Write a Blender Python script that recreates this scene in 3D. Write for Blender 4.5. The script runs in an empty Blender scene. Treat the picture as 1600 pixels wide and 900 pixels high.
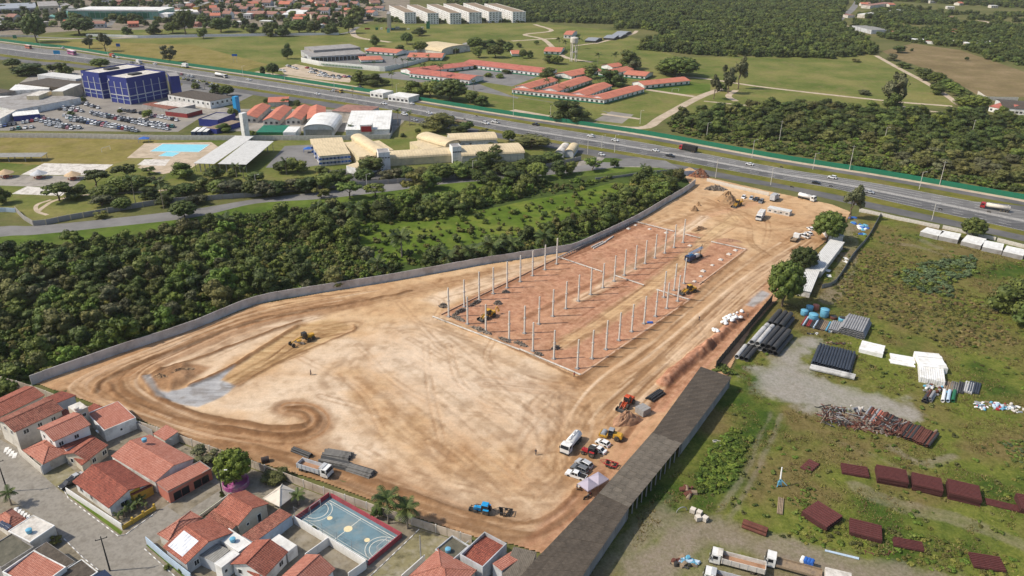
import bpy, math, random
import numpy as np
from mathutils import Vector, Matrix
C = bpy.context.scene.collection
SC = bpy.context.scene
R = random.Random(7)
PI = math.pi
# ---------------------------------------------------------------- camera, sky, sun, exposure
H = 118.0; FPX = 1200.0; ROLL = math.radians(0.7); PITCH = math.radians(25.015)
cam = bpy.data.cameras.new('camera'); camo = bpy.data.objects.new('camera', cam); C.objects.link(camo)
cam.sensor_width = 36; cam.lens = 36 * FPX / 1600; cam.clip_start = 1; cam.clip_end = 20000
camo.location = (0, 0, H)
camo.rotation_euler = (Matrix.Rotation(PI/2 - PITCH, 4, 'X') @ Matrix.Rotation(ROLL, 4, 'Z')).to_euler()
SC.camera = camo
SUN_EL = math.radians(46); SUN_DIR = Vector((-0.985, -0.13, 0)).normalized()
w = bpy.data.worlds.new('World'); SC.world = w; w.use_nodes = True
nt = w.node_tree; bg = nt.nodes['Background']
sky = nt.nodes.new('ShaderNodeTexSky'); sky.sky_type = 'NISHITA'; sky.sun_disc = False
sky.sun_elevation = SUN_EL; sky.sun_rotation = math.atan2(SUN_DIR.x, SUN_DIR.y)
sky.air_density = 1.0; sky.dust_density = 2.0; sky.altitude = 100
nt.links.new(sky.outputs[0], bg.inputs[0]); bg.inputs[1].default_value = 0.145
sl = bpy.data.lights.new('sun', 'SUN'); sl.energy = 4.1; sl.angle = math.radians(0.6); sl.color = (1.0, 0.92, 0.79)
so = bpy.data.objects.new('sun', sl); C.objects.link(so)
sd = Vector((SUN_DIR.x*math.cos(SUN_EL), SUN_DIR.y*math.cos(SUN_EL), math.sin(SUN_EL)))
so.rotation_euler = sd.to_track_quat('Z', 'Y').to_euler(); so.location = (0, 0, 300)
SC.view_settings.view_transform = 'Standard'; SC.view_settings.look = 'None'
SC.view_settings.exposure = 0.12; SC.view_settings.gamma = 1

# ---------------------------------------------------------------- picture survey: pixel of the 1600x900 photograph -> ground point
_cr, _sr, _cp, _sp = math.cos(ROLL), math.sin(ROLL), math.cos(PITCH), math.sin(PITCH)
def G(px, py, z=0.0):
    x = (px-800)/FPX; y = -(py-450)/FPX
    x, y = _cr*x - _sr*y, _sr*x + _cr*y
    d = Vector((x, _cp + y*_sp, -_sp + y*_cp)); t = (z-H)/d.z
    return Vector((d.x*t, d.y*t, z))
def mpp(px, py): return (G(px+.5, py) - G(px-.5, py)).length
def lerp(a, b, t): return a + (b-a)*t
def smooth(pts, n=6):
    out = []
    P = [pts[0]*2-pts[1]] + list(pts) + [pts[-1]*2-pts[-2]]
    for i in range(1, len(P)-2):
        for k in range(n):
            t = k/n
            out.append(0.5*((P[i]*2) + (P[i+1]-P[i-1])*t + (P[i-1]*2-P[i]*5+P[i+1]*4-P[i+2])*t*t + (P[i-1]*-1+P[i]*3-P[i+1]*3+P[i+2])*t**3))
    out.append(P[-2]); return out

# ---------------------------------------------------------------- mesh builder
class MB:
    def __init__(s): s.v = []; s.f = []; s.m = []; s.T = Matrix.Identity(4)
    def _add(s, vs, fs, m):
        n = len(s.v); T = s.T
        s.v.extend([tuple(T @ Vector(p)) for p in vs])
        s.f.extend([tuple(i+n for i in f) for f in fs]); s.m.extend([m]*len(fs)); return s
    def box(s, x0, x1, y0, y1, z0, z1, m=0):
        return s._add([(x0,y0,z0),(x1,y0,z0),(x1,y1,z0),(x0,y1,z0),(x0,y0,z1),(x1,y0,z1),(x1,y1,z1),(x0,y1,z1)],
                      [(3,2,1,0),(4,5,6,7),(0,1,5,4),(1,2,6,5),(2,3,7,6),(3,0,4,7)], m)
    def hexa(s, a, b, m=0):   # two quads (lists of 4 points), bottom and top
        return s._add(list(a)+list(b), [(3,2,1,0),(4,5,6,7),(0,1,5,4),(1,2,6,5),(2,3,7,6),(3,0,4,7)], m)
    def poly(s, pts, m=0): return s._add(pts, [tuple(range(len(pts)))], m)
    def prism(s, xy, z0, z1, m=0):
        n = len(xy)
        return s._add([(x,y,z0) for x,y in xy]+[(x,y,z1) for x,y in xy],
                      [tuple(range(n-1,-1,-1)), tuple(range(n,2*n))]+[(i,(i+1)%n,n+(i+1)%n,n+i) for i in range(n)], m)
    def side(s, xz, y0, y1, m=0, inset=0):   # a side profile pushed across y
        n = len(xz)
        return s._add([(x,y0,z) for x,z in xz]+[(x,y1,z) for x,z in xz],
                      [tuple(range(n)), tuple(range(2*n-1,n-1,-1))]+[((i+1)%n,i,n+i,n+(i+1)%n) for i in range(n)], m)
    def cyl(s, p0, p1, r0, r1=None, n=10, m=0, caps=True):
        r1 = r0 if r1 is None else r1
        p0 = Vector(p0); p1 = Vector(p1); d = (p1-p0).normalized()
        a = d.orthogonal().normalized(); b = d.cross(a)
        vs = [p0+(a*math.cos(2*PI*i/n)+b*math.sin(2*PI*i/n))*r0 for i in range(n)]+[p1+(a*math.cos(2*PI*i/n)+b*math.sin(2*PI*i/n))*r1 for i in range(n)]
        fs = [(i,(i+1)%n,n+(i+1)%n,n+i) for i in range(n)]
        if caps: fs += [tuple(range(n-1,-1,-1)), tuple(range(n,2*n))]
        return s._add(vs, fs, m)
    def pipe(s, p0, p1, r, t, n=12, m=0, mi=None):   # an open pipe with a wall
        p0 = Vector(p0); p1 = Vector(p1); d = (p1-p0).normalized(); a = d.orthogonal().normalized(); b = d.cross(a)
        ring = lambda p, q: [p+(a*math.cos(2*PI*i/n)+b*math.sin(2*PI*i/n))*q for i in range(n)]
        vs = ring(p0,r)+ring(p1,r)+ring(p1,r-t)+ring(p0,r-t); fs = []
        for k in range(4):
            for i in range(n): fs.append((k*n+i, k*n+(i+1)%n, ((k+1)%4)*n+(i+1)%n, ((k+1)%4)*n+i))
        return s._add(vs, fs, m)
    def tube(s, pts, r, n=6, m=0):
        for a, b in zip(pts[:-1], pts[1:]): s.cyl(a, b, r, r, n, m)
        return s
    def lathe(s, prof, n=12, m=0, c=(0,0,0)):
        vs = []; fs = []
        for r, z in prof: vs += [(c[0]+r*math.cos(2*PI*i/n), c[1]+r*math.sin(2*PI*i/n), c[2]+z) for i in range(n)]
        for k in range(len(prof)-1):
            for i in range(n): fs.append((k*n+i, k*n+(i+1)%n, (k+1)*n+(i+1)%n, (k+1)*n+i))
        fs.append(tuple(range(n-1,-1,-1))); fs.append(tuple(range((len(prof)-1)*n, len(prof)*n)))
        return s._add(vs, fs, m)
    def ball(s, c, rx, ry=None, rz=None, n=8, m=0):
        ry = ry or rx; rz = rz or rx; k = max(3, n//2); vs = [(c[0],c[1],c[2]-rz)]; fs = []
        for j in range(1, k):
            t = -PI/2 + PI*j/k
            vs += [(c[0]+rx*math.cos(t)*math.cos(2*PI*i/n), c[1]+ry*math.cos(t)*math.sin(2*PI*i/n), c[2]+rz*math.sin(t)) for i in range(n)]
        vs.append((c[0],c[1],c[2]+rz)); L = len(vs)-1
        for i in range(n):
            fs.append((0, 1+(i+1)%n, 1+i)); fs.append((L, 1+(k-2)*n+i, 1+(k-2)*n+(i+1)%n))
            for j in range(k-2): fs.append((1+j*n+i, 1+j*n+(i+1)%n, 1+(j+1)*n+(i+1)%n, 1+(j+1)*n+i))
        return s._add(vs, fs, m)
    def mesh(s, name, mats, smooth=False):
        me = bpy.data.meshes.new(name); me.from_pydata(s.v, [], s.f)
        mats = mats if isinstance(mats, (list, tuple)) else [mats]
        for k in mats: me.materials.append(M(k))
        me.polygons.foreach_set('material_index', [max(0, min(i, len(mats)-1)) for i in s.m])
        if smooth: me.polygons.foreach_set('use_smooth', [True]*len(s.f))
        me.update(); return me
    def obj(s, name, mats, parent=None, smooth=False): return link(name, s.mesh(name, mats, smooth), parent)
def npmesh(name, V, F, mats, smooth=False, mi=None):
    me = bpy.data.meshes.new(name); V = np.asarray(V, np.float32); F = np.asarray(F, np.int32); k = F.shape[1]
    me.vertices.add(len(V)); me.vertices.foreach_set('co', V.ravel())
    me.loops.add(F.size); me.loops.foreach_set('vertex_index', F.ravel())
    me.polygons.add(len(F)); me.polygons.foreach_set('loop_start', np.arange(0, F.size, k, dtype=np.int32))
    for q in (mats if isinstance(mats, (list, tuple)) else [mats]): me.materials.append(M(q))
    if mi is not None: me.polygons.foreach_set('material_index', np.asarray(mi, np.int32))
    if smooth: me.polygons.foreach_set('use_smooth', np.ones(len(F), bool))
    me.update(calc_edges=True); me.validate(); return me
def link(name, me, parent=None, loc=None, rz=None, scale=None):
    o = bpy.data.objects.new(name, me); C.objects.link(o)
    if parent is not None: o.parent = parent
    if loc is not None: o.location = loc
    if rz is not None: o.rotation_euler = (0, 0, rz)
    if scale is not None: o.scale = scale if not isinstance(scale, (int, float)) else (scale,)*3
    return o
def tag(o, label=None, cat=None, group=None, kind=None):
    if label: o['label'] = label
    if cat: o['category'] = cat; kind = kind or 'thing'
    if group: o['group'] = group
    if kind: o['kind'] = kind
    return o
def thing(name, label, cat, loc=(0,0,0), rz=0.0, group=None):
    o = bpy.data.objects.new(name, None); C.objects.link(o); o.empty_display_size = .5
    o.location = loc; o.rotation_euler = (0, 0, rz); return tag(o, label, cat, group, 'thing')
def dup(root, loc, rz=0.0, label=None, group=None, scale=None):
    r = root.copy(); C.objects.link(r); r.location = loc; r.rotation_euler = (0, 0, rz)
    if scale is not None: r.scale = scale if not isinstance(scale, (int, float)) else (scale,)*3
    if label: r['label'] = label
    if group: r['group'] = group
    for ch in root.children:
        c = ch.copy(); C.objects.link(c); c.parent = r
        for g in ch.children:
            d = g.copy(); C.objects.link(d); d.parent = c
    return r
def heading(a, b):
    p, q = G(*a), G(*b); d = q-p; return (p+q)/2, math.atan2(d.y, d.x), d.length

# ---------------------------------------------------------------- materials
_M = {}
def M(k):
    if isinstance(k, bpy.types.Material): return k
    return _M[k] if k in _M else _M.setdefault(k, MATS[k]())
def N(t, typ, **kw):
    n = t.nodes.new(typ)
    for k, v in kw.items():
        if hasattr(n, k): setattr(n, k, v)
        else: n.inputs[k.replace('_', ' ')].default_value = v
    return n
def newmat(name):
    m = bpy.data.materials.new(name); m.use_nodes = True; t = m.node_tree; b = t.nodes['Principled BSDF']; return m, t, b
def ramp(t, fac, stops):
    r = t.nodes.new('ShaderNodeValToRGB'); e = r.color_ramp.elements
    while len(e) < len(stops): e.new(0.5)
    for i, (p, c) in enumerate(stops): e[i].position = p; e[i].color = tuple(c)+(1,) if len(c) == 3 else c
    t.links.new(fac, r.inputs[0]); return r.outputs[0]
def mixc(t, fac, a, b, mode='MIX'):
    n = t.nodes.new('ShaderNodeMix'); n.data_type = 'RGBA'; n.blend_type = mode
    for sk, val in ((n.inputs[0], fac), (n.inputs[6], a), (n.inputs[7], b)):
        if isinstance(val, bpy.types.NodeSocket): t.links.new(val, sk)
        elif isinstance(val, (int, float)): sk.default_value = val
        else: sk.default_value = tuple(val)+(1,) if len(val) == 3 else val
    return n.outputs[2]
def coords(t, kind='Object', scale=None):
    tc = t.nodes.new('ShaderNodeTexCoord'); o = tc.outputs[kind]
    if scale is not None:
        mp = t.nodes.new('ShaderNodeMapping'); mp.inputs['Scale'].default_value = scale; t.links.new(o, mp.inputs[0]); o = mp.outputs[0]
    return o
def geo(t): return t.nodes.new('ShaderNodeNewGeometry')
def noise(t, vec, scale, detail=4, rough=.6):
    n = t.nodes.new('ShaderNodeTexNoise'); n.inputs['Scale'].default_value = scale; n.inputs['Detail'].default_value = detail; n.inputs['Roughness'].default_value = rough
    t.links.new(vec, n.inputs['Vector']); return n.outputs['Fac']
def bump(t, b, h, strength=.3, dist=.1):
    n = t.nodes.new('ShaderNodeBump'); n.inputs['Strength'].default_value = strength; n.inputs['Distance'].default_value = dist
    t.links.new(h, n.inputs['Height']); t.links.new(n.outputs[0], b.inputs['Normal'])
def plain(name, col, rough=.7, var=.35, scale=1.5, dirt=None, metal=0.0, spec=.3, bs=0.0, island=0.0, world=False):
    """Base colour varied by two octaves of noise, wear of its own colour, and fine relief."""
    def make():
        m, t, b = newmat(name); v = geo(t).outputs['Position'] if world else coords(t)
        n = noise(t, v, scale, 6, .65)
        c = ramp(t, n, [(.3, [x*(1-var) for x in col]), (.5, col), (.72, [min(1, x*(1+var*.5)) for x in col])])
        if dirt:
            d = noise(t, v, scale*.35, 5, .7); c = mixc(t, ramp(t, d, [(.48, (0,0,0)), (.68, (1,1,1))]), c, dirt)
        if island:
            g = geo(t); c = mixc(t, 1.0, c, ramp(t, g.outputs['Random Per Island'], [(0, (1-island,)*3), (1, (1,1,1))]), 'MULTIPLY')
        t.links.new(c, b.inputs['Base Color']); b.inputs['Roughness'].default_value = rough; b.inputs['Metallic'].default_value = metal
        b.inputs['Specular IOR Level'].default_value = spec
        if bs: bump(t, b, noise(t, v, scale*6, 4), bs, .05)
        return m
    return make
def foliage(name, dark, mid, light, patch=.5):
    def make():
        m, t, b = newmat(name); g = geo(t); oi = t.nodes.new('ShaderNodeObjectInfo')
        c = ramp(t, g.outputs['Random Per Island'], [(0, dark), (.45, mid), (1, light)])
        n = noise(t, g.outputs['Position'], .18, 3, .6)
        c = mixc(t, ramp(t, n, [(.38, (0,0,0)), (.64, (patch,)*3)]), c, [x*1.15 for x in light])
        hv = t.nodes.new('ShaderNodeHueSaturation'); t.links.new(c, hv.inputs['Color'])
        mr = t.nodes.new('ShaderNodeMapRange'); mr.inputs[3].default_value = .468; mr.inputs[4].default_value = .502
        t.links.new(oi.outputs['Random'], mr.inputs[0]); t.links.new(mr.outputs[0], hv.inputs['Hue'])
        mv = t.nodes.new('ShaderNodeMapRange'); mv.inputs[3].default_value = .62; mv.inputs[4].default_value = 1.3
        rr = t.nodes.new('ShaderNodeMath'); rr.operation = 'FRACT'; r2 = t.nodes.new('ShaderNodeMath'); r2.operation = 'MULTIPLY'; r2.inputs[1].default_value = 37.7
        t.links.new(oi.outputs['Random'], r2.inputs[0]); t.links.new(r2.outputs[0], rr.inputs[0]); t.links.new(rr.outputs[0], mv.inputs[0])
        t.links.new(mv.outputs[0], hv.inputs['Value'])
        t.links.new(hv.outputs[0], b.inputs['Base Color']); b.inputs['Roughness'].default_value = .6; b.inputs['Specular IOR Level'].default_value = .2
        return m
    return make
def rooftile(name, cols, sx=.42, sy=.5):
    """Clay tile: ridged relief across, course joints down the slope, each course and patch weathered."""
    def make():
        m, t, b = newmat(name); v = coords(t)
        sep = t.nodes.new('ShaderNodeSeparateXYZ'); t.links.new(v, sep.inputs[0])
        n1 = noise(t, v, .5, 5, .7); n2 = noise(t, v, 3.5, 4, .7)
        c = ramp(t, n1, [(.3, cols[0]), (.5, cols[1]), (.7, cols[2])])
        c = mixc(t, ramp(t, n2, [(.48, (0,0,0)), (.62, (.9,.9,.9))]), c, cols[3]); c = mixc(t, ramp(t, noise(t, v, .9, 4, .75), [(.50, (0,0,0)), (.64, (.65,.65,.65))]), c, cols[3])
        wv = t.nodes.new('ShaderNodeTexWave'); wv.bands_direction = 'X'; wv.inputs['Scale'].default_value = .314/sx; t.links.new(v, wv.inputs[0])
        wy = t.nodes.new('ShaderNodeTexWave'); wy.wave_profile = 'SAW'; wy.bands_direction = 'Y'; wy.inputs['Scale'].default_value = .314/sy; t.links.new(v, wy.inputs[0])
        c = mixc(t, .42, c, wv.outputs[0], 'MULTIPLY'); c = mixc(t, .3, c, wy.outputs[0], 'MULTIPLY')
        h = t.nodes.new('ShaderNodeMath'); h.operation = 'ADD'; t.links.new(wv.outputs[1], h.inputs[0]); t.links.new(wy.outputs[1], h.inputs[1])
        t.links.new(c, b.inputs['Base Color']); b.inputs['Roughness'].default_value = .85; b.inputs['Specular IOR Level'].default_value = .2
        bump(t, b, h.outputs[0], .55, .08); return m
    return make
def corrug(name, cols, pitch=.3, axis='X', var=.6, scale=.5, cm=.3):
    def make():
        m, t, b = newmat(name); v = coords(t); oi = t.nodes.new('ShaderNodeObjectInfo')
        n = noise(t, v, scale, 6, .7); c = ramp(t, n, [(.32, cols[0]), (.5, cols[1]), (.7, cols[2])])
        c = mixc(t, var, c, ramp(t, oi.outputs['Random'], [(0, (.45,.45,.45)), (1, (1,1,1))]), 'MULTIPLY')
        wv = t.nodes.new('ShaderNodeTexWave'); wv.bands_direction = axis; wv.inputs['Scale'].default_value = .314/pitch; t.links.new(v, wv.inputs[0])
        c = mixc(t, cm, c, wv.outputs[0], 'MULTIPLY'); c = mixc(t, ramp(t, noise(t, v, .9, 5, .75), [(.55, (0,0,0)), (.7, (.6,.6,.6))]), c, [x*.45 for x in cols[0]])
        t.links.new(c, b.inputs['Base Color']); b.inputs['Roughness'].default_value = .75; b.inputs['Specular IOR Level'].default_value = .25
        bump(t, b, wv.outputs[1], .5, .06); return m
    return make
def roadmat(name, c0, c1, c2):
    def make():
        m, t, b = newmat(name); v = geo(t).outputs['Position']; mp = t.nodes.new('ShaderNodeMapping'); mp.inputs['Rotation'].default_value = (0, 0, .62); mp.inputs['Scale'].default_value = (.012, .55, 1); t.links.new(v, mp.inputs[0])
        n = noise(t, mp.outputs[0], 1, 5, .6); n2 = noise(t, v, .07, 5, .7); n3 = noise(t, v, 1.5, 4, .7)
        c = ramp(t, n, [(.34, c0), (.5, c1), (.66, c2)]); c = mixc(t, ramp(t, n2, [(.5, (0,0,0)), (.62, (.6,.6,.6))]), c, c0); c = mixc(t, .5, c, ramp(t, n3, [(.25, (.7,.7,.7)), (.7, (1.1,1.1,1.1))]), 'MULTIPLY')
        t.links.new(c, b.inputs['Base Color']); b.inputs['Roughness'].default_value = .85; return m
    return make
MATS = dict(
    roadlight=roadmat('worn highway asphalt', (.11,.105,.098), (.165,.158,.148), (.215,.207,.195)), roaddark=roadmat('dark highway asphalt', (.066,.064,.062), (.105,.102,.098), (.15,.145,.138)),
    white=plain('white paint', (.72,.71,.68), .6, .12, .6, (.42,.40,.36), bs=.05),
    whiteroof=corrug('white roof sheet', [(.52,.5,.46),(.72,.71,.67),(.78,.77,.74)], 2.0, 'X', .08, .12, .05),
    offwhite=plain('off white render', (.58,.54,.47), .8, .2, .5, (.33,.29,.24), bs=.1),
    cream=plain('cream render', (.62,.52,.33), .8, .18, .4, (.42,.36,.26)),
    creamroof=corrug('cream painted roof', [(.52,.42,.27),(.66,.53,.33),(.70,.58,.38)], 1.6, 'X', .12, .2, .10),
    lightgrey=plain('light grey render', (.48,.49,.5), .8, .2, .5, (.28,.27,.25)),
    concrete=plain('grey concrete', (.30,.285,.27), .9, .3, .4, (.17,.15,.13), bs=.25),
    wallgrey=plain('grey wall panel', (.52,.49,.455), .9, .25, .3, (.33,.295,.26), bs=.2, world=True),
    wallbeige=plain('beige wall panel', (.47,.40,.32), .9, .25, .35, (.28,.22,.16), bs=.2, world=True),
    dirtywhite=plain('dirty white slab', (.60,.56,.5), .85, .3, .8, (.30,.26,.21), bs=.15),
    column=plain('precast concrete', (.54,.51,.46), .85, .12, .7, (.42,.38,.32), bs=.1),
    asphalt=plain('worn asphalt', (.105,.102,.10), .9, .35, .12, (.155,.145,.135), bs=.15, world=True),
    asphaltpale=plain('pale worn asphalt', (.19,.182,.172), .9, .25, .1, (.135,.13,.122), bs=.15, world=True),
    paving=plain('cobbled street', (.25,.228,.192), .9, .28, 1.1, (.18,.16,.13), bs=.25, world=True),
    lot=plain('car park paving', (.22,.20,.175), .9, .3, .08, (.29,.26,.21), world=True),
    yardgrey=plain('yard concrete', (.30,.27,.23), .9, .35, .25, (.17,.155,.12), bs=.15, world=True),
    pathsand=plain('sandy path', (.46,.37,.27), .95, .3, .25, (.34,.27,.18), world=True),
    marking=plain('road paint', (.62,.6,.56), .7, .3, 2, (.3,.29,.27), world=True),
    kerb=plain('kerb stone', (.36,.34,.31), .9, .3, 1.5, (.2,.19,.17)),
    greenfence=plain('green painted fence', (.010,.15,.082), .6, .25, .5, (.016,.10,.06)),
    greenpaint=plain('green paint', (.02,.13,.06), .6, .2, .6),
    tealsheet=plain('green translucent sheet', (.12,.30,.235), .4, .3, .5, (.25,.36,.32)),
    bluepanel=plain('deep blue cladding', (.03,.042,.20), .55, .15, .4, spec=.2),
    bluepale=plain('pale blue render', (.42,.52,.62), .8, .15, .6, (.3,.34,.38)),
    darkglass=plain('dark glass', (.015,.018,.022), .12, .2, .5, spec=.6),
    pane=plain('window pane', (.03,.035,.04), .1, .3, .5, spec=.6),
    black=plain('black rubber', (.018,.017,.016), .8, .3, 2),
    tyre=plain('dusty tyre', (.05,.043,.036), .9, .4, 3, (.13,.1,.07)),
    rim=plain('steel rim', (.35,.31,.25), .5, .3, 3),
    dark=plain('dark steel', (.04,.038,.036), .6, .3, 2),
    steel=plain('galvanised steel', (.36,.37,.38), .45, .2, 2, (.26,.25,.24), metal=.3),
    yellow=plain('machine yellow', (.55,.30,.03), .45, .2, 1.5, (.36,.22,.06)),
    mustard=plain('mustard paint', (.50,.33,.05), .7, .15, 1, (.36,.25,.06)),
    orange=plain('orange red paint', (.5,.075,.022), .45, .2, 1.5, (.3,.07,.03)),
    red=plain('red paint', (.38,.025,.03), .45, .2, 1.5, (.24,.04,.03)),
    darkred=plain('dark red paint', (.26,.035,.035), .7, .2, .8, (.17,.045,.04)),
    courtwall=plain('maroon court wall', (.33,.06,.075), .85, .2, .7, (.2,.06,.06)),
    bluecab=plain('bright blue paint', (.02,.27,.55), .4, .15, 1.5),
    navy=plain('navy paint', (.03,.05,.11), .45, .2, 1.5),
    bluetank=plain('sky blue tank', (.13,.36,.50), .5, .2, 1, (.1,.25,.34)),
    blue=plain('blue tarpaulin', (.03,.12,.42), .5, .3, 1),
    rust=plain('rusty steel', (.15,.055,.038), .9, .35, 1.2, (.10,.04,.03), bs=.2, island=.35),
    platered=plain('oxide red plate', (.075,.024,.022), .8, .25, 1.2, (.085,.03,.026), island=.3),
    platerib=plain('oxide red rib', (.105,.032,.029), .8, .25, 1.2),
    wood=plain('weathered wood', (.27,.2,.13), .9, .3, 2, (.17,.13,.1)),
    woodgrey=plain('grey timber', (.21,.20,.185), .9, .35, 2, (.12,.115,.105), island=.5),
    bark=plain('bark', (.14,.10,.07), .95, .3, 2, bs=.4),
    palmtrunk=plain('palm trunk', (.26,.215,.16), .95, .3, 3, bs=.4),
    pipeblack=plain('black plastic pipe', (.045,.045,.046), .55, .3, .6, (.075,.07,.064)),
    pipewhite=plain('pale scuffed pipe', (.46,.45,.43), .6, .3, .5, (.1,.098,.095)),
    pipegrey=plain('grey concrete pipe', (.27,.27,.275), .8, .25, .7, (.18,.17,.16)),
    bluestack=plain('blue black pipe', (.038,.045,.06), .5, .3, .6),
    whitewrap=plain('white wrapped bundle', (.78,.77,.74), .5, .12, 1.0, (.6,.58,.52)),
    rubble=plain('broken rubble', (.24,.2,.16), .95, .45, 1, (.33,.28,.23), bs=.4, island=.55),
    soilpile=plain('reddish soil heap', (.33,.19,.115), .95, .4, .5, (.22,.115,.065), bs=.6, world=True),
    soilbrown=plain('brown soil heap', (.34,.215,.115), .95, .4, .5, (.23,.135,.075), bs=.6, world=True),
    soilred=plain('red clay heap', (.24,.105,.06), .95, .4, .7, (.17,.075,.045), bs=.7, world=True),
    sandpile=plain('sand heap', (.5,.33,.22), .95, .3, .7, (.4,.24,.155), bs=.4, world=True),
    tent=plain('lilac tent fabric', (.36,.32,.38), .7, .15, .8),
    canvas=plain('pale canvas', (.62,.56,.47), .8, .15, .8, (.45,.4,.33)),
    straw=plain('straw thatch', (.5,.36,.22), .95, .3, 2),
    skin=plain('skin', (.3,.17,.11), .6, .1, 4), cloth=plain('dark work clothes', (.05,.05,.06), .9, .3, 4),
    clothred=plain('red work shirt', (.33,.05,.05), .9, .3, 4), clothtan=plain('tan work clothes', (.2,.15,.1), .9, .3, 4),
    water=plain('pool water', (.22,.60,.66), .08, .08, .3, spec=.5),
    solar=plain('solar panel', (.02,.03,.06), .2, .2, 1, spec=.6), silver=corrug('bright reflective sheet', [(.45,.47,.52),(.78,.8,.84),(.84,.86,.9)], .8, 'X', 0, .45),
    lampred=plain('red lamp', (.4,.02,.02), .3, .1, 3), lamp=plain('lamp glass', (.7,.7,.66), .2, .1, 3),
    purple=plain('magenta painted wall', (.33,.07,.22), .8, .2, 1, (.4,.3,.3)), courtline=plain('court paint white', (.72,.7,.6), .8, .2, 2, (.5,.5,.45)),
    courtspot=plain('court paint yellow', (.72,.6,.36), .8, .15, 2), courtblue=plain('court floor blue', (.13,.215,.255), .85, .35, .35, (.24,.265,.25), world=True),
    salmon=plain('salmon render', (.46,.16,.11), .8, .2, .6, (.35,.15,.11)), plasterpale=plain('yellowish render', (.52,.46,.36), .85, .2, .5, (.36,.3,.23)),
    slab=plain('stained slab', (.20,.17,.12), .95, .45, .7, (.28,.25,.2), bs=.2, world=True), mossyslab=plain('mossy slab', (.2,.175,.09), .95, .5, .6, (.3,.27,.2), bs=.2, world=True),
    tilered=rooftile('weathered clay tile', [(.42,.135,.088),(.52,.185,.122),(.58,.24,.17),(.25,.085,.06)]),
    tilebright=rooftile('bright clay tile', [(.52,.20,.135),(.60,.26,.185),(.64,.31,.23),(.40,.14,.095)]),
    tiledark=rooftile('dark clay tile', [(.32,.09,.06),(.41,.125,.083),(.48,.165,.11),(.17,.055,.042)]),
    tilepatch=rooftile('patchy clay tile', [(.32,.11,.075),(.47,.19,.13),(.54,.25,.17),(.12,.045,.034)]),
    tilefar=plain('far clay roof', (.29,.155,.12), .9, .35, .4, (.19,.10,.078)),
    tilemil=plain('long clay roof', (.47,.165,.105), .9, .22, .25, (.40,.13,.085)), tilemild=plain('worn red roof', (.40,.125,.09), .9, .35, .3, (.42,.16,.12)),
    asbestos=corrug('dark fibre cement sheet', [(.11,.092,.07),(.18,.152,.118),(.26,.225,.175)], .35, 'X', .5, .9, .22),
    asbestosdark=corrug('stained fibre cement sheet', [(.062,.05,.037),(.10,.08,.06),(.16,.13,.10)], .35, 'X', .4, .8, .2),
    fibre=corrug('mossy fibre cement', [(.09,.085,.06),(.135,.125,.09),(.2,.18,.13)], .3, 'X', 0.0),
    sheetgrey=corrug('grey metal sheet', [(.24,.235,.21),(.31,.3,.27),(.37,.36,.33)], .5, 'X', .2),
    sheetwhite=corrug('white metal sheet', [(.58,.57,.54),(.68,.67,.63),(.74,.73,.7)], .6, 'X', .15),
    fol_dark=foliage('dark foliage', (.017,.032,.007), (.040,.066,.014), (.085,.116,.026)),
    fol_mid=foliage('green foliage', (.025,.047,.009), (.062,.098,.017), (.125,.162,.031)),
    fol_bright=foliage('fresh green foliage', (.028,.055,.008), (.066,.115,.014), (.12,.18,.026)),
    fol_olive=foliage('olive foliage', (.03,.036,.010), (.072,.082,.021), (.14,.145,.042)),
    fol_grey=foliage('grey green foliage', (.034,.040,.018), (.076,.084,.038), (.13,.137,.062)),
    fol_yellow=foliage('yellow green foliage', (.05,.06,.012), (.12,.135,.026), (.2,.2,.045)),
    grassblade=foliage('rough grass', (.07,.08,.016), (.112,.122,.027), (.175,.17,.048)),
    grassdry=foliage('dry grass', (.085,.072,.022), (.14,.118,.038), (.20,.165,.06)),
    palmleaf=foliage('palm leaf', (.018,.036,.009), (.042,.074,.016), (.09,.125,.032)),
    shrubgrey=foliage('blue green shrub', (.035,.06,.025), (.07,.11,.045), (.11,.155,.07)),
)
for k, c in dict(car_white=(.72,.72,.71), car_silver=(.42,.43,.44), car_grey=(.14,.145,.15), car_black=(.02,.02,.022), car_red=(.35,.02,.02), car_blue=(.03,.06,.2), car_teal=(.04,.2,.17), car_pink=(.5,.2,.22)).items():
    MATS[k] = plain(k.replace('_', ' ')+' paint', c, .28, .06, .8, spec=.5)
# ================================================================ the ground and everything laid on it
def sheet(name, px, z, mat, label=None):
    me = bpy.data.meshes.new(name); vs = [G(*p) for p in px]
    a = sum(vs[i].x*vs[(i+1) % len(vs)].y - vs[(i+1) % len(vs)].x*vs[i].y for i in range(len(vs)))
    if a < 0: vs.reverse()
    me.from_pydata([(v.x, v.y, z) for v in vs], [], [tuple(range(len(vs)))]); me.materials.append(M(mat))
    return tag(link(name, me), label, kind='structure')
def strip(name, A, B, z, mat, label=None):   # A, B: world polylines of equal length
    mb = MB(); n = len(A); vs = [(p.x, p.y, z) for p in A]+[(p.x, p.y, z) for p in B]
    mb._add(vs, [(n+i, n+i+1, i+1, i) for i in range(n-1)], 0)
    return tag(mb.obj(name, mat), label, kind='structure')
def ribbon(name, px, wid, z, mat, label=None, world=False):
    P = smooth([G(*p) for p in px], 5) if not world else px
    A, B = [], []
    for i, p in enumerate(P):
        d = (P[min(i+1, len(P)-1)]-P[max(i-1, 0)]).normalized(); q = Vector((-d.y, d.x, 0))*wid/2; A.append(p+q); B.append(p-q)
    return strip(name, A, B, z, mat, label)
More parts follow.
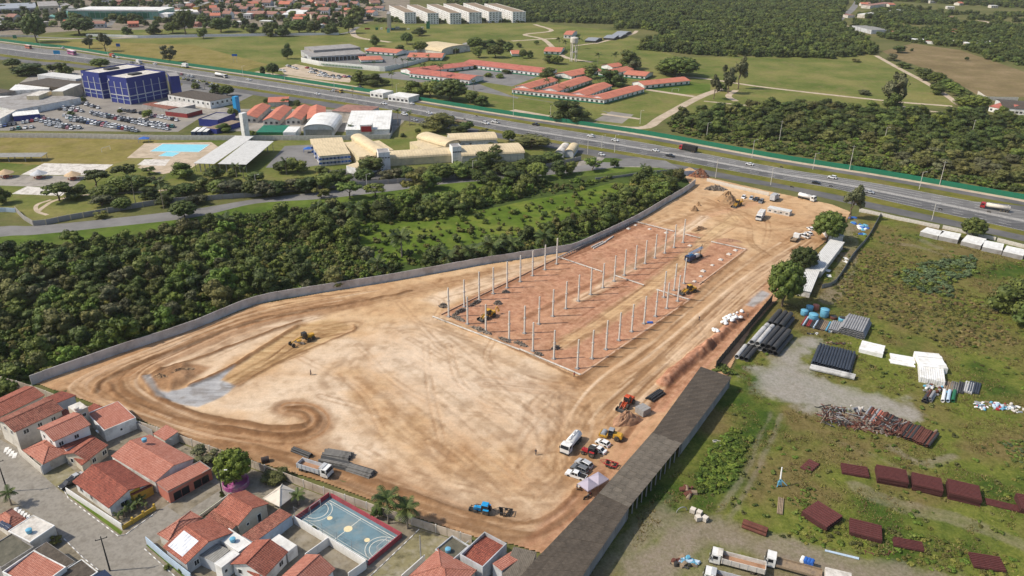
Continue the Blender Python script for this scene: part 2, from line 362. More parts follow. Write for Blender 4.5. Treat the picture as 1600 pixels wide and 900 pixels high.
def grassmat(name, cols, sc=.02):
    def make():
        m, t, b = newmat(name); v = geo(t).outputs['Position']
        n1 = noise(t, v, sc, 6, .62); n2 = noise(t, v, .35, 5, .7); n3 = noise(t, v, .09, 4, .6)
        c = ramp(t, n1, [(.36, cols[0]), (.5, cols[1]), (.63, cols[2])])
        c = mixc(t, ramp(t, n3, [(.5, (0,0,0)), (.66, (.55,.55,.55))]), c, cols[3])
        c = mixc(t, .6, c, ramp(t, n2, [(.25, (.55,.55,.55)), (.75, (1.25,1.25,1.25))]), 'MULTIPLY')
        t.links.new(c, b.inputs['Base Color']); b.inputs['Roughness'].default_value = .95; b.inputs['Specular IOR Level'].default_value = .05
        bump(t, b, n2, .6, .4); return m
    return make
MATS['ground'] = grassmat('ground grass', [(.085,.095,.03),(.12,.125,.042),(.15,.14,.055),(.15,.13,.06)])
MATS['lawn'] = grassmat('mown lawn', [(.095,.125,.026),(.145,.16,.042),(.205,.19,.062),(.20,.165,.07)])
MATS['verge'] = grassmat('verge grass', [(.10,.11,.02),(.15,.145,.028),(.19,.17,.045),(.15,.12,.06)], .06)
MATS['lushgrass'] = grassmat('lush grass', [(.06,.10,.016),(.09,.135,.022),(.12,.165,.03),(.10,.12,.03)], .05)
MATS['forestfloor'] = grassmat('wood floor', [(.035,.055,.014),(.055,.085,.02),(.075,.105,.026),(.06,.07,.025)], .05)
MATS['meadow'] = grassmat('swamp meadow', [(.07,.115,.014),(.105,.155,.022),(.16,.185,.035),(.08,.11,.02)], .05)
MATS['pitch'] = grassmat('dry pitch', [(.17,.145,.04),(.22,.185,.055),(.25,.2,.075),(.22,.17,.075)], .06)
MATS['drygrass'] = grassmat('dry field', [(.16,.12,.058),(.20,.15,.075),(.25,.185,.10),(.18,.15,.06)], .03)
MATS['townground'] = grassmat('town ground', [(.20,.165,.13),(.26,.215,.17),(.22,.19,.14),(.12,.13,.06)], .03)

mb = MB(); mb.poly([(-6000,-300,0),(6000,-300,0),(6000,9000,0),(-6000,9000,0)])
tag(mb.obj('ground', 'ground'), kind='structure')

# ---- the highway, as lines read across the picture
XS = [-400, 0, 100, 200, 400, 600, 800, 1000, 1200, 1300, 1400, 1600, 1900]
LN = dict(fence=[10,64,75,90,118,148,180,209,245,261,277,312,366], walk=[11,65.2,76.3,91.3,119.6,150,182.3,211.6,248,264,280,315.5,370],
  verge=[11.6,66,77.2,92.4,121,152,185.5,216,252,268.5,285,321,376], far=[12.4,67,79,94.5,123.5,155,190,222,259,275.5,292,330,388],
  mid0=[18,74.5,86,100,130.5,162,198.5,231,267.5,284,303,344,406], mid1=[18.8,75.4,86.9,101,131.7,163.2,199.8,232.5,269.3,286,305,346.5,409],
  near=[26,84,94.5,108,139,169.5,207.5,241,277,294,317,361,427], srv0=[29,88,98,111.5,143,173.5,212,246.5,284,303,325,368,436], srv1=[34,93,103,117,149,182.5,220,257,291,312,335,377,447])
W = {k: smooth([G(x, y) for x, y in zip(XS, v)], 6) for k, v in LN.items()}
strip('verge', W['fence'], W['srv1'], .012, 'verge')
strip('pavement', W['fence'], W['walk'], .020, 'pathsand')
strip('dirt_lane', W['walk'], W['verge'], .021, 'asphalt')
strip('road', W['far'], W['mid0'], .024, 'roadlight')
strip('median', W['mid0'], W['mid1'], .032, 'kerb')
strip('road', W['mid1'], W['near'], .024, 'roaddark')
strip('road', W['srv0'], W['srv1'], .026, 'asphalt')
def between(a, b, f): return [p+(q-p)*f for p, q in zip(W[a], W[b])]
for a, b in (('far', 'mid0'), ('mid1', 'near')):
    for f, dash in ((.04, 0), (.36, 1), (.67, 1), (.96, 0)):
        L = between(a, b, f); mbx = MB(); acc = 0; on = True
        for p, q in zip(L[:-1], L[1:]):
            d = q-p; n = max(1, int(d.length/4)); u = d/n; s = Vector((-d.y, d.x, 0)).normalized()*.12
            for k in range(n):
                if dash and k % 3: continue
                e0 = p+u*k; e1 = p+u*(k+1); mbx.poly([tuple(e0-s), tuple(e1-s), tuple(e1+s), tuple(e0+s)])
        for i, vv in enumerate(mbx.v): mbx.v[i] = (vv[0], vv[1], .040)
        tag(mbx.obj('road_marking', 'marking'), kind='structure')
# right-hand shoulder lane widening near the red tanker
sheet('road', [(1545,316),(1600,322),(1760,352),(1760,362),(1600,331),(1500,314)], .0225, 'asphalt')

# ---- local road along the wood, with grass verge
LR0 = smooth([G(*p) for p in [(-150,372),(0,354),(52,353),(150,344),(300,327),(400,311),(500,300),(600,287),(700,272),(800,266),(900,260),(980,247),(1040,251)]], 5)
LR1 = smooth([G(*p) for p in [(-150,392),(0,370),(52,367),(150,357),(300,340),(400,318),(500,311),(600,300),(700,287),(800,279),(900,269),(985,260),(1060,262)]], 5)
LR2 = smooth([G(*p) for p in [(-150,420),(0,394),(52,388),(150,374),(300,354),(400,334),(500,325),(600,316),(700,302),(800,288),(900,277),(985,268),(1062,267)]], 5)
strip('local_road', LR0, LR1, .028, 'asphaltpale')
strip('grass_verge', LR1, LR2, .018, 'lushgrass')
sheet('road_junction', [(900,262),(905,252),(935,243),(955,240),(1000,246),(1065,259),(1062,263),(985,261)], .022, 'yardgrey')
sheet('grass_island', [(938,253),(945,247),(962,247),(974,250),(955,254)], .030, 'lushgrass')

# ---- floor of the wood and the swamp meadow
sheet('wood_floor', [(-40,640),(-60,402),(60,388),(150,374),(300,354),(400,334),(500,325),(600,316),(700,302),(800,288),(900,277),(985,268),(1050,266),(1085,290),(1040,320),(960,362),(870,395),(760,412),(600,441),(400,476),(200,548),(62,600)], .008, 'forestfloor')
sheet('meadow', [(555,350),(600,345),(680,338),(760,327),(830,312),(900,300),(960,285),(1010,290),(990,318),(900,345),(820,372),(760,385),(660,408),(600,412),(565,395)], .013, 'meadow')

# ---- distance fields for tracks
def hash1(k, seed=0):
    k = (k.astype(np.int64)*374761393 + seed*668265263) & 0x7fffffff; k = ((k ^ (k >> 13))*1274126177) & 0x7fffffff
    return ((k ^ (k >> 16)) % 10007)/10007.0
def vnoise1(x, seed=0):
    i = np.floor(x); f = x-i; f = f*f*(3-2*f); return hash1(i, seed)*(1-f)+hash1(i+1, seed)*f
def vnoise2(x, y, seed=0):
    ix = np.floor(x); iy = np.floor(y); fx = x-ix; fy = y-iy; fx = fx*fx*(3-2*fx); fy = fy*fy*(3-2*fy)
    h = lambda a, b: hash1(a*57+b*131071, seed)
    return (h(ix,iy)*(1-fx)+h(ix+1,iy)*fx)*(1-fy)+(h(ix,iy+1)*(1-fx)+h(ix+1,iy+1)*fx)*fy
def fbm(x, y, seed=0, o=4):
    s = 0; a = .5; n = 0
    for k in range(o):
        s = s+a*vnoise2(x, y, seed+k); n += a; a *= .55; x, y = (x*.8-y*.6)*2.03+7.3, (x*.6+y*.8)*2.03+3.1
    return s/n
def inside(P, px):
    poly = np.array([[*G(*p)[:2]] for p in px]); x, y = P[:, 0], P[:, 1]; r = np.zeros(len(P), bool)
    for (x0, y0), (x1, y1) in zip(poly, np.roll(poly, -1, 0)):
        c = ((y0 > y) != (y1 > y)) & (x < (x1-x0)*(y-y0)/(y1-y0+1e-12)+x0); r ^= c
    return r
def pdist(P, px, closed=False, n=4, cap=1e9):
    L = [G(*p) for p in px]
    if closed: L.append(L[0])
    elif n: L = smooth(L, n)
    L = np.array([[p.x, p.y] for p in L]); best = np.full(len(P), 1e9); U = np.zeros(len(P)); S = np.zeros(len(P)); acc = 0
    for a, b in zip(L[:-1], L[1:]):
        d = b-a; l = np.hypot(*d)
        if l < 1e-6: continue
        d = d/l; rel = P-a; s = np.clip(rel@d, 0, l); q = rel-np.outer(s, d); dist = np.hypot(q[:, 0], q[:, 1]); k = dist < best
        best[k] = dist[k]; U[k] = (np.where(rel[:, 0]*-d[1]+rel[:, 1]*d[0] < 0, -1, 1)*dist)[k]; S[k] = acc+s[k]; acc += l
    return best, U, S
sstep = lambda a, b, x: (lambda t: t*t*(3-2*t))(np.clip((x-a)/(b-a), 0, 1))
def fillmask(P, px, soft, wob=1.5, seed=0):
    d, _, _ = pdist(P, px, True); sg = np.where(inside(P, px), d, -d)
    sg = sg+(fbm(P[:, 0]/6, P[:, 1]/6, seed)-.5)*2*wob; return sstep(-soft, soft, sg)
def band(P, px, wid, soft=1.2, freq=1.6, seed=0, contrast=.6, wob=.8):
    d, u, s = pdist(P, px); u2 = u+(fbm(s/14, u*0+seed, seed)-.5)*2*wob
    m = sstep(wid/2+soft, wid/2-soft, np.abs(u2)+(fbm(P[:, 0]/4, P[:, 1]/4, seed+3)-.5)*2*soft)
    st = vnoise1(u2*freq, seed)*.6+vnoise1(u2*freq*2.7, seed+9)*.4
    st = st*(.6+.4*fbm(s/40, u2*.8, seed+5, 2)*1.6); return m*(1-contrast+contrast*np.clip((st-.25)*2.2, 0, 1)), m, st
def gridpoints(px, step):
    Q = np.array([[*G(*p)[:2]] for p in px]); x0, y0 = Q.min(0); x1, y1 = Q.max(0)
    nx = int((x1-x0)/step)+2; ny = int((y1-y0)/step)+2
    X, Y = np.meshgrid(x0+np.arange(nx)*step, y0+np.arange(ny)*step); return np.stack([X.ravel(), Y.ravel()], 1), nx, ny
def gridmesh(name, px, P, nx, ny, z, masks, mat, extra=None):
    keep = inside(P, px); I = np.arange(nx*ny).reshape(ny, nx)
    F = np.stack([I[:-1, :-1], I[:-1, 1:], I[1:, 1:], I[1:, :-1]], -1).reshape(-1, 4); F = F[keep[F].all(1)]
    used = np.unique(F); mp = np.zeros(nx*ny, np.int64); mp[used] = np.arange(len(used))
    me = npmesh(name, np.c_[P, z][used], mp[F], mat, smooth=True)
    for nm, cols in masks.items():
        at = me.color_attributes.new(nm, 'FLOAT_COLOR', 'POINT'); at.data.foreach_set('color', np.clip(np.stack(cols, 1)[used], 0, 1).astype(np.float32).ravel())
    return tag(link(name, me), kind='structure')

SITE = [(55,601),(100,584),(200,549),(300,516),(400,477),(500,459),(600,443),(700,425),(760,414),(800,408),(870,397),(900,391),(960,364),(1000,344),(1040,320),(1072,302),(1078,290),(1064,266),(1078,262),(1108,278),(1200,299),(1262,312),(1300,320),(1330,332),(1322,350),(1300,372),(1262,400),(1250,425),(1215,470),(1175,515),(1150,560),(1138,588),(1010,740),(880,900),(848,868),(790,850),(735,840),(660,814),(600,792),(500,754),(400,724),(340,704),(280,684),(215,657),(130,627)]
P, nx, ny = gridpoints(SITE, .45)
PX, PY = P[:, 0], P[:, 1]
z0 = np.zeros(len(P)); brown = z0.copy(); pale = z0.copy(); red = z0.copy(); grey = z0.copy(); streak = z0+.5; ochre = z0.copy(); hgt = .30+(fbm(PX/3, PY/3, 71)-.5)*.12
clay = [(690,492),(730,470),(800,436),(873,402),(930,374),(988,346),(1058,361),(1120,372),(1166,389),(1090,450),(1082,467),(990,530),(905,587),(800,542)]
red = np.maximum(red, fillmask(P, clay, 1.5, 1.0, 3)*(.75+.4*(fbm(PX/9, PY/9, 5)-.3)))
cm_ = fillmask(P, clay, 1.5, 1.0, 3); brown = np.maximum(brown, cm_*sstep(.50, .64, fbm(PX/5, PY/5, 6))*.55); pale = np.maximum(pale, cm_*sstep(.54, .7, fbm(PX/8, PY/8, 7))*.4)
pale = np.maximum(pale, fillmask(P, [(400,600),(500,545),(600,520),(690,505),(760,535),(840,575),(870,600),(880,660),(850,700),(720,690),(640,620),(560,570),(470,590),(440,660),(350,650),(300,640),(340,610)], 9, 8, 11)*(.7+.3*fbm(PX/18, PY/18, 12)))
pale = np.maximum(pale, fillmask(P, [(330,640),(420,590),(520,575),(560,640),(600,740),(560,735),(490,700),(500,650),(470,630),(440,650)], 5, 6, 13)*.9)
pale = np.maximum(pale, fillmask(P, [(480,700),(600,690),(760,760),(860,760),(900,790),(850,850),(740,810),(620,760)], 8, 8, 14)*.55)
pale = np.maximum(pale, fillmask(P, [(690,480),(660,470),(740,440),(800,415),(870,402),(780,448)], 2, 2, 15)*.6)
pale = np.maximum(pale, fillmask(P, [(240,560),(330,520),(430,500),(500,490),(505,500),(450,515),(370,560),(330,590),(280,600)], 2.5, 2, 16)*.75)
grey = np.maximum(grey, fillmask(P, [(222,590),(232,588),(246,611),(262,616),(300,604),(345,585),(368,573),(346,595),(372,604),(345,622),(310,638),(285,634),(245,620)], .6, .7, 17))
grey = np.maximum(grey, fillmask(P, [(1165,478),(1190,455),(1203,460),(1178,482)], .8, .8, 18)*.9)
ochre = np.maximum(ochre, fillmask(P, [(345,595),(372,573),(430,530),(470,508),(520,500),(548,512),(500,540),(440,570),(395,592),(365,602)], 1.5, 1.5, 19))
bm = []   # (line, width, soft, freq, seed, contrast, channel, amount)
bm += [([(150,577),(300,532),(420,495),(540,478),(660,452),(780,425)], 9, 2, 1.3, 21, .8, 'b', .8), ([(110,600),(190,566),(290,530),(400,490)], 10, 2, 1.1, 22, .7, 'b', .7),
  ([(560,474),(400,505),(300,543),(215,580),(172,600),(185,625),(260,650),(360,675),(450,685),(492,672),(496,655),(478,641),(452,638)], 8.5, 1.2, 1.5, 23, .4, 'b', 1.0),
  ([(520,472),(400,497),(300,533),(200,573),(150,598),(162,625),(240,655),(330,682),(420,702)], 7, 1.5, 1.4, 24, .6, 'b', .95),
  ([(100,610),(140,640),(215,652),(290,680),(400,716),(500,745),(600,780)], 11, 2, .9, 25, .45, 'b', .8), ([(300,680),(420,700),(520,735),(620,765),(740,815)], 8, 2, 1.2, 26, .7, 'b', .8),
  ([(240,600),(300,565),(380,527),(470,508)], 4, 1, 2, 27, .6, 'b', .7), ([(360,600),(430,560),(500,520),(550,508)], 8, 1.5, 1.8, 28, .8, 'b', .4),
  ([(1300,345),(1220,410),(1130,480),(1050,540),(960,600),(900,640),(860,690),(850,730)], 24, 5, .7, 31, .7, 'b', .6), ([(1290,345),(1190,430),(1080,510),(980,575),(880,610),(760,600)], 9, 3, 1.1, 32, .75, 'b', .65),
  ([(910,595),(1000,532),(1085,470),(1150,410)], 6, 1.2, 1.5, 33, .45, 'b', .75), ([(905,600),(830,585),(760,555),(690,515)], 7, 2, 1.2, 34, .8, 'b', .25),
  ([(1240,420),(1150,520),(1060,620),(990,700),(930,780),(850,860)], 10, 2, 1, 35, .5, 'r', .55), ([(1185,480),(1120,545),(1060,605),(1030,640)], 5, 1, 1.6, 36, .3, 'r', .95),
  ([(560,590),(640,660),(740,740),(830,810),(880,830)], 30, 8, .8, 41, .8, 'b', .16), ([(620,570),(720,640),(820,720),(880,760)], 34, 8, .7, 42, .85, 'b', .25), ([(470,700),(560,745),(680,795),(790,830),(850,825),(900,790),(920,740)], 12, 3, 1, 43, .7, 'b', .85),
  ([(560,760),(660,790),(760,825),(830,845)], 6, 1.5, 1.4, 44, .8, 'b', .7), ([(730,830),(800,850),(850,840),(905,795),(940,750)], 10, 2.5, 1.2, 45, .75, 'b', .8), ([(640,530),(760,600),(850,650),(870,700),(840,740)], 20, 6, .8, 46, .85, 'b', .18),
  ([(700,440),(790,425),(880,402),(960,370),(1040,330),(1100,300)], 6, 2, 1.4, 47, .8, 'b', .45), ([(1080,310),(1140,320),(1200,340),(1270,350)], 18, 5, .8, 48, .8, 'b', .3), ([(1060,350),(1120,330),(1170,318)], 9, 3, 1, 49, .8, 'r', .5),
  ([(905,470),(985,420),(1050,375),(1100,340)], 4.5, 1.2, 1.6, 51, .5, 'p', .8), ([(880,540),(960,490),(1040,430),(1110,370),(1150,340)], 6.5, 1.5, 1.4, 52, .5, 'o', .85), ([(815,500),(900,455),(980,420),(1060,372)], 5, 1.5, 1.6, 53, .7, 'r', .95), ([(740,475),(840,430),(940,385),(1010,352)], 8, 3, 1, 54, .8, 'r', .5),
  ([(1100,310),(1165,345),(1175,380),(1200,400)], 3, .8, 2, 55, .8, 'b', .5), ([(1280,350),(1190,360),(1120,345)], 4, 1, 2, 56, .8, 'b', .4), ([(1240,400),(1170,440),(1110,500),(1060,560)], 9, 2, 1.3, 57, .85, 'p', .5)]
STK = z0+.5
for line, wd, sf, fq, sd_, ct, ch, am in bm:
    v, m, st = band(P, line, wd, sf, fq*.52, sd_, ct); q_ = m*min(1, .55+am*.5); STK = STK*(1-q_)+(.5+(st-.5)*1.25)*q_
    hgt -= m*(st-.5)*.10
    if ch == 'b': brown = np.maximum(brown, v*am)
    elif ch == 'r': red = np.maximum(red, v*am)
    elif ch == 'p': pale = np.maximum(pale, v*am); red = red*(1-m*.75)
    elif ch == 'o': ochre = np.maximum(ochre, v*am); red = red*(1-m*.85); pale = np.maximum(pale, v*.35)
# graded ridges: dark sharp banks that stand proud of the soil
for i, (line, wd, up, am) in enumerate([([(640,457),(560,473),(500,483),(400,502),(300,538),(230,564),(182,584),(155,600),(152,613)], 1.5, .55, 1), ([(400,478),(470,468),(560,457)], 1, .2, .5), ([(448,638),(476,639),(495,650),(499,660),(488,672),(462,680),(400,678),(330,668)], 1.6, .5, 1), ([(452,645),(472,646),(484,655),(480,664),(455,670)], 1.1, .3, .8), ([(222,590),(240,612),(262,630),(300,645),(360,660),(420,668),(470,668)], 1.8, .45, 1), ([(170,600),(185,622),(230,640),(300,660),(400,680)], 1.2, .3, .8), ([(190,598),(200,614),(240,632),(310,652)], 1.0, .25, .7), ([(232,592),(260,578),(320,557),(380,535),(440,512),(470,503)], 1.3, .4, .9), ([(300,604),(345,584),(372,570),(420,538),(462,512)], 1.8, .5, 1), ([(372,604),(420,575),(480,548),(550,520),(552,510)], 1.0, .25, .6), ([(340,690),(430,706),(520,733),(610,762),(700,795),(780,815)], 1.2, .3, .7), ([(560,752),(650,780),(740,806),(820,822),(870,800),(905,765)], 1.3, .3, .8), ([(600,775),(700,805),(800,832),(850,830),(890,800)], 1.1, .3, .7), ([(1080,470),(1000,527),(905,593)], 2.2, .3, .9), ([(1165,392),(1100,446),(1085,462)], 1.6, .25, .8), ([(1178,487),(1110,545),(1050,603),(1005,650),(970,690)], 1.6, -.24, 1), ([(690,500),(790,541),(900,592)], 1.0, .2, .6)]):
    d, u, s = pdist(P, line); u = u+(fbm(s/5, s*0+i, 300+i, 3)-.5)*1.6; m = sstep(wd*.8, wd*.2, np.abs(u))*(.55+.6*fbm(s/8, s*0, 320+i, 3)); brown = np.maximum(brown, m*am); hgt += m*up; pale *= 1-m*.7; STK = STK*(1-m*am)-.15*m*am
# long sweeping tyre lines, family by family between two guide curves
def tyrelines(A, B, n, seed, amp):
    rr = random.Random(seed); a = smooth([Vector((*p, 0)) for p in A], 4); b = smooth([Vector((*p, 0)) for p in B], 4); m_ = min(len(a), len(b)); a = [a[round(i*(len(a)-1)/(m_-1))] for i in range(m_)]; b = [b[round(i*(len(b)-1)/(m_-1))] for i in range(m_)]
    for k in range(n):
        t = rr.random(); i0 = rr.randrange(0, m_//3); i1 = rr.randrange(2*m_//3, m_); px = [tuple(a[i].lerp(b[i], min(1, max(0, t+.04*math.sin(i*.5+k))))[:2]) for i in range(i0, i1)]
        if len(px) < 3: continue
        q = np.array([[*G(*p)[:2]] for p in px]); lo, hi = q.min(0)-2, q.max(0)+2; sel = np.where((PX > lo[0]) & (PX < hi[0]) & (PY > lo[1]) & (PY < hi[1]))[0]
        if not len(sel): continue
        d, u, s = pdist(P[sel], px, n=2); w_ = rr.uniform(.35, .9); v = sstep(w_, w_*.35, np.abs(u))*np.clip(1.5*fbm(s/12, s*0+k, seed+k, 2)-.2, 0, 1)*amp*rr.uniform(.5, 1)
        if rr.random() < .62: brown[sel] = np.maximum(brown[sel], v); hgt[sel] -= v*.12; STK[sel] -= v*.42
        else: pale[sel] = np.maximum(pale[sel], v); brown[sel] *= 1-v*.8; hgt[sel] += v*.06; STK[sel] += v*.3
tyrelines([(500,600),(600,680),(700,760),(800,825),(870,835)], [(680,510),(780,590),(860,650),(890,700),(885,750)], 40, 401, .36)
tyrelines([(600,448),(400,484),(250,540),(120,595),(130,625),(260,672),(420,712)], [(560,478),(400,508),(300,545),(222,585),(240,620),(330,660),(470,682)], 34, 402, .9)
tyrelines([(1290,340),(1150,420),(1020,530),(930,600),(870,670)], [(1262,400),(1170,490),(1070,590),(990,680),(930,770)], 40, 403, .75)
tyrelines([(430,712),(540,750),(660,790),(760,822),(850,800)], [(420,722),(520,757),(640,803),(760,840),(870,850)], 18, 404, .8)
tyrelines([(860,600),(800,640),(820,700),(900,690)], [(900,600),(930,640),(900,740),(850,800)], 14, 405, .55)
tyrelines([(350,600),(420,560),(480,515),(545,508)], [(372,606),(430,575),(500,545),(560,525)], 12, 406, .8)
tyrelines([(700,440),(800,418),(900,395),(1000,352),(1100,315)], [(690,485),(780,450),(880,412),(1000,370),(1140,335)], 16, 407, .6)
tyrelines([(820,520),(900,470),(980,430),(1060,375),(1120,340)], [(880,555),(960,500),(1050,440),(1110,390),(1180,350)], 18, 408, .6)
# wheel ruts: thin pairs
RR = random.Random(3)
ruts = [[(620,470),(700,560),(640,530)], [(560,540),(620,600),(700,640),(760,650)], [(665,535),(672,610),(690,690)], [(700,540),(720,600),(780,640),(870,650)], [(760,540),(700,520),(640,500)], [(780,520),(760,560),(800,600)], [(860,620),(890,680),(880,740),(840,780)], [(1105,540),(1085,490),(1100,470)], [(1150,345),(1140,330),(1165,322),(1200,350),(1190,400)], [(600,470),(640,462),(690,470),(680,500)], [(900,640),(860,700),(800,740),(720,740)], [(670,690),(690,720),(700,700)],
        [(850,610),(920,640),(880,690),(820,690)], [(840,700),(900,720),(910,690)], [(1040,560),(980,600),(900,610),(820,590)], [(820,840),(870,800),(890,830)], [(560,700),(640,740),(760,770),(850,770)], [(500,620),(600,650),(700,710),(800,790)], [(470,560),(560,610),(600,680)], [(330,560),(420,520),(520,490)], [(760,640),(820,650),(860,630),(900,600)], [(1000,350),(1060,335),(1130,345)], [(790,470),(840,460),(900,430),(980,385)]]
for i, rr in enumerate(ruts):
    for off in (-.95, .95):
        d, u, s = pdist(P, rr); v = sstep(.55, .2, np.abs(u-off))*(d < 2.2)*(.35+.65*fbm(s/6, s*0+i, 90+i, 2))
        brown = np.maximum(brown, v*.55); hgt -= v*.07
hgt += sstep(.2, .9, brown)*(fbm(PX/1.2, PY/1.2, 77)-.5)*.25
hgt += fillmask(P, [(232,592),(245,580),(290,570),(300,590),(268,612),(245,610)], 1.5, 1, 78)*(.4+.9*fbm(PX/2, PY/2, 79))
brown = np.maximum(brown, fillmask(P, [(60,600),(200,552),(330,510),(480,480),(470,497),(340,535),(225,585),(232,612),(300,648),(400,668),(470,690),(520,720),(620,770),(740,815),(730,838),(560,780),(400,722),(215,655)], 4, 4, 81)*(.35+.45*fbm(PX/5, PY/5, 82)))
brown = np.maximum(brown, fillmask(P, [(232,592),(245,578),(290,568),(330,575),(300,596),(268,614),(245,610)], 1.2, 1, 78)*.9)
for i, (line, wd, up) in enumerate([([(1036,600),(1054,584),(1072,569),(1092,553),(1106,541)], 5.0, 1.5), ([(1104,546),(1120,530),(1132,518)], 3.6, 1.1), ([(1138,513),(1152,500),(1162,492)], 3.4, .8)]):
    d, u, s = pdist(P, line); q = np.clip(1-(d/(wd*.5*(.75+.5*fbm(s/4, s*0+i, 500+i, 3))))**2, 0, 1); m = sstep(0, .35, q); hgt += q*up*(.55+.9*fbm(PX/1.6, PY/1.6, 510+i, 4)); red = np.maximum(red, m); brown = np.maximum(brown*(1-m), m*(.45+.6*fbm(PX/2, PY/2, 520))); pale *= 1-m
streak = np.clip(STK+(fbm(PX/2.2, PY/2.2, 61)-.5)*.75, 0, 1)
def soilmat():
    m, t, b = newmat('site soil'); v = geo(t).outputs['Position']
    a = t.nodes.new('ShaderNodeVertexColor'); a.layer_name = 'zone'; a2 = t.nodes.new('ShaderNodeVertexColor'); a2.layer_name = 'zone2'
    s1 = t.nodes.new('ShaderNodeSeparateColor'); s2 = t.nodes.new('ShaderNodeSeparateColor'); t.links.new(a.outputs[0], s1.inputs[0]); t.links.new(a2.outputs[0], s2.inputs[0])
    n1 = noise(t, v, .05, 6, .65); n2 = noise(t, v, .5, 6, .7); n3 = noise(t, v, 2.2, 4, .7)
    mp = t.nodes.new('ShaderNodeMapping'); mp.inputs['Rotation'].default_value = (0, 0, -math.atan2(*((G(1077,467)-G(905,587)).yx))); mp.inputs['Scale'].default_value = (.07, .75, 1); t.links.new(v, mp.inputs[0]); n4 = noise(t, mp.outputs[0], 1.0, 6, .65)
    c = ramp(t, n1, [(.34, (.45,.275,.145)), (.5, (.51,.335,.186)), (.66, (.565,.395,.235))])
    c = mixc(t, s1.outputs[1], c, ramp(t, n1, [(.35, (.585,.44,.30)), (.62, (.66,.53,.395))]))
    c = mixc(t, s2.outputs[0], c, ramp(t, n4, [(.35, (.41,.255,.12)), (.65, (.54,.38,.205))]))
    c = mixc(t, s1.outputs[0], c, ramp(t, n2, [(.3, (.225,.115,.055)), (.65, (.34,.195,.10))]))
    c = mixc(t, s1.outputs[2], c, ramp(t, n2, [(.28, (.255,.115,.066)), (.5, (.40,.20,.122)), (.7, (.50,.29,.185))]))
    c = mixc(t, s2.outputs[1], c, ramp(t, n4, [(.35, (.30,.295,.295)), (.65, (.39,.385,.38))]))
    c = mixc(t, .3, c, ramp(t, n4, [(.3, (.72,.70,.66)), (.5, (1,1,1)), (.7, (1.15,1.14,1.12))]), 'MULTIPLY')
    c = mixc(t, .6, c, ramp(t, n3, [(.25, (.72,.70,.67)), (.6, (1.06,1.06,1.06))]), 'MULTIPLY')
    c = mixc(t, .75, c, ramp(t, s2.outputs[2], [(0, (.50,.43,.37)), (.28, (.72,.67,.62)), (.5, (1,1,1)), (.8, (1.16,1.15,1.14))]), 'MULTIPLY')
    t.links.new(c, b.inputs['Base Color']); b.inputs['Roughness'].default_value = .95; b.inputs['Specular IOR Level'].default_value = .08
    h = t.nodes.new('ShaderNodeMath'); h.operation = 'ADD'; t.links.new(n2, h.inputs[0]); t.links.new(n4, h.inputs[1]); bump(t, b, h.outputs[0], .45, .25); return m
MATS['soil'] = soilmat
gridmesh('site_ground', SITE, P, nx, ny, hgt, {'zone': [brown, pale, red, z0+1], 'zone2': [ochre, grey, streak, z0+1]}, 'soil')

# ---- storage field on the right
FIELD = [(1322,350),(1345,332),(1420,345),(1600,385),(1750,420),(1900,560),(2000,960),(1700,960),(880,960),(905,925),(1010,745),(1140,592),(1150,560),(1175,515),(1215,470),(1250,425),(1262,400),(1300,372)]
P, nx, ny = gridpoints(FIELD, .6); PX, PY = P[:, 0], P[:, 1]; z0 = np.zeros(len(P))
dirt = z0.copy(); grav = z0.copy(); dry = z0.copy(); lush = z0.copy()
grav = np.maximum(grav, fillmask(P, [(1168,590),(1210,560),(1262,528),(1288,530),(1262,560),(1262,592),(1330,608),(1420,622),(1445,650),(1430,662),(1330,645),(1260,640),(1200,622)], 3.2, 5.5, 101)*.85)
dirt = np.maximum(dirt, fillmask(P, [(955,930),(1000,862),(1040,822),(1075,808),(1110,812),(1180,833),(1280,858),(1400,886),(1500,910),(1300,915),(1200,880),(1120,858),(1095,858),(1065,885),(1040,940)], 2.5, 4, 102)*.9); dirt = np.maximum(dirt, fillmask(P, [(1090,860),(1200,876),(1300,905),(1320,960),(1060,960)], 3, 4, 104)*.5)
dirt = np.maximum(dirt, fillmask(P, [(1050,770),(1000,800),(960,860),(930,900),(1010,870),(1050,830)], 3, 3, 103)*.6)
for line, wd, am, sd_ in [([(1205,645),(1165,735),(1120,800)], 1.3, .5, 111), ([(1222,650),(1180,740),(1140,810)], 1.3, .5, 112), ([(1340,765),(1400,790),(1500,815),(1620,860),(1750,905)], 4.5, .6, 113), ([(1470,388),(1450,380),(1440,376)], 4, .5, 114), ([(1390,700),(1440,725),(1490,715)], 3, .7, 115), ([(1330,345),(1325,400),(1315,440),(1290,470)], 7, .6, 116), ([(1540,480),(1580,490),(1640,500)], 3, .7, 117), ([(1380,380),(1430,385),(1480,400)], 3, .45, 118), ([(1300,690),(1380,720),(1440,760)], 2, .35, 119)]:
    v, m, st = band(P, line, wd, .9, 1.2, sd_, .4); dirt = np.maximum(dirt, v*am)
for off in (0, 12, 22, 34): 
    v, m, st = band(P, [(905+off,920),(960+off*.8,850+off*.3),(1020+off*.5,815+off*.5),(1090,805+off*.7),(1180,832+off*.6),(1300,862+off*.5),(1420,892+off*.4)], 1.1, .5, 1, 150+off, .3); dirt = dirt*(1-.55*v)+.55*v*.75; hgrt = v
dry = np.clip((fbm(PX/16, PY/16, 121, 5)-.44)*4, 0, 1)
dry = np.maximum(dry, fillmask(P, [(1350,440),(1450,470),(1600,520),(1600,560),(1480,540),(1380,500),(1300,500)], 8, 8, 122)*.8)
lush = np.clip((fbm(PX/14, PY/14, 131)-.5)*4, 0, 1)*(1-dry)
lush = np.maximum(lush, fillmask(P, [(1080,740),(1130,690),(1190,640),(1210,660),(1160,760),(1120,800),(1080,800)], 4, 4, 132))
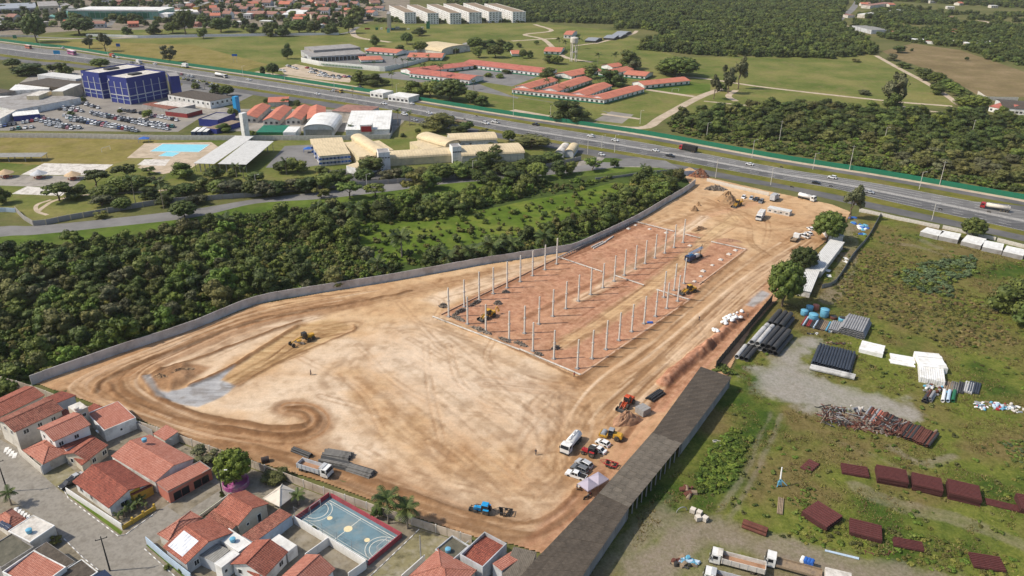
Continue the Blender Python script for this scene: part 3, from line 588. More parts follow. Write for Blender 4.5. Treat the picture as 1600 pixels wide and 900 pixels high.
hg = .22+(fbm(PX/5, PY/5, 141)-.5)*.25+(fbm(PX/1.3, PY/1.3, 142)-.5)*.18*(1-dirt)*(1-grav)
def fieldmat():
    m, t, b = newmat('storage field'); v = geo(t).outputs['Position']; a = t.nodes.new('ShaderNodeVertexColor'); a.layer_name = 'zone'
    s1 = t.nodes.new('ShaderNodeSeparateColor'); t.links.new(a.outputs[0], s1.inputs[0]); n2 = noise(t, v, .4, 6, .72); n3 = noise(t, v, 1.6, 4, .7)
    c = ramp(t, n2, [(.3, (.085,.108,.019)), (.5, (.132,.15,.029)), (.7, (.178,.178,.043))])
    c = mixc(t, s1.outputs[2], c, ramp(t, n2, [(.3, (.12,.095,.032)), (.7, (.19,.15,.06))]))
    c = mixc(t, a.outputs[1], c, ramp(t, n2, [(.3, (.03,.058,.010)), (.7, (.068,.108,.018))]))
    c = mixc(t, .6, c, ramp(t, n3, [(.3, (.6,.6,.6)), (.7, (1.2,1.2,1.2))]), 'MULTIPLY')
    gf = t.nodes.new('ShaderNodeMath'); gf.operation = 'MULTIPLY_ADD'; t.links.new(n2, gf.inputs[0]); gf.inputs[1].default_value = .9; gf.inputs[2].default_value = -.45
    def gate(ch):
        q = t.nodes.new('ShaderNodeMath'); q.operation = 'ADD'; q.use_clamp = True; t.links.new(ch, q.inputs[0]); t.links.new(gf.outputs[0], q.inputs[1])
        r = t.nodes.new('ShaderNodeMath'); r.operation = 'MULTIPLY'; t.links.new(q.outputs[0], r.inputs[0]); t.links.new(sgn(ch), r.inputs[1]); return r.outputs[0]
    def sgn(ch):
        q = t.nodes.new('ShaderNodeMapRange'); q.inputs[2].default_value = .3; t.links.new(ch, q.inputs[0]); return q.outputs[0]
    c = mixc(t, gate(s1.outputs[0]), c, ramp(t, n3, [(.3, (.175,.14,.10)), (.7, (.27,.225,.17))]))
    c = mixc(t, gate(s1.outputs[1]), c, ramp(t, n3, [(.3, (.25,.225,.195)), (.7, (.34,.315,.28))]))
    t.links.new(c, b.inputs['Base Color']); b.inputs['Roughness'].default_value = .95; b.inputs['Specular IOR Level'].default_value = .05; bump(t, b, n3, .6, .25); return m
MATS['field'] = fieldmat
gridmesh('field_ground', FIELD, P, nx, ny, hg, {'zone': [dirt, grav, dry, lush]}, 'field')
FIELD_DIRT = lambda P2: np.maximum(fillmask(P2, [(1168,590),(1210,560),(1262,528),(1288,530),(1262,560),(1262,592),(1330,608),(1420,622),(1445,650),(1430,662),(1330,645),(1260,640),(1200,622)], 1.8, 2.5, 101), fillmask(P2, [(930,920),(1000,860),(1042,812),(1062,800),(1110,800),(1180,825),(1280,850),(1400,880),(1500,905),(1500,960),(900,960)], 2, 2, 102))
# ================================================================ vegetation
def _ico():
    t = (1+5**.5)/2; v = [(-1,t,0),(1,t,0),(-1,-t,0),(1,-t,0),(0,-1,t),(0,1,t),(0,-1,-t),(0,1,-t),(t,0,-1),(t,0,1),(-t,0,-1),(-t,0,1)]
    f = [(0,11,5),(0,5,1),(0,1,7),(0,7,10),(0,10,11),(1,5,9),(5,11,4),(11,10,2),(10,7,6),(7,1,8),(3,9,4),(3,4,2),(3,2,6),(3,6,8),(3,8,9),(4,9,5),(2,4,11),(6,2,10),(8,6,7),(9,8,1)]
    v = [Vector(p).normalized() for p in v]; c = {}; F = []
    def mid(a, b):
        k = (min(a, b), max(a, b))
        if k not in c: v.append(((v[a]+v[b])/2).normalized()); c[k] = len(v)-1
        return c[k]
    for a, b, d in f:
        x, y, z = mid(a, b), mid(b, d), mid(d, a); F += [(a,x,z),(b,y,x),(d,z,y),(x,y,z)]
    return np.array([list(p) for p in v]), np.array(F)
ICO_V, ICO_F = _ico()
def leafcloud(name, seed, clumps, per, leaf, mat, core=.8, up=.25):
    """clumps: (x,y,z,rx,rz). Small leaf-sized faces spread over each clump, and an uneven inner mass."""
    g = np.random.default_rng(seed); V = []; F = []; n = 0
    for (x, y, z, rx, rz) in clumps:
        k = max(6, int(per)); d = g.normal(size=(k, 3)); d[:, 2] += up; d /= np.linalg.norm(d, axis=1)[:, None]
        p = np.array([x, y, z])+d*np.array([rx, rx, rz])*(g.uniform(.72, 1.14, (k, 1)))
        nn = d*.95+g.normal(size=(k, 3))*.32; nn /= np.linalg.norm(nn, axis=1)[:, None]
        a = np.cross(nn, g.normal(size=(k, 3))); a /= np.linalg.norm(a, axis=1)[:, None]; b = np.cross(nn, a); s = leaf*g.uniform(.55, 1.25, (k, 1)); s2 = s*g.uniform(.5, .9, (k, 1))
        V += [np.stack([p-a*s, p-b*s2*.8+nn*s*.12, p+a*s, p+b*s2-nn*s*.12], 1).reshape(-1, 3)]; F += [np.arange(4*k).reshape(k, 4)+n]; n += 4*k
        if core:
            cv = ICO_V*np.array([rx, rx, rz])*core*g.uniform(.82, 1.12, (len(ICO_V), 1))+np.array([x, y, z]); V += [cv]; q = ICO_F+n; F += [np.c_[q, q[:, 2]]]; n += len(cv)
    V = np.concatenate(V); F = np.concatenate(F)
    me = bpy.data.meshes.new(name); fl = [tuple(f) if f[2] != f[3] else tuple(f[:3]) for f in F.tolist()]
    me.from_pydata(V.tolist(), [], fl); me.materials.append(M(mat)); me.update(); return me
def clumpset(seed, R_, z0, z1, n, r, flat=.8, shape='dome'):
    g = random.Random(seed); out = []
    for i in range(n):
        for _ in range(30):
            a = g.uniform(0, 2*PI); t = g.random(); rad = R_*math.sqrt(g.random()); zz = lerp(z0, z1, t)
            prof = math.sqrt(max(0, 1-(2*max(t, .28)-.9)**2)) if shape == 'dome' else (.45+.55*math.sin(PI*min(1, t*1.05)))
            if rad < R_*prof: break
        k = r*g.uniform(.65, 1.25); out.append((rad*math.cos(a)*.86, rad*math.sin(a)*.86, zz, k, k*flat))
    return out
def trunkmesh(name, seed, h, r, limbs, mat='bark', top=.55):
    g = random.Random(seed); mb = MB(); p = Vector((0,0,-.3)); pts = [p]
    for i in range(4): pts.append(Vector((g.uniform(-.2,.2)*h*.12*(i+1), g.uniform(-.2,.2)*h*.12*(i+1), h*top*(i+1)/4)))
    for i in range(4): mb.cyl(pts[i], pts[i+1], r*(1-.16*i), r*(1-.16*(i+1)), 7)
    for i in range(limbs):
        a = 2*PI*i/limbs+g.uniform(-.4,.4); s = pts[2+i % 3]; L = h*g.uniform(.25,.42); e = s+Vector((math.cos(a)*L*.75, math.sin(a)*L*.75, L*.8)); m_ = (s+e)/2+Vector((0,0,L*.08))
        mb.cyl(s, m_, r*.5, r*.34, 5); mb.cyl(m_, e, r*.34, r*.12, 5)
    return mb.mesh(name, mat, True)
# reference trees are 7 m wide and 8 m tall
CROWN, TRUNK = {}, {}
for k in range(4):
    for nm, mt in (('dark','fol_dark'), ('mid','fol_mid'), ('olive','fol_olive')):
        CROWN['round_'+nm, k] = leafcloud('crown', 100+k*7, clumpset(k+1, 3.5 if k < 2 else 3.0, 1.6, 7.0, *((17, 1.5) if k < 2 else (11, 1.75))), 84 if k < 2 else 150, .34, mt)
    CROWN['bright', k] = leafcloud('crown', 300+k, clumpset(k+21, 3.5, 1.4, 7.2, 22, 1.3), 62, .40, 'fol_bright')
    CROWN['grey', k] = leafcloud('crown', 320+k, clumpset(k+41, 3.5, 1.6, 7.2, 15, 1.4), 62, .42, 'fol_grey')
    CROWN['yellow', k] = leafcloud('crown', 340+k, clumpset(k+61, 3.5, 2.2, 7.4, 15, 1.3), 55, .42, 'fol_yellow')
    CROWN['spread', k] = leafcloud('crown', 360+k, clumpset(k+81, 3.5, 4.2, 7.2, 16, 1.15, .62), 55, .40, 'fol_dark')
    CROWN['spreadmid', k] = leafcloud('crown', 380+k, clumpset(k+91, 3.5, 3.4, 7.4, 15, 1.2, .7), 55, .40, 'fol_mid')
    CROWN['euc', k] = leafcloud('crown', 400+k, clumpset(k+111, 3.5, 2.0, 7.7, 17, 1.02, .95, 'tall'), 55, .36, 'fol_grey', .72)
    CROWN['bush', k] = leafcloud('crown', 420+k, clumpset(k+131, 3.5, .8, 5.6, 13, 1.7), 50, .5, 'fol_mid')
    CROWN['bushgrey', k] = leafcloud('crown', 430+k, clumpset(k+141, 3.5, .8, 5.6, 13, 1.7), 50, .5, 'fol_grey')
    CROWN['dome', k] = leafcloud('crown', 450+k, [(2.75*math.cos(i*2.4)*math.sqrt(1-z*z), 2.75*math.sin(i*2.4)*math.sqrt(1-z*z), 4.5+2.7*z, .98+.18*math.sin(i*7.1+k), .95) for i, z in enumerate(np.linspace(-.62, .98, 34))]+[(0,0,4.4,2.5,2.5)], 62, .27, 'fol_dark' if k % 2 else 'fol_mid'); CROWN['domebright', k] = leafcloud('crown', 460+k, [(2.75*math.cos(i*2.4)*math.sqrt(1-z*z), 2.75*math.sin(i*2.4)*math.sqrt(1-z*z), 4.5+2.7*z, 1.0+.2*math.sin(i*7.1+k), .95) for i, z in enumerate(np.linspace(-.7, .98, 36))]+[(0,0,4.4,2.5,2.5)], 70, .25, 'fol_bright')
    TRUNK[k] = trunkmesh('trunk', 500+k, 8, .24, 5)
HGT = {'bush': 7.2, 'bushgrey': 7.2}
def tree(kind, loc, w, h, label, name='tree', group=None, cat='tree', rz=None):
    if (kind, 0) not in CROWN: kind = 'round_'+kind
    k = R.randrange(4); t = thing(name, label, cat, loc, R.uniform(0, 6.28) if rz is None else rz, group)
    t.scale = (w/7.2, w/7.2, h/HGT.get(kind, 8.3)); link('trunk', TRUNK[R.randrange(4)], t); link('crown', CROWN[kind, k], t); return t
def ptree(px, py, wpx, hpx, kind, label, name='tree', group=None, cat='tree'):
    g = G(px, py); m_ = mpp(px, py); dep = math.atan2(H, g.length); return tree(kind, g, wpx*m_, max(1.2, (hpx*m_-wpx*m_*.45*math.sin(dep))/math.cos(dep)), label, name, group, cat)
# palms
def frondmesh(name, L, droop, wl, n, mat, seed):
    g = random.Random(seed); mb = MB(); pts = []
    for i in range(n+1):
        t = i/n; pts.append(Vector((L*t*(1-.16*droop*t), 0, L*(.42*t-droop*.85*t*t))))
    for i in range(n): mb.cyl(pts[i], pts[i+1], .05*(1-i/n)+.012, .05*(1-(i+1)/n)+.01, 3, 0, False)
    for i in range(1, n+1):
        t = i/n; l = wl*1.15*(math.sin(PI*min(1, t*.9+.12))**.6)*g.uniform(.85,1.1); d = (pts[i]-pts[i-1]).normalized(); c = pts[i]
        for s in (-1, 1):
            tip = c+d*l*.55+Vector((0, s*l*.85, -l*(.25+.25*droop))); e = d*L/n*.42; mb.poly([tuple(c-e), tuple(c+e*1.3), tuple(tip+e*.6), tuple(tip-e*.4)])
    return mb.mesh(name, mat)
FROND = [frondmesh('frond', 3.2, dr, .95, 9, 'palmleaf', i) for i, dr in enumerate((.25, .6, 1.0))]
PTR = MB(); PTR.lathe([(.26,-.2),(.22,.5),(.17,2),(.15,4),(.14,5.8),(.16,6)], 8); PTR = PTR.mesh('trunk', 'palmtrunk', True)
def palm(loc, h, spread, label, n=15, name='palm_tree', group=None, fat=1.0):
    t = thing(name, label, 'palm tree', loc, R.uniform(0, 6), group); tr = link('trunk', PTR, t); tr.scale = (fat, fat, h/6)
    for i in range(n):
        q = i/n; f = link('frond', FROND[0 if q < .3 else 1 if q < .7 else 2], t, (0, 0, h-.05), None, spread/3.0*R.uniform(.88,1.08)); f.rotation_euler = (R.uniform(-.25,.25), R.uniform(-.55,-.3)*(1-q)+.12*q, i*2.4)
    return t
def ppalm(px, py, wpx, hpx, label, n=13, group=None, **kw):
    g = G(px, py); m_ = mpp(px, py); return palm(g, max(1.5, hpx*m_*1.02-wpx*m_*.18), wpx*m_*.52, label, n, 'palm_tree', group, **kw)
# many small ones that nobody could count
def scatter(name, pts, sc, protos, label):
    pts = np.asarray(pts, np.float32); n = len(pts); me = bpy.data.meshes.new(name); me.vertices.add(n); me.vertices.foreach_set('co', pts.ravel())
    g = np.random.default_rng(n)
    for nm, ty, val in (('sc', 'FLOAT_VECTOR', np.asarray(sc, np.float32)), ('rot', 'FLOAT_VECTOR', np.c_[np.zeros(n), np.zeros(n), g.uniform(0, 6.28, n)].astype(np.float32))):
        at = me.attributes.new(nm, ty, 'POINT'); at.data.foreach_set('vector', val.ravel())
    at = me.attributes.new('idx', 'INT', 'POINT'); at.data.foreach_set('value', g.integers(0, len(protos), n).astype(np.int32))
    col = bpy.data.collections.new(name+'_pieces')
    for p in protos: col.objects.link(bpy.data.objects.new('piece', p))
    t = bpy.data.node_groups.new(name, 'GeometryNodeTree'); t.interface.new_socket('Geometry', in_out='INPUT', socket_type='NodeSocketGeometry'); t.interface.new_socket('Geometry', in_out='OUTPUT', socket_type='NodeSocketGeometry')
    i = t.nodes.new('NodeGroupInput'); o = t.nodes.new('NodeGroupOutput'); ip = t.nodes.new('GeometryNodeInstanceOnPoints'); ci = t.nodes.new('GeometryNodeCollectionInfo')
    ci.inputs['Collection'].default_value = col; ci.inputs['Separate Children'].default_value = True; ci.inputs['Reset Children'].default_value = True; ip.inputs['Pick Instance'].default_value = True
    def attr(nm, ty):
        a = t.nodes.new('GeometryNodeInputNamedAttribute'); a.data_type = ty; a.inputs[0].default_value = nm; return a.outputs[0]
    L = t.links.new; L(i.outputs[0], ip.inputs['Points']); L(ci.outputs[0], ip.inputs['Instance']); L(attr('idx','INT'), ip.inputs['Instance Index']); L(attr('rot','FLOAT_VECTOR'), ip.inputs['Rotation']); L(attr('sc','FLOAT_VECTOR'), ip.inputs['Scale']); L(ip.outputs[0], o.inputs[0])
    ob = link(name, me); md = ob.modifiers.new('scatter', 'NODES'); md.node_group = t; return tag(ob, label, kind='stuff')
def fillpts(px, step, seed, jitter=.9):
    Pp, a, b = gridpoints(px, step); g = np.random.default_rng(seed); Pp = Pp+g.uniform(-.5, .5, Pp.shape)*step*jitter; return Pp[inside(Pp, px)]
BUSH = [leafcloud('bush', 600+k, clumpset(k+201, .9, .25, 1.15, 6, .55), 30, .2, m_) for k, m_ in enumerate(('fol_mid','fol_bright','fol_dark','fol_olive'))]
TUFT = []
for k, mt in enumerate(('grassblade','grassblade','grassdry')):
    g = random.Random(k); mb = MB()
    for i in range(26):
        a = g.uniform(0, 6.28); r = g.random()*.55; l = g.uniform(.3,.75); x, y = r*math.cos(a), r*math.sin(a); lx, ly = g.uniform(-.25,.25), g.uniform(-.25,.25); wv = g.uniform(.05,.13); c, s = math.cos(a*3)*wv, math.sin(a*3)*wv
        mb.poly([(x-c,y-s,0),(x+c,y+s,0),(x+lx+c*.4,y+ly+s*.4,l),(x+lx-c*.4,y+ly-s*.4,l)])
    TUFT.append(mb.mesh('tuft', mt))
WOODC = [CROWN[k, i] for k in ('round_dark','round_dark','round_mid','round_dark') for i in range(2)]
def wood(name, px, step, w, h, seed, label, protos=None, zoff=-1.2, thr=.28):
    Pp = fillpts(px, step, seed); Pp = Pp[fbm(Pp[:, 0]/(step*7), Pp[:, 1]/(step*7), seed, 3) > thr]; g = np.random.default_rng(seed); n = len(Pp); s = g.uniform(.7, 1.3, n)
    return scatter(name, np.c_[Pp, np.full(n, zoff)], np.stack([s*w/8.2, s*w/8.2, s*g.uniform(.8, 1.2, n)*h/8.3], 1), protos or WOODC, label)

# ---- the wood beside the site: trees one by one, bushes as undergrowth
WOOD = [(-40,650),(-60,425),(60,392),(150,380),(300,362),(400,340),(500,330),(560,330),(575,350),(555,365),(560,392),(590,415),(640,412),(600,433),(500,452),(400,468),(300,500),(200,536),(60,588)]
WOOD2 = [(560,331),(600,320),(700,306),(800,292),(860,290),(820,308),(720,332),(640,345),(580,345)]
WOOD3 = [(640,412),(700,398),(780,382),(840,365),(900,345),(940,325),(975,300),(1000,280),(1040,270),(1062,285),(1040,310),(960,352),(870,386),(760,403),(660,420)]
bp = np.concatenate([fillpts(WOOD, 2.3, 11), fillpts(WOOD2, 2.0, 12), fillpts(WOOD3, 2.0, 13), fillpts([(820,295),(900,284),(960,278),(900,300),(830,308)], 3.4, 14), fillpts([(560,350),(760,330),(960,290),(990,315),(820,370),(640,410),(580,400)], 5.5, 15), fillpts([(0,398),(150,378),(400,338),(600,318),(800,290),(800,295),(600,324),(400,346),(150,388),(0,410)], 1.7, 16)])
g = np.random.default_rng(5); s = g.uniform(.7, 2.0, len(bp)); s[fbm(bp[:, 0]/9, bp[:, 1]/9, 9) < .42] *= .6
scatter('undergrowth', np.c_[bp, np.zeros(len(bp))], np.stack([s, s, s*g.uniform(.7, 1.25, len(bp))], 1), BUSH+[BUSH[1], leafcloud('bush', 655, clumpset(305, .9, .2, .9, 7, .5), 40, .18, 'fol_yellow')], 'tangled green undergrowth filling the wood beside the earthworks')
def poisson(px, d, seed, nmax):
    Pp = fillpts(px, d*.55, seed, 1.0); g = np.random.default_rng(seed); g.shuffle(Pp); out = []
    for p in Pp:
        if all((p[0]-q[0])**2+(p[1]-q[1])**2 > d*d for q in out): out.append(p)
        if len(out) >= nmax: break
    return out
n = 0
for poly, d, mx, kinds in ((WOOD, 5.3, 300, ['dark','dark','mid','mid','olive','grey','bright','spreadmid']), (WOOD2, 5.4, 36, ['mid','dark','bright','bush']), (WOOD3, 5.2, 44, ['dark','mid','bush','dark','olive'])):
    for p in poisson(poly, d, int(d*10), mx):
        if poly is WOOD and fbm(np.array([p[0]/19]), np.array([p[1]/19]), 88, 3)[0] < .42: continue
        kd = R.choice(kinds); wd = R.choice([5.0, 5.8, 6.5, 7.2, 8.2, 9.8])*R.uniform(.9, 1.1); pale = kd in ('olive', 'grey'); 
        lab = {'grey': 'dull grey green tree among the darker crowns of the wood', 'olive': 'olive tinted tree among the darker crowns of the wood', 'bright': 'fresh green leafy tree in the wood beside the earthworks', 'bush': 'low bushy tree in the wood beside the earthworks'}.get(kd, 'dense dark green tree in the wood beside the earthworks')
        tree(kd, (p[0], p[1], -.3), wd, wd*R.uniform(.62, .95)+1.6, lab, 'wood_tree', 'trees of the wood beside the site'); n += 1
# palms and broad fronds inside the wood's edge
ppalm(628,402,40,40, 'stout palm with hanging dead fronds standing alone in the meadow', 18, fat=1.8)
for i, (x, y, wd, hp) in enumerate([(735,408,42,26),(768,404,40,28),(800,398,40,26),(700,414,36,22),(590,425,36,22),(480,438,38,26),(355,360,34,24),(555,345,34,26),(520,350,30,22),(60,455,36,24),(850,385,34,22),(500,340,32,22)]):
    ppalm(x, y, wd, hp, ('broad leaved palm leaning over the grey wall' if y > 380 and x > 600 else 'low palm crown among the trees of the wood'), 12, 'low palms in the wood')

# ---- woods far off, each a mass
wood('far_wood', [(700,-30),(700,8),(800,22),(830,34),(960,38),(962,46),(1000,44),(1035,52),(1030,60),(985,78),(1050,82),(1110,88),(1200,89),(1300,92),(1372,84),(1350,62),(1325,50),(1312,36),(1322,8),(1335,-30)], 7.4, 10, 8.5, 21, 'broad dark wood covering the land behind the green field')
wood('far_wood', [(1345,45),(1330,42),(1340,25),(1400,12),(1500,20),(1620,25),(1700,60),(1620,115),(1585,108),(1560,100),(1500,75),(1440,68),(1380,62)], 8.2, 10, 8, 22, 'scattered dark wood around the far farm buildings', thr=.46)
wood('far_wood', [(1330,-40),(1800,-40),(1800,12),(1620,14),(1500,8),(1400,2),(1340,10)], 12, 13, 9, 23, 'dark wood along the top edge right of the road')
wood('far_wood', [(400,-45),(1000,-45),(840,2),(800,-6),(700,-12),(600,-10)], 16, 14, 10, 24, 'wood rising behind the white apartment rows')
wood('hedge_wood', [(578,30),(640,30),(800,27),(840,35),(700,36),(590,35)], 6, 7.5, 5, 25, 'dark hedge line in front of the white apartments')
GROVE = [(1038,196),(1060,182),(1130,172),(1210,164),(1300,171),(1400,178),(1500,178),(1600,184),(1700,196),(1700,235),(1600,236),(1500,242),(1400,246),(1320,236),(1230,222),(1130,212),(1060,205)]
for p in poisson(GROVE, 8.2, 77, 150):
    kd = R.choice(['dark','dark','dark','dark','dark','mid','olive']); tree(kd, (p[0], p[1], -.4), R.uniform(9, 13), R.uniform(7, 10), 'olive crowned tree in the dense grove behind the green fence' if kd == 'olive' else 'dark dense tree in the grove behind the green fence', 'grove_tree', 'trees of the grove behind the fence')
for p in poisson([(1375,252),(1420,246),(1500,244),(1600,240),(1700,240),(1720,300),(1600,290),(1500,276),(1430,266)], 7.6, 78, 60):
    kd = R.choice(['olive','mid','olive','grey']); tree(kd, (p[0], p[1], -.4), R.uniform(8, 11.5), R.uniform(6, 8.5), 'grey green tree behind the green fence at the right edge' if kd == 'grey' else 'olive green tree behind the green fence at the right edge', 'grove_tree', 'lighter trees behind the fence')
bp = np.concatenate([fillpts([(1040,203),(1130,214),(1230,226),(1330,240),(1400,252),(1480,272),(1600,292),(1700,310),(1700,322),(1600,303),(1400,270),(1200,236),(1090,216)], 3.4, 31), fillpts(GROVE, 4.5, 32)])
g = np.random.default_rng(6); s = g.uniform(1.0, 2.6, len(bp)); scatter('thicket', np.c_[bp, np.zeros(len(bp))], np.stack([s, s, s*.8], 1), BUSH, 'low green thicket between the grove and the green fence')

# ---- rough grass and weeds of the storage field
fp = fillpts([(1335,360),(1420,352),(1600,392),(1700,420),(1850,560),(1850,930),(960,930),(1000,800),(1060,735),(1150,610),(1160,560),(1240,450),(1290,400)], .95, 41)
bare = FIELD_DIRT(fp); f2 = fbm(fp[:, 0]/7, fp[:, 1]/7, 42); fp = fp[(bare < .25) & (f2 > .49)]
g = np.random.default_rng(7); s = g.uniform(.6, 1.35, len(fp)); scatter('grass_tufts', np.c_[fp, np.full(len(fp), .02)], np.stack([s*1.3, s*1.3, s*.5], 1), TUFT, 'rough yellow green grass of the storage field')
def weeds(name, px, step, smin, smax, protos, label, seed, z=.0):
    q = fillpts(px, step, seed); g = np.random.default_rng(seed); s = g.uniform(smin, smax, len(q)); scatter(name, np.c_[q, np.full(len(q), z)], np.stack([s, s, s*.75], 1), protos, label)
WB = leafcloud('bush', 650, clumpset(301, .9, .25, 1.0, 7, .5), 40, .16, 'fol_bright'); WG = leafcloud('bush', 651, clumpset(302, .9, .25, 1.1, 7, .5), 40, .16, 'shrubgrey'); WD = leafcloud('bush', 652, clumpset(303, .9, .25, 1.1, 7, .5), 46, .15, 'grassdry'); WY = leafcloud('bush', 653, clumpset(304, .9, .2, .9, 7, .5), 40, .16, 'fol_yellow')
weeds('weeds', [(1085,740),(1110,700),(1145,672),(1172,690),(1150,745),(1125,775),(1090,770)], 1.1, .5, 1.15, [WB, BUSH[1], WB], 'fresh green weeds growing beside the long shed', 51)
weeds('weeds', [(1395,430),(1450,410),(1520,400),(1530,425),(1480,450),(1500,470),(1430,455)], 2.0, .8, 1.9, [WG, WG, BUSH[0]], 'blue green shrubs scattered in the rough field', 52)
weeds('weeds', [(1310,430),(1360,395),(1400,400),(1470,430),(1560,490),(1590,540),(1480,545),(1380,500),(1300,480)], 1.9, .45, 1.15, [WD, WY, BUSH[3]], 'dry tan grass clumps of the rough field', 53)
weeds('weeds', [(1215,840),(1300,810),(1400,830),(1500,850),(1600,880),(1640,940),(1500,900),(1350,870),(1240,850)], 1.5, .4, .95, [WY, WB, WY, BUSH[3]], 'yellow green weeds between the rusty plate stacks', 54)
weeds('weeds', [(1230,780),(1270,760),(1290,800),(1250,830)], 1.3, .4, .8, [WB, BUSH[0]], 'green weeds around the leaning plate stack', 55)
weeds('weeds', [(1560,690),(1600,690),(1640,730),(1580,725)], 1.4, .5, .9, [BUSH[0], WG], 'dark green weeds at the field edge', 56)
weeds('weeds', [(1120,570),(1142,580),(1150,588),(1115,582)], 1.1, .7, 1.3, [BUSH[0], BUSH[2]], 'bushes at the head of the long shed', 57)

fq_ = fillpts([(1335,365),(1420,356),(1600,398),(1750,440),(1850,560),(1850,930),(1400,860),(1080,790),(1150,640),(1180,570),(1240,470)], 3.0, 58); fq_ = fq_[(FIELD_DIRT(fq_) < .2) & (fbm(fq_[:, 0]/10, fq_[:, 1]/10, 59, 3) > .5)]
g = np.random.default_rng(9); s = g.uniform(.35, .95, len(fq_)); scatter('weeds', np.c_[fq_, np.full(len(fq_), .05)], np.stack([s, s, s*.7], 1), [WY, WB, BUSH[3], BUSH[0]], 'low weeds dotted all over the storage field')
# ================================================================ builders shared by many things
def bframe(A, B, Cc, h):
    a, b, c = G(*A, h), G(*B, h), G(*Cc, h); d = b-a; L = math.hypot(d.x, d.y); u = Vector((d.x, d.y, 0))/L; n = Vector((-u.y, u.x, 0)); Wd = (c-a).dot(n)
    if Wd < 0: a, b = b, a; u = -u; n = -n; Wd = -Wd
    return Vector((a.x, a.y, 0)), math.atan2(u.y, u.x), L, Wd
def roofpart(kind, L, Wd, h, rise, over, mat, parent, along='x', name='roof', ridge=True):
    Lr, Wr = (L, Wd) if along == 'x' else (Wd, L); o = over; mb = MB(); th = .14; e = rise*o/(Wr/2) if kind in ('gable', 'hip') else rise*o/Wr
    x0, x1, y0, y1, ym = -o, Lr+o, -o, Wr+o, Wr/2
    if kind == 'gable':
        for (ya, yb) in ((y0, ym), (y1, ym)):
            q = [(x0,ya,-e),(x1,ya,-e),(x1,yb,rise),(x0,yb,rise)]
            if ya > yb: q = q[::-1]
            mb.hexa([(x,y,z) for x,y,z in q], [(x,y,z+th) for x,y,z in q])
        if ridge: mb.cyl((x0,ym,rise+th),(x1,ym,rise+th),.13,.13,6,1)
    elif kind == 'hip':
        k = min(Wr/2, Lr/2-.01); xa, xb = k, Lr-k; t = [(x0,y0,-e),(x1,y0,-e),(x1,y1,-e),(x0,y1,-e),(xa,ym,rise),(xb,ym,rise)]; t2 = [(x,y,z+th) for x,y,z in t]
        mb._add(t2, [(0,1,5,4),(2,3,4,5),(1,2,5),(3,0,4)], 0); mb._add(t, [(3,2,1,0)], 0); mb._add(t+t2, [(0,1,7,6),(1,2,8,7),(2,3,9,8),(3,0,6,9)], 0)
        if ridge:
            for p, q in ((0,4),(3,4),(1,5),(2,5),(4,5)): mb.cyl(t2[p], t2[q], .12, .12, 5, 1)
    elif kind in ('shed', 'shedr'):
        za, zb = (-e, rise+e) if kind == 'shed' else (rise+e, -e); q = [(x0,y0,za),(x1,y0,za),(x1,y1,zb),(x0,y1,zb)]; mb.hexa(q, [(x,y,z+th) for x,y,z in q])
    elif kind == 'vault':
        n = 10; pr = [(Wr/2-(Wr/2+o)*math.cos(PI*i/n), rise*math.sin(PI*i/n)**.8) for i in range(n+1)]
        for (ya, za), (yb, zb) in zip(pr[:-1], pr[1:]): mb.hexa([(x0,ya,za),(x1,ya,za),(x1,yb,zb),(x0,yb,zb)], [(x0,ya,za+th),(x1,ya,za+th),(x1,yb,zb+th),(x0,yb,zb+th)])
    else: mb.box(x0, x1, y0, y1, 0, .16)
    r = mb.obj(name, [mat, mat], parent); r.location = (0, 0, h)
    if along == 'y': r.rotation_euler = (0, 0, PI/2); r.location = (L, 0, h)
    return r
WMESH = {}
def window(parent, face, u, w_, z0, hh, L, Wd, frame='white', pane='pane', sub=True, name='window'):
    k = (round(w_, 1), round(hh, 1), frame, pane, sub)
    if k not in WMESH:
        mb = MB(); t = .1
        mb.box(-w_/2-t, w_/2+t, -.05, .03, -t, 0); mb.box(-w_/2-t, w_/2+t, -.05, .03, hh, hh+t); mb.box(-w_/2-t, -w_/2, -.05, .03, 0, hh); mb.box(w_/2, w_/2+t, -.05, .03, 0, hh)
        if w_ > .9: mb.box(-.035, .035, -.035, .02, 0, hh)
        pb = MB(); pb.box(-w_/2, w_/2, -.025, .015, 0, hh); WMESH[k] = (mb.mesh('window', frame), pb.mesh('pane', pane))
    f = link(name, WMESH[k][0], parent); link('pane', WMESH[k][1], f)
    x, y, r = {'s': (u*L, 0, 0), 'n': ((1-u)*L, Wd, PI), 'e': (L, u*Wd, PI/2), 'w': (0, (1-u)*Wd, -PI/2)}[face]
    f.location = (x, y, z0); f.rotation_euler = (0, 0, r); return f
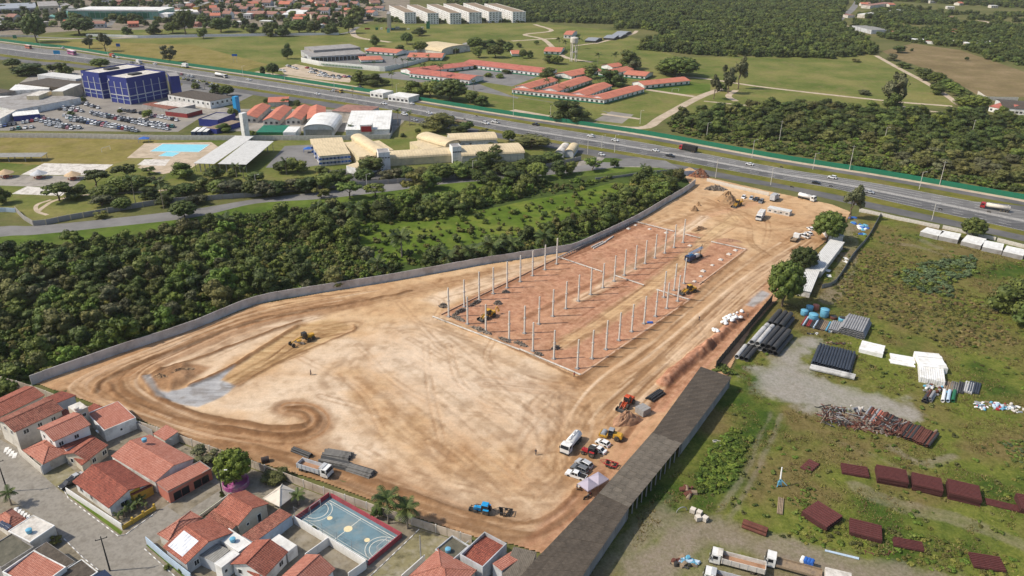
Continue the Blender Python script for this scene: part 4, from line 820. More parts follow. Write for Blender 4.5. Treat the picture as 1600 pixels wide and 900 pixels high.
def building(name, label, cat, A, B, Cc, h, roof='gable', rise=1.4, wall='offwhite', roofmat='tilered', wins=(), over=.4, along='x', group=None, parapet=0, plinth=None, z0=0, pcol=None, door=None, ridge=True, windowmats=('white', 'pane')):
    loc, rz, L, Wd = bframe(A, B, Cc, h+z0); t = thing(name, label, cat, loc, rz, group); t.location.z = z0
    mb = MB(); mb.box(0, L, 0, Wd, -.2 if not z0 else 0, h)
    if roof == 'gable' or roof == 'vault':
        pr = 2 if roof == 'gable' else 6
        for s in (0, 1):
            if along == 'x': pts = [(s*L, Wd/2-Wd/2*math.cos(PI*i/pr), h+rise*(math.sin(PI*i/pr) if roof == 'gable' else .92*math.sin(PI*i/pr)**.8)) for i in range(pr+1)]
            else: pts = [(L/2-L/2*math.cos(PI*i/pr), s*Wd, h+rise*(math.sin(PI*i/pr) if roof == 'gable' else .92*math.sin(PI*i/pr)**.8)) for i in range(pr+1)]
            mb.poly(pts)
    if roof in ('shed', 'shedr'):
        if along == 'x':
            y = Wd if roof == 'shed' else 0; mb._add([(0,y,h),(L,y,h),(L,y,h+rise),(0,y,h+rise),(0,Wd-y,h),(L,Wd-y,h)], [(0,1,2,3),(0,3,4),(1,2,5)], 0)
        else:
            x = 0 if roof == 'shed' else L; mb._add([(x,0,h),(x,Wd,h),(x,Wd,h+rise),(x,0,h+rise),(L-x,0,h),(L-x,Wd,h)], [(0,1,2,3),(0,3,4),(1,2,5)], 0)
    mb.obj('wall', wall, t)
    if roof: roofpart(roof, L, Wd, h+.003, rise, over if roof != 'flat' else -.02, roofmat, t, along, ridge=ridge)
    if parapet:
        pb = MB(); q = .18
        pb.box(-.02, L+.02, -.02, q, h, h+parapet); pb.box(-.02, L+.02, Wd-q, Wd+.02, h, h+parapet); pb.box(-.02, q, q, Wd-q, h, h+parapet); pb.box(L-q, L+.02, q, Wd-q, h, h+parapet); pb.obj('parapet', pcol or wall, t)
    if plinth: pb = MB(); pb.box(-.03, L+.03, -.03, Wd+.03, 0, plinth[0]); pb.obj('plinth', plinth[1], t)
    for wn in wins:
        if wn[0] == 'row':
            _, fc, n, w_, zz, hh = wn[:6]
            for i in range(n): window(t, fc, (i+.5)/n, w_, zz, hh, L, Wd, *windowmats)
        else: window(t, wn[0], wn[1], wn[2], wn[3], wn[4], L, Wd, *windowmats)
    if door: window(t, door[0], door[1], 1.0, .05, 2.1, L, Wd, 'wood', door[2] if len(door) > 2 else 'wood', name='door')
    return t, L, Wd
PANEL = {}
def unitbox(name, mat):
    k = (name, mat)
    if k not in PANEL: mb = MB(); mb.box(0, 1, -.5, .5, 0, 1); PANEL[k] = mb.mesh(name, mat)
    return PANEL[k]
def wallrun(name, label, cat, px, h, plen, mat, th=.16, post=None, postgap=0, cap=None, group=None, base=0.0, piece='wall_panel', jit=.04, n=4, world=False):
    L = [G(*p) for p in px] if not world else px; L = smooth(L, n) if n else L; t = thing(name, label, cat, L[0], 0, group); o = L[0]; k = 0
    acc = [0]
    for a, b in zip(L[:-1], L[1:]): acc.append(acc[-1]+(b-a).length)
    def at(s):
        for i in range(len(L)-1):
            if s <= acc[i+1] or i == len(L)-2: return L[i]+(L[i+1]-L[i])*((s-acc[i])/max(1e-6, acc[i+1]-acc[i]))
    m_ = max(1, round(acc[-1]/plen))
    for i in range(m_):
        a, b = at(acc[-1]*i/m_), at(acc[-1]*(i+1)/m_); d = b-a; g_ = .03 if not post else .12
        p = link(piece, unitbox(piece, mat), t, a-o+Vector((0, 0, base-.1)), math.atan2(d.y, d.x), (max(.2, d.length-g_), th, h+.1+R.uniform(-jit, jit)))
        if post and i % max(1, postgap or 1) == 0: link('post', unitbox('post', post), t, a-o+Vector((0, 0, -.1)), math.atan2(d.y, d.x), (.24, th+.14, h+.2+jit))
    return t
def place(A, B, name, label, cat, group=None, z=0.0):
    c, rz, l = heading(A, B); return thing(name, label, cat, (c.x, c.y, z), rz, group), l
WH = {}
def wheel(t, x, y, r, wd, rimmat='rim', z=None):
    k = (round(r, 2), round(wd, 2), rimmat)
    if k not in WH:
        a = MB(); a.lathe([(r*.55,-wd/2),(r*.92,-wd/2),(r,-wd*.3),(r,wd*.3),(r*.92,wd/2),(r*.55,wd/2)], 14); b = MB(); b.lathe([(r*.18,-wd*.5),(r*.56,-wd*.44),(r*.56,wd*.44),(r*.18,wd*.5)], 10)
        WH[k] = (a.mesh('wheel', 'tyre', True), b.mesh('rim', rimmat))
    w_ = link('wheel', WH[k][0], t, (x, y, r if z is None else z)); w_.rotation_euler = (PI/2, 0, 0); link('rim', WH[k][1], w_); return w_
# ---------------------------------------------------------------- cars
CARS = dict(hatch=(3.9, 1.7, [(-1.95,.45),(-1.9,.85),(-1.8,.95),(.85,.95),(1.75,.8),(1.95,.6),(1.95,.3),(-1.9,.3)], [(-1.75,.93),(-1.35,1.47),(.1,1.5),(.95,.94)]),
  sedan=(4.4, 1.75, [(-2.2,.45),(-2.15,.9),(-1.35,.97),(.95,.95),(2.0,.78),(2.2,.6),(2.2,.3),(-2.15,.3)], [(-1.55,.95),(-.9,1.42),(.1,1.45),(1.0,.94)]),
  suv=(4.6, 1.85, [(-2.3,.5),(-2.25,1.05),(-2.2,1.12),(1.05,1.12),(2.1,1.0),(2.3,.75),(2.3,.35),(-2.25,.35)], [(-2.15,1.1),(-1.8,1.72),(.2,1.75),(1.15,1.11)]),
  pickup=(5.2, 1.85, [(-2.6,.55),(-2.6,1.08),(1.25,1.08),(2.4,.98),(2.6,.75),(2.6,.4),(-2.55,.4)], [(-.75,1.06),(-.55,1.72),(.65,1.75),(1.35,1.07)]))
def carparts(style):
    L, wd, bp, cp = CARS[style]; b = MB(); b.side(bp, -wd/2, wd/2); n = len(bp)
    for i in range(n): b.v[i] = b.v[i] if bp[i][1] > .5 else (b.v[i][0], b.v[i][1]*.94, b.v[i][2]); b.v[n+i] = b.v[n+i] if bp[i][1] > .5 else (b.v[n+i][0], b.v[n+i][1]*.94, b.v[n+i][2])
    for s in (-1, 1):
        for x in (-L*.31, L*.31): b.cyl((x, s*wd*.40, .36), (x, s*(wd/2+.012), .36), .42, .42, 12, 2)
    if style == 'pickup': b.box(-2.5, -.82, -wd/2+.1, wd/2-.1, 1.07, 1.085, 2)
    g = MB(); g.side(cp, -wd*.46, wd*.46)
    for i, (x, z) in enumerate(cp):
        if z > 1.2: g.v[i] = (x, -wd*.37, z); g.v[len(cp)+i] = (x, wd*.37, z)
    r = MB(); (xa, za), (xb, zb) = cp[1], cp[2]; r.hexa([(xa-.04,-wd*.385,za),(xb+.04,-wd*.385,zb),(xb+.04,wd*.385,zb),(xa-.04,wd*.385,za)], [(xa,-wd*.35,za+.05),(xb,-wd*.35,zb+.05),(xb,wd*.35,zb+.05),(xa,wd*.35,za+.05)])
    for s in (-1, 1):
        for (x0, z0), (x1, z1) in ((cp[0], cp[1]), (cp[3], cp[2])): r.cyl((x0, s*wd*.455, z0), (x1, s*wd*.38, z1), .045, .04, 4)
        xm = (cp[1][0]*.5+cp[2][0]*.5); r.cyl((xm, s*wd*.462, cp[0][1]), (xm, s*wd*.375, za), .04, .04, 4)
    return b, g, r, L, wd, bp
CPM = {}
def car(A, B, style, col, label, group=None, name='car', scale=1.0):
    t, l = place(A, B, name, label, 'car' if style != 'pickup' else 'pickup truck', group, .03)
    k = (style, col)
    if k not in CPM:
        b, g, r, L, wd, bp = carparts(style); h = MB(); h.box(L/2-.12, L/2+.02, -.16, .16, .62, .76); q = MB(); q.box(-L/2-.03, -L/2+.08, -.13, .13, .68, .88)
        CPM[k] = (b.mesh('body', [col, col, 'black']), g.mesh('windows', 'darkglass'), r.mesh('roof', col), h.mesh('headlight', 'lamp'), q.mesh('taillight', 'lampred'), L, wd)
    b, g, r, h, q, L, wd = CPM[k]; link('body', b, t); link('windows', g, t); link('roof', r, t)
    for s in (-1, 1):
        link('headlight', h, t, (0, s*wd*.36, 0)); link('taillight', q, t, (0, s*wd*.38, 0))
        for x in (-L*.31, L*.31): wheel(t, x, s*(wd/2-.1), .34, .22)
    t.scale = (scale,)*3; return t
SMALLCAR = {}
def smallcar(loc, rz, style, col, label, group, name='car', scale=1.0):
    k = (style, col)
    if k not in SMALLCAR:
        b, g, r, L, wd, bp = carparts(style); n = len(b.v); 
        for src, mi in ((g, 1), (r, 0)):
            o = len(b.v); b.v += src.v; b.f += [tuple(i+o for i in f) for f in src.f]; b.m += [mi]*len(src.f)
        for s in (-1, 1):
            for x in (-L*.31, L*.31): b.cyl((x, s*(wd/2-.2), .32), (x, s*(wd/2+.02), .32), .32, .32, 8, 2)
        SMALLCAR[k] = b.mesh('car', [col, 'darkglass', 'black'])
    o = link(name, SMALLCAR[k], None, (loc.x, loc.y, .06), rz, scale); return tag(o, label, 'car', group)
# ---------------------------------------------------------------- trucks
def truck(A, B, kind, cabmat, bodymat, label, L=9.0, name='truck', group=None, axles=3, semi=False, cat='truck', tankmat=None, scale=1.0):
    t, l = place(A, B, name, label, cat, group, .04); x1 = L/2; x0 = -L/2; W_ = 2.45
    c = MB(); cl = 2.1; c.side([(x1-cl,.75),(x1-cl,2.75),(x1-.35,2.8),(x1-.05,1.75),(x1,.6),(x1-cl,.6)], -W_/2, W_/2); c.box(x1-.05, x1+.12, -W_/2, W_/2, .45, .8, 1); c.obj('cab', [cabmat, 'dark'], t)
    g = MB(); g._add([(x1-.31,-1.08,2.68),(x1-.31,1.08,2.68),(x1-.02,1.12,1.86),(x1-.02,-1.12,1.86)], [(0,3,2,1)], 0); g.v = [(a+.03, b, d) for a, b, d in g.v]; g.obj('windscreen', 'darkglass', t)
    for s in (-1, 1):
        g = MB(); g.box(x1-1.6, x1-.6, s*W_/2-.02, s*W_/2+.02, 1.75, 2.55); g.obj('side_window', 'darkglass', t); h = MB(); h.box(x1+.1, x1+.15, s*.85-.2, s*.85+.2, .85, 1.05); h.obj('headlight', 'lamp', t)
        h = MB(); h.box(x1-.25, x1-.1, s*(W_/2+.02), s*(W_/2+.25), 1.6, 2.3); h.obj('mirror', 'dark', t)
    f = MB(); f.box(x0+.1, x1-1.0, -.55, .55, .7, .95); f.obj('chassis', 'dark', t)
    bx1 = x1-cl-.2
    if kind == 'dump':
        b = MB(); z0, z1 = 1.05, 2.35; w2 = W_/2
        b.box(x0, bx1, -w2, w2, z0, z0+.12); b.box(x0, bx1, -w2, -w2+.1, z0+.12, z1); b.box(x0, bx1, w2-.1, w2, z0+.12, z1); b.box(bx1-.1, bx1, -w2+.1, w2-.1, z0+.12, z1+.5); b.box(x0, x0+.1, -w2+.1, w2-.1, z0+.12, z1-.1)
        for i in range(6): x = lerp(x0+.2, bx1-.2, i/5); b.box(x-.06, x+.06, -w2-.07, -w2-.002, z0, z1); b.box(x-.06, x+.06, w2+.002, w2+.07, z0, z1)
        b.obj('dump_bed', bodymat, t); s_ = MB(); s_.box(x0+.12, bx1-.12, -w2+.12, w2-.12, z0+.125, z0+.3); s_.obj('bed_floor', 'soilpile', t); v = MB(); v.box(bx1-.1, bx1+.9, -w2*.9, w2*.9, z1+.5, z1+.58); v.obj('cab_guard', bodymat, t)
    elif kind == 'tank':
        b = MB(); n = 14; zc = 1.95
        for xa, xb, ra, rb in ((x0+.2, x0+.45, .75, 1.0), (x0+.45, bx1-.3, 1.0, 1.0), (bx1-.3, bx1-.05, 1.0, .75)): b.cyl((xa,0,zc), (xb,0,zc), ra, rb, n)
        b.v = [(x, y*1.15, z) for x, y, z in b.v]; b.obj('tank', bodymat, t, True); r = MB(); r.box(x0+.6, bx1-.5, -.3, .3, zc+.97, zc+1.04); r.obj('walkway', 'steel', t)
        for i in range(3): h = MB(); h.lathe([(.24,0),(.24,.14),(.1,.18)], 10, 0, (lerp(x0+1.2, bx1-1.0, i/2), 0, zc+1.04)); h.obj('hatch', bodymat, t)
        f = MB(); f.box(x0+.2, bx1, -1.15, 1.15, 1.0, 1.1); f.obj('fender', tankmat or 'dark', t)
    elif kind == 'box':
        b = MB(); b.box(x0, bx1, -W_/2, W_/2, 1.05, 3.6); b.obj('cargo_box', bodymat, t)
        d = MB(); [d.box(x0-.03, x0-.002, s*.6-.5, s*.6+.5, 1.2, 3.45) for s in (-1, 1)]; d.obj('rear_door', bodymat, t); r = MB(); [r.box(x-.03, x+.03, -W_/2-.03, W_/2+.03, 1.05, 3.63) for x in np.linspace(x0+.4, bx1-.4, 6)]; r.obj('strap', 'dark', t)
    elif kind == 'flat':
        b = MB(); b.box(x0, bx1, -W_/2, W_/2, 1.0, 1.15); b.obj('flatbed', bodymat, t); r = MB()
        for s in (-1, 1): r.box(x0, bx1, s*W_/2-.05, s*W_/2+.05, 1.15, 1.6)
        r.box(x0-.05, x0, -W_/2, W_/2, 1.15, 1.6); r.obj('side_rail', 'wood', t)
    xs = [x1-1.15]+([x0+1.0+i*1.35 for i in range(axles-1)])+([bx1+.35] if semi else [])
    for x in xs:
        for s in (-1, 1): wheel(t, x, s*(W_/2-.2), .5, .38)
    t.scale = (scale,)*3; return t
def bus(A, B, mat, label, L=12, name='bus', scale=1.0):
    t, l = place(A, B, name, label, 'bus', None, .05); b = MB(); w_ = 1.25; b.side([(-L/2,.4),(-L/2,3.1),(-L/2+.2,3.3),(L/2-.4,3.3),(L/2,2.6),(L/2,.4)], -w_, w_); b.obj('body', mat, t)
    for s in (-1, 1): g = MB(); g.box(-L/2+.5, L/2-.9, s*w_-.02, s*w_+.02, 1.7, 2.6); g.obj('window_band', 'darkglass', t)
    g = MB(); g._add([(L/2+.02,-1.1,1.4),(L/2+.02,1.1,1.4),(L/2+.02,1.1,2.55),(L/2+.02,-1.1,2.55)], [(0,1,2,3)], 0); g.obj('windscreen', 'darkglass', t); r = MB(); r.box(-L/2+.3, L/2-.6, -1.1, 1.1, 3.3, 3.36); r.obj('roof', 'white', t)
    for x in (-L*.3, L*.3):
        for s in (-1, 1): wheel(t, x, s*1.1, .5, .3)
    t.scale = (scale,)*3; return t
# ---------------------------------------------------------------- yellow, red and blue machines
def cabin(t, x0, x1, y, z0, z1, roofmat='dark', pillar='dark', glass='darkglass'):
    g = MB(); g.hexa([(x0,-y,z0),(x1,-y,z0),(x1,y,z0),(x0,y,z0)], [(x0+.1,-y+.08,z1),(x1-.15,-y+.08,z1),(x1-.15,y-.08,z1),(x0+.1,y-.08,z1)]); g.obj('cab_glass', glass, t)
    p = MB()
    for xx, xt in ((x0, x0+.1), (x1, x1-.15)):
        for s in (-1, 1): p.cyl((xx, s*y, z0), (xt, s*(y-.08), z1), .06, .06, 5)
    p.box(x0-.02, x1+.02, -y-.02, y+.02, z0-.12, z0+.1); p.obj('cab_frame', pillar, t); r = MB(); r.hexa([(x0,-y,z1),(x1,-y,z1),(x1,y,z1),(x0,y,z1)], [(x0+.1,-y+.1,z1+.14),(x1-.1,-y+.1,z1+.14),(x1-.1,y-.1,z1+.14),(x0+.1,y-.1,z1+.14)]); r.obj('cab_roof', roofmat, t)
def tractor(A, B, mat, label, roofmat, loader=False):
    t, l = place(A, B, 'tractor', label, 'tractor', None, .25); h = MB(); h.side([(.2,.9),(.2,1.55),(1.9,1.45),(2.1,1.2),(2.1,.8),(.2,.7)], -.42, .42); h.obj('hood', mat, t); b = MB(); b.box(-1.4, 1.9, -.3, .3, .55, .95); b.obj('chassis', 'dark', t)
    cabin(t, -1.35, .25, .72, 1.2, 2.55, roofmat)
    for s in (-1, 1):
        wheel(t, -.95, s*.95, .85, .5, 'rim'); wheel(t, 1.45, s*.85, .55, .36, 'rim'); f = MB(); f.box(-1.6, -.3, s*.72-.05 if s < 0 else .72, s*1.2, 1.62, 1.72); f.obj('fender', mat, t)
    x = MB(); x.cyl((1.3, .3, 1.5), (1.3, .3, 2.3), .05, .05, 6); x.obj('exhaust', 'dark', t)
    if loader:
        a = MB()
        for s in (-1, 1): a.tube([(.1, s*.62, 1.5), (1.5, s*.62, 1.6), (3.0, s*.62, .7)], .08, 5)
        a.obj('loader_arm', 'dark', t); k = MB(); k.side([(2.9,1.0),(3.0,.1),(3.7,.05),(3.0,.2)], -1.0, 1.0); k.obj('bucket', 'dark', t)
    return t
def wheelloader(A, B, mat, label, name='wheel_loader', hoe=False):
    t, l = place(A, B, name, label, 'loader', None, .25); b = MB(); b.side([(-3.1,.9),(-3.1,1.7),(-2.9,2.0),(-.9,2.1),(-.9,.8)], -.9, .9); b.obj('engine_cover', mat, t); f = MB(); f.side([(-.9,.75),(-.9,1.25),(.2,1.5),(1.4,1.2),(1.4,.7)], -.6, .6); f.obj('front_frame', mat, t)
    cabin(t, -1.2, .35, .78, 1.5, 3.05, mat if not hoe else 'yellow')
    for s in (-1, 1):
        wheel(t, -2.1, s*1.05, .75, .55, mat); wheel(t, 1.0, s*1.05, .75, .55, mat)
    a = MB()
    for s in (-1, 1): a.tube([(.4, s*.5, 1.7), (1.6, s*.5, 1.5), (2.7, s*.5, .6)], .14, 5)
    a.cyl((.6, 0, 1.5), (2.4, 0, .95), .09, .09, 6); a.obj('lift_arm', mat, t)
    k = MB(); pr = [(2.5,.95),(2.45,.35),(2.75,.02),(3.7,.0)]; pi = [(3.7,.06),(2.8,.1),(2.55,.4),(2.6,.95)]; k.side(pr+pi, -1.35, 1.35); k.box(2.5, 3.5, -1.4, -1.34, .02, .7); k.box(2.5, 3.5, 1.34, 1.4, .02, .7); k.obj('bucket', 'dark', t)
    if hoe: h = MB(); h.tube([(-3.0,0,1.1), (-4.1,.2,3.0), (-4.9,.3,1.6)], .16, 5); h.box(-5.1, -4.5, .05, .55, 1.0, 1.6); h.obj('backhoe_arm', mat, t)
    return t
def heap(name, label, px, py, wpx, dpx, h, mat, ang=None, seed=1, cat='heap', group=None, z=.2, lump=.3, pieces=0, piecesize=.3):
    g = G(px, py); m_ = mpp(px, py); a = wpx*m_/2; b = dpx*m_/2; mb = MB(); n, rings = 20, 7; rr = random.Random(seed); ph = [rr.uniform(0, 6.28) for _ in range(4)]; vs = []; fs = []
    for k in range(rings):
        q = 1-k/(rings-1)*.97
        for i in range(n):
            th = 2*PI*i/n; e = 1+.14*math.sin(2*th+ph[0])+.1*math.sin(3*th+ph[1])+.07*math.sin(5*th+ph[2]); zz = h*(1-q**1.5)*(1+rr.uniform(-lump, lump)*.5)
            vs.append((a*q*e*math.cos(th)+rr.uniform(-.1,.1)*a*lump, b*q*e*math.sin(th)+rr.uniform(-.1,.1)*b*lump, zz-.06))
    for k in range(rings-1):
        for i in range(n): fs.append((k*n+i, k*n+(i+1) % n, (k+1)*n+(i+1) % n, (k+1)*n+i))
    fs.append(tuple(range((rings-1)*n, rings*n))); mb._add(vs, fs, 0)
    for i in range(pieces):
        q = math.sqrt(rr.random()); th = rr.uniform(0, 6.28); s = piecesize*rr.uniform(.4, 1.5); mb.T = Matrix.Translation((a*q*math.cos(th), b*q*math.sin(th), h*(1-q**1.5)+s*.1)) @ Matrix.Rotation(rr.uniform(0,3), 4, (rr.random(), rr.random(), 1)); mb.box(-s*rr.uniform(.5,1.8), s, -s*.5, s*.5, -s*.3, s*.3, 1)
    o = mb.obj(name, [mat, 'rubble'], None, False); o.location = (g.x, g.y, z); o.rotation_euler = (0, 0, 0 if ang is None else ang); return tag(o, label, cat, group)
def dirang(a, b): p, q = G(*a), G(*b); return math.atan2(q.y-p.y, q.x-p.x)
def pipestack(A, B, wpx, counts, r, mat, label, group, name='pipe', z=.25, hollow=True, jit=.1, cat='pipe', mats=None, order=None):
    """Separate pipes lying side by side; A-B is the pipe axis of the stack's middle."""
    a, b = G(*A), G(*B); d = b-a; l = d.length; rz = math.atan2(d.y, d.x); n_ = Vector((-d.y, d.x, 0)).normalized(); c = (a+b)/2; ms = {}
    for layer, cnt in enumerate(counts):
        for i in range(cnt):
            m_ = order[i] if order else mat if mats is None else R.choice(mats)
            if m_ not in ms:
                mb = MB()
                if hollow: mb.pipe((-l/2,0,0), (l/2,0,0), r, r*.1, 12)
                else: mb.cyl((-l/2,0,0), (l/2,0,0), r, r, 9)
                ms[m_] = mb.mesh(name, m_, False)
            off = (i-(cnt-1)/2)*r*2.04; p = c+n_*off+d.normalized()*R.uniform(-jit, jit)*l*.12
            tag(link(name, ms[m_], None, (p.x, p.y, z+r+layer*r*1.74), rz+R.uniform(-.012, .012)*jit*10), label, cat, group)
# people: one skinned body, clothes as children
def person(px, py, label, shirt='cloth', trousers='cloth', ang=0.0, h=1.74, walk=.25, bend=0.0, hat=None):
    g = G(px, py); me = bpy.data.meshes.new('body'); s = h/1.74
    J = [(0,0,.95,.13),(0,0,1.18,.145),(0,.0,1.38,.15),(0,0,1.52,.06),(.02,0,1.66,.105),(.0,.19,1.40,.065),(.06,.25,1.14,.05),(.16,.24,.92,.038),(0,-.19,1.40,.065),(-.04,-.25,1.14,.05),(.1,-.25,.9,.038),
         (walk*.5,.1,.52,.075),(walk*.35,.1,.08,.05),(walk*.35+.16,.11,.04,.04),(-walk*.25,-.1,.52,.075),(-walk*.8,-.1,.08,.05),(-walk*.8+.16,-.11,.04,.04)]
    E = [(0,1),(1,2),(2,3),(3,4),(2,5),(5,6),(6,7),(2,8),(8,9),(9,10),(0,11),(11,12),(12,13),(0,14),(14,15),(15,16)]
    me.from_pydata([(x*s, y*s, z*s) for x, y, z, _ in J], E, []); o = bpy.data.objects.new('person', me); C.objects.link(o); md = o.modifiers.new('skin', 'SKIN'); md.use_smooth_shade = True
    for v, j in zip(me.skin_vertices[0].data, J): v.radius = (j[3]*s, j[3]*s); v.use_root = False
    me.skin_vertices[0].data[0].use_root = True; sb = o.modifiers.new('sub', 'SUBSURF'); sb.levels = sb.render_levels = 1; me.materials.append(M('skin'))
    o.location = (g.x, g.y, .3); o.rotation_euler = (0, 0, ang); tag(o, label, 'person')
    c = MB(); c.T = Matrix.Scale(s, 4); c.lathe([(.17,.93),(.19,1.0),(.175,1.2),(.2,1.38),(.09,1.5)], 10); c.v = [(x*.85, y*1.12, z) for x, y, z in c.v]
    for sg in (-1, 1): c.cyl((.0, sg*.19*s, 1.42*s), (.03, sg*.25*s, 1.16*s), .085*s, .07*s, 7)
    c.obj('shirt', shirt, o)
    tr = MB(); tr.T = Matrix.Scale(s, 4)
    for (a, b, d), sg in (((0, walk*.5, walk*.35), 1), ((0, -walk*.25, -walk*.8), -1)): tr.cyl((a, sg*.07, .98), (b, sg*.1, .52), .115, .092, 8); tr.cyl((b, sg*.1, .52), (d, sg*.1, .1), .092, .07, 8)
    tr.obj('trousers', trousers, o); hb = MB(); hb.ball((.01*s, 0, 1.70*s), .118*s, .112*s, .105*s, 8); hb.obj('helmet' if hat else 'hair', hat or 'black', o); return o
# ================================================================ the earthworks site
wallrun('boundary_wall', 'long grey concrete wall between the dark wood and the earthworks', 'wall', [(50,602),(100,584),(200,549),(300,516),(400,476),(500,458),(600,442),(700,424),(760,413),(800,407),(870,396),(900,390),(960,363),(1000,343),(1040,319),(1072,300),(1086,289)], 3.2, 3.4, 'wallgrey', .18, jit=.05)
wallrun('boundary_wall', 'beige panel wall with white posts behind the tiled houses', 'wall', [(-40,586),(0,598),(52,613),(130,643),(215,668),(280,690),(310,701),(400,733),(450,752),(500,771),(560,792),(600,806),(680,832),(738,850)], 2.2, 2.9, 'wallbeige', .14, 'offwhite', 2, jit=.02)
wallrun('boundary_wall', 'low pale wall between the earthworks and the service road', 'wall', [(1104,284),(1130,291),(1160,298),(1201,307)], 2.0, 3.2, 'offwhite', .15, jit=.03)
for i, (seg, lb) in enumerate([([(1342,331),(1400,344),(1467,358)], 'white roadside wall running from the tall grey green tree'), ([(1472,358),(1500,364),(1520,368)], 'short white roadside wall behind the small round tree'), ([(1528,371),(1555,377)], 'shortest white roadside wall section, half overgrown'), ([(1557,378),(1600,389),(1680,406)], 'white roadside wall leaving the picture at the right')]): wallrun('roadside_wall', lb, 'wall', seg, 1.9, 3.2, 'dirtywhite', .15, n=0, group='white walls along the service road')
wallrun('sheet_fence', 'crooked grey sheet fence between the cabins and the rough field', 'fence', [(1376,337),(1356,373),(1332,402),(1306,442),(1283,452)], 1.9, 1.2, 'sheetgrey', .07, jit=.12, piece='fence_sheet')
wallrun('mesh_fence', 'tall black screen fence above the long shed', 'fence', [(1118,578),(1140,551),(1170,515),(1206,472)], 3.0, 2.4, 'dark', .08, 'dark', 1, piece='fence_panel')
wallrun('hoarding', 'pale blue grey sheet hoarding beside the rubble at the road', 'fence', [(1068,276),(1082,275),(1096,276)], 3.0, 2.2, 'bluepale', .08, piece='fence_sheet')
wallrun('low_wall', 'low mossy wall along the edge of the meadow and lane', 'wall', [(930,281),(970,277),(1010,271),(1050,268)], 1.2, 3, 'concrete', .2)
# ---- the long shed
def roofquad(t, P, nu, nv, mat, z, dz=.05, skip=.0):
    p00, p10, p01, p11 = [G(*q, z) for q in P]; o = t.location
    for j in range(nv):
        for i in range(nu):
            q = lambda u, v: p00.lerp(p10, u).lerp(p01.lerp(p11, u), v)
            a, b, c, d = q(i/nu, j/nv), q((i+1.03)/nu, j/nv), q((i+1.03)/nu, (j+1.04)/nv), q(i/nu, (j+1.04)/nv)
            h0 = z+R.uniform(0, dz)-.35*i/nu; h1 = h0-.35/nu; s0 = .03*(j % 2); base = Vector((a.x, a.y, h0)); mb = MB()
            lo = [(0,0,s0),(b.x-a.x,b.y-a.y,h1-h0+s0),(c.x-a.x,c.y-a.y,h1-h0+.05),(d.x-a.x,d.y-a.y,.05)]; cr = (b-a).cross(d-a).z
            if cr < 0: lo = lo[::-1]
            mb.hexa(lo, [(x,y,zz+.05) for x,y,zz in lo]); ang = math.atan2(b.y-a.y, b.x-a.x)
            rot = Matrix.Rotation(-ang+PI/2, 4, 'Z'); mb.v = [tuple(rot @ Vector(v)) for v in mb.v]
            s = mb.obj('roof_sheet', mat, t); s.location = base-o; s.rotation_euler = (0, 0, ang-PI/2)
shed = thing('long_shed', 'very long dark shed of stained roof sheets dividing site and storage field', 'shed', G(1000,740))
roofquad(shed, [(1095,573),(1143,588),(1020,676),(1065,692)], 4, 14, 'asbestosdark', 4.5, .03)
roofquad(shed, [(1020,675),(1065,691),(936,771),(983,791)], 4, 20, 'asbestos', 4.53, .06)
roofquad(shed, [(937,770),(983,791),(843,868),(927,873)], 4, 14, 'asbestosdark', 4.5, .03)
roofquad(shed, [(843,867),(927,872),(748,975),(867,965)], 4, 9, 'asbestosdark', 4.5, .03)
def shedwall(A, B, h, mat, name):
    a, b = G(*A, h), G(*B, h); d = b-a; m_ = max(1, round(math.hypot(d.x, d.y)/6)); o = shed.location
    for i in range(m_):
        p = a.lerp(b, i/m_); link(name, unitbox(name, mat), shed, Vector((p.x, p.y, 0))-o, math.atan2(d.y, d.x), (math.hypot(d.x, d.y)/m_-.05, .18, h-.15)); link('post', unitbox('post', 'concrete'), shed, Vector((p.x, p.y, 0))-o, math.atan2(d.y, d.x), (.3, .34, h-.1))
shedwall((1140,589), (1065,691), 3.9, 'concrete', 'wall_panel'); [link('post', unitbox('post', 'concrete'), shed, Vector((*G(lerp(1062,981,i/11), lerp(694,790,i/11), 4.0)[:2], 0))-shed.location, 0, (.25, .25, 4.2)) for i in range(12)]; shedwall((980,793), (924,873), 4.0, 'concrete', 'wall_panel'); shedwall((924,873), (865,965), 4.0, 'concrete', 'wall_panel')
shedwall((1097,574), (1022,676), 4.4, 'concrete', 'wall_panel'); shedwall((1022,676), (938,771), 4.4, 'concrete', 'wall_panel'); shedwall((939,772), (846,868), 4.2, 'concrete', 'wall_panel'); shedwall((1097,575),(1142,589), 4.0, 'concrete', 'wall_panel')
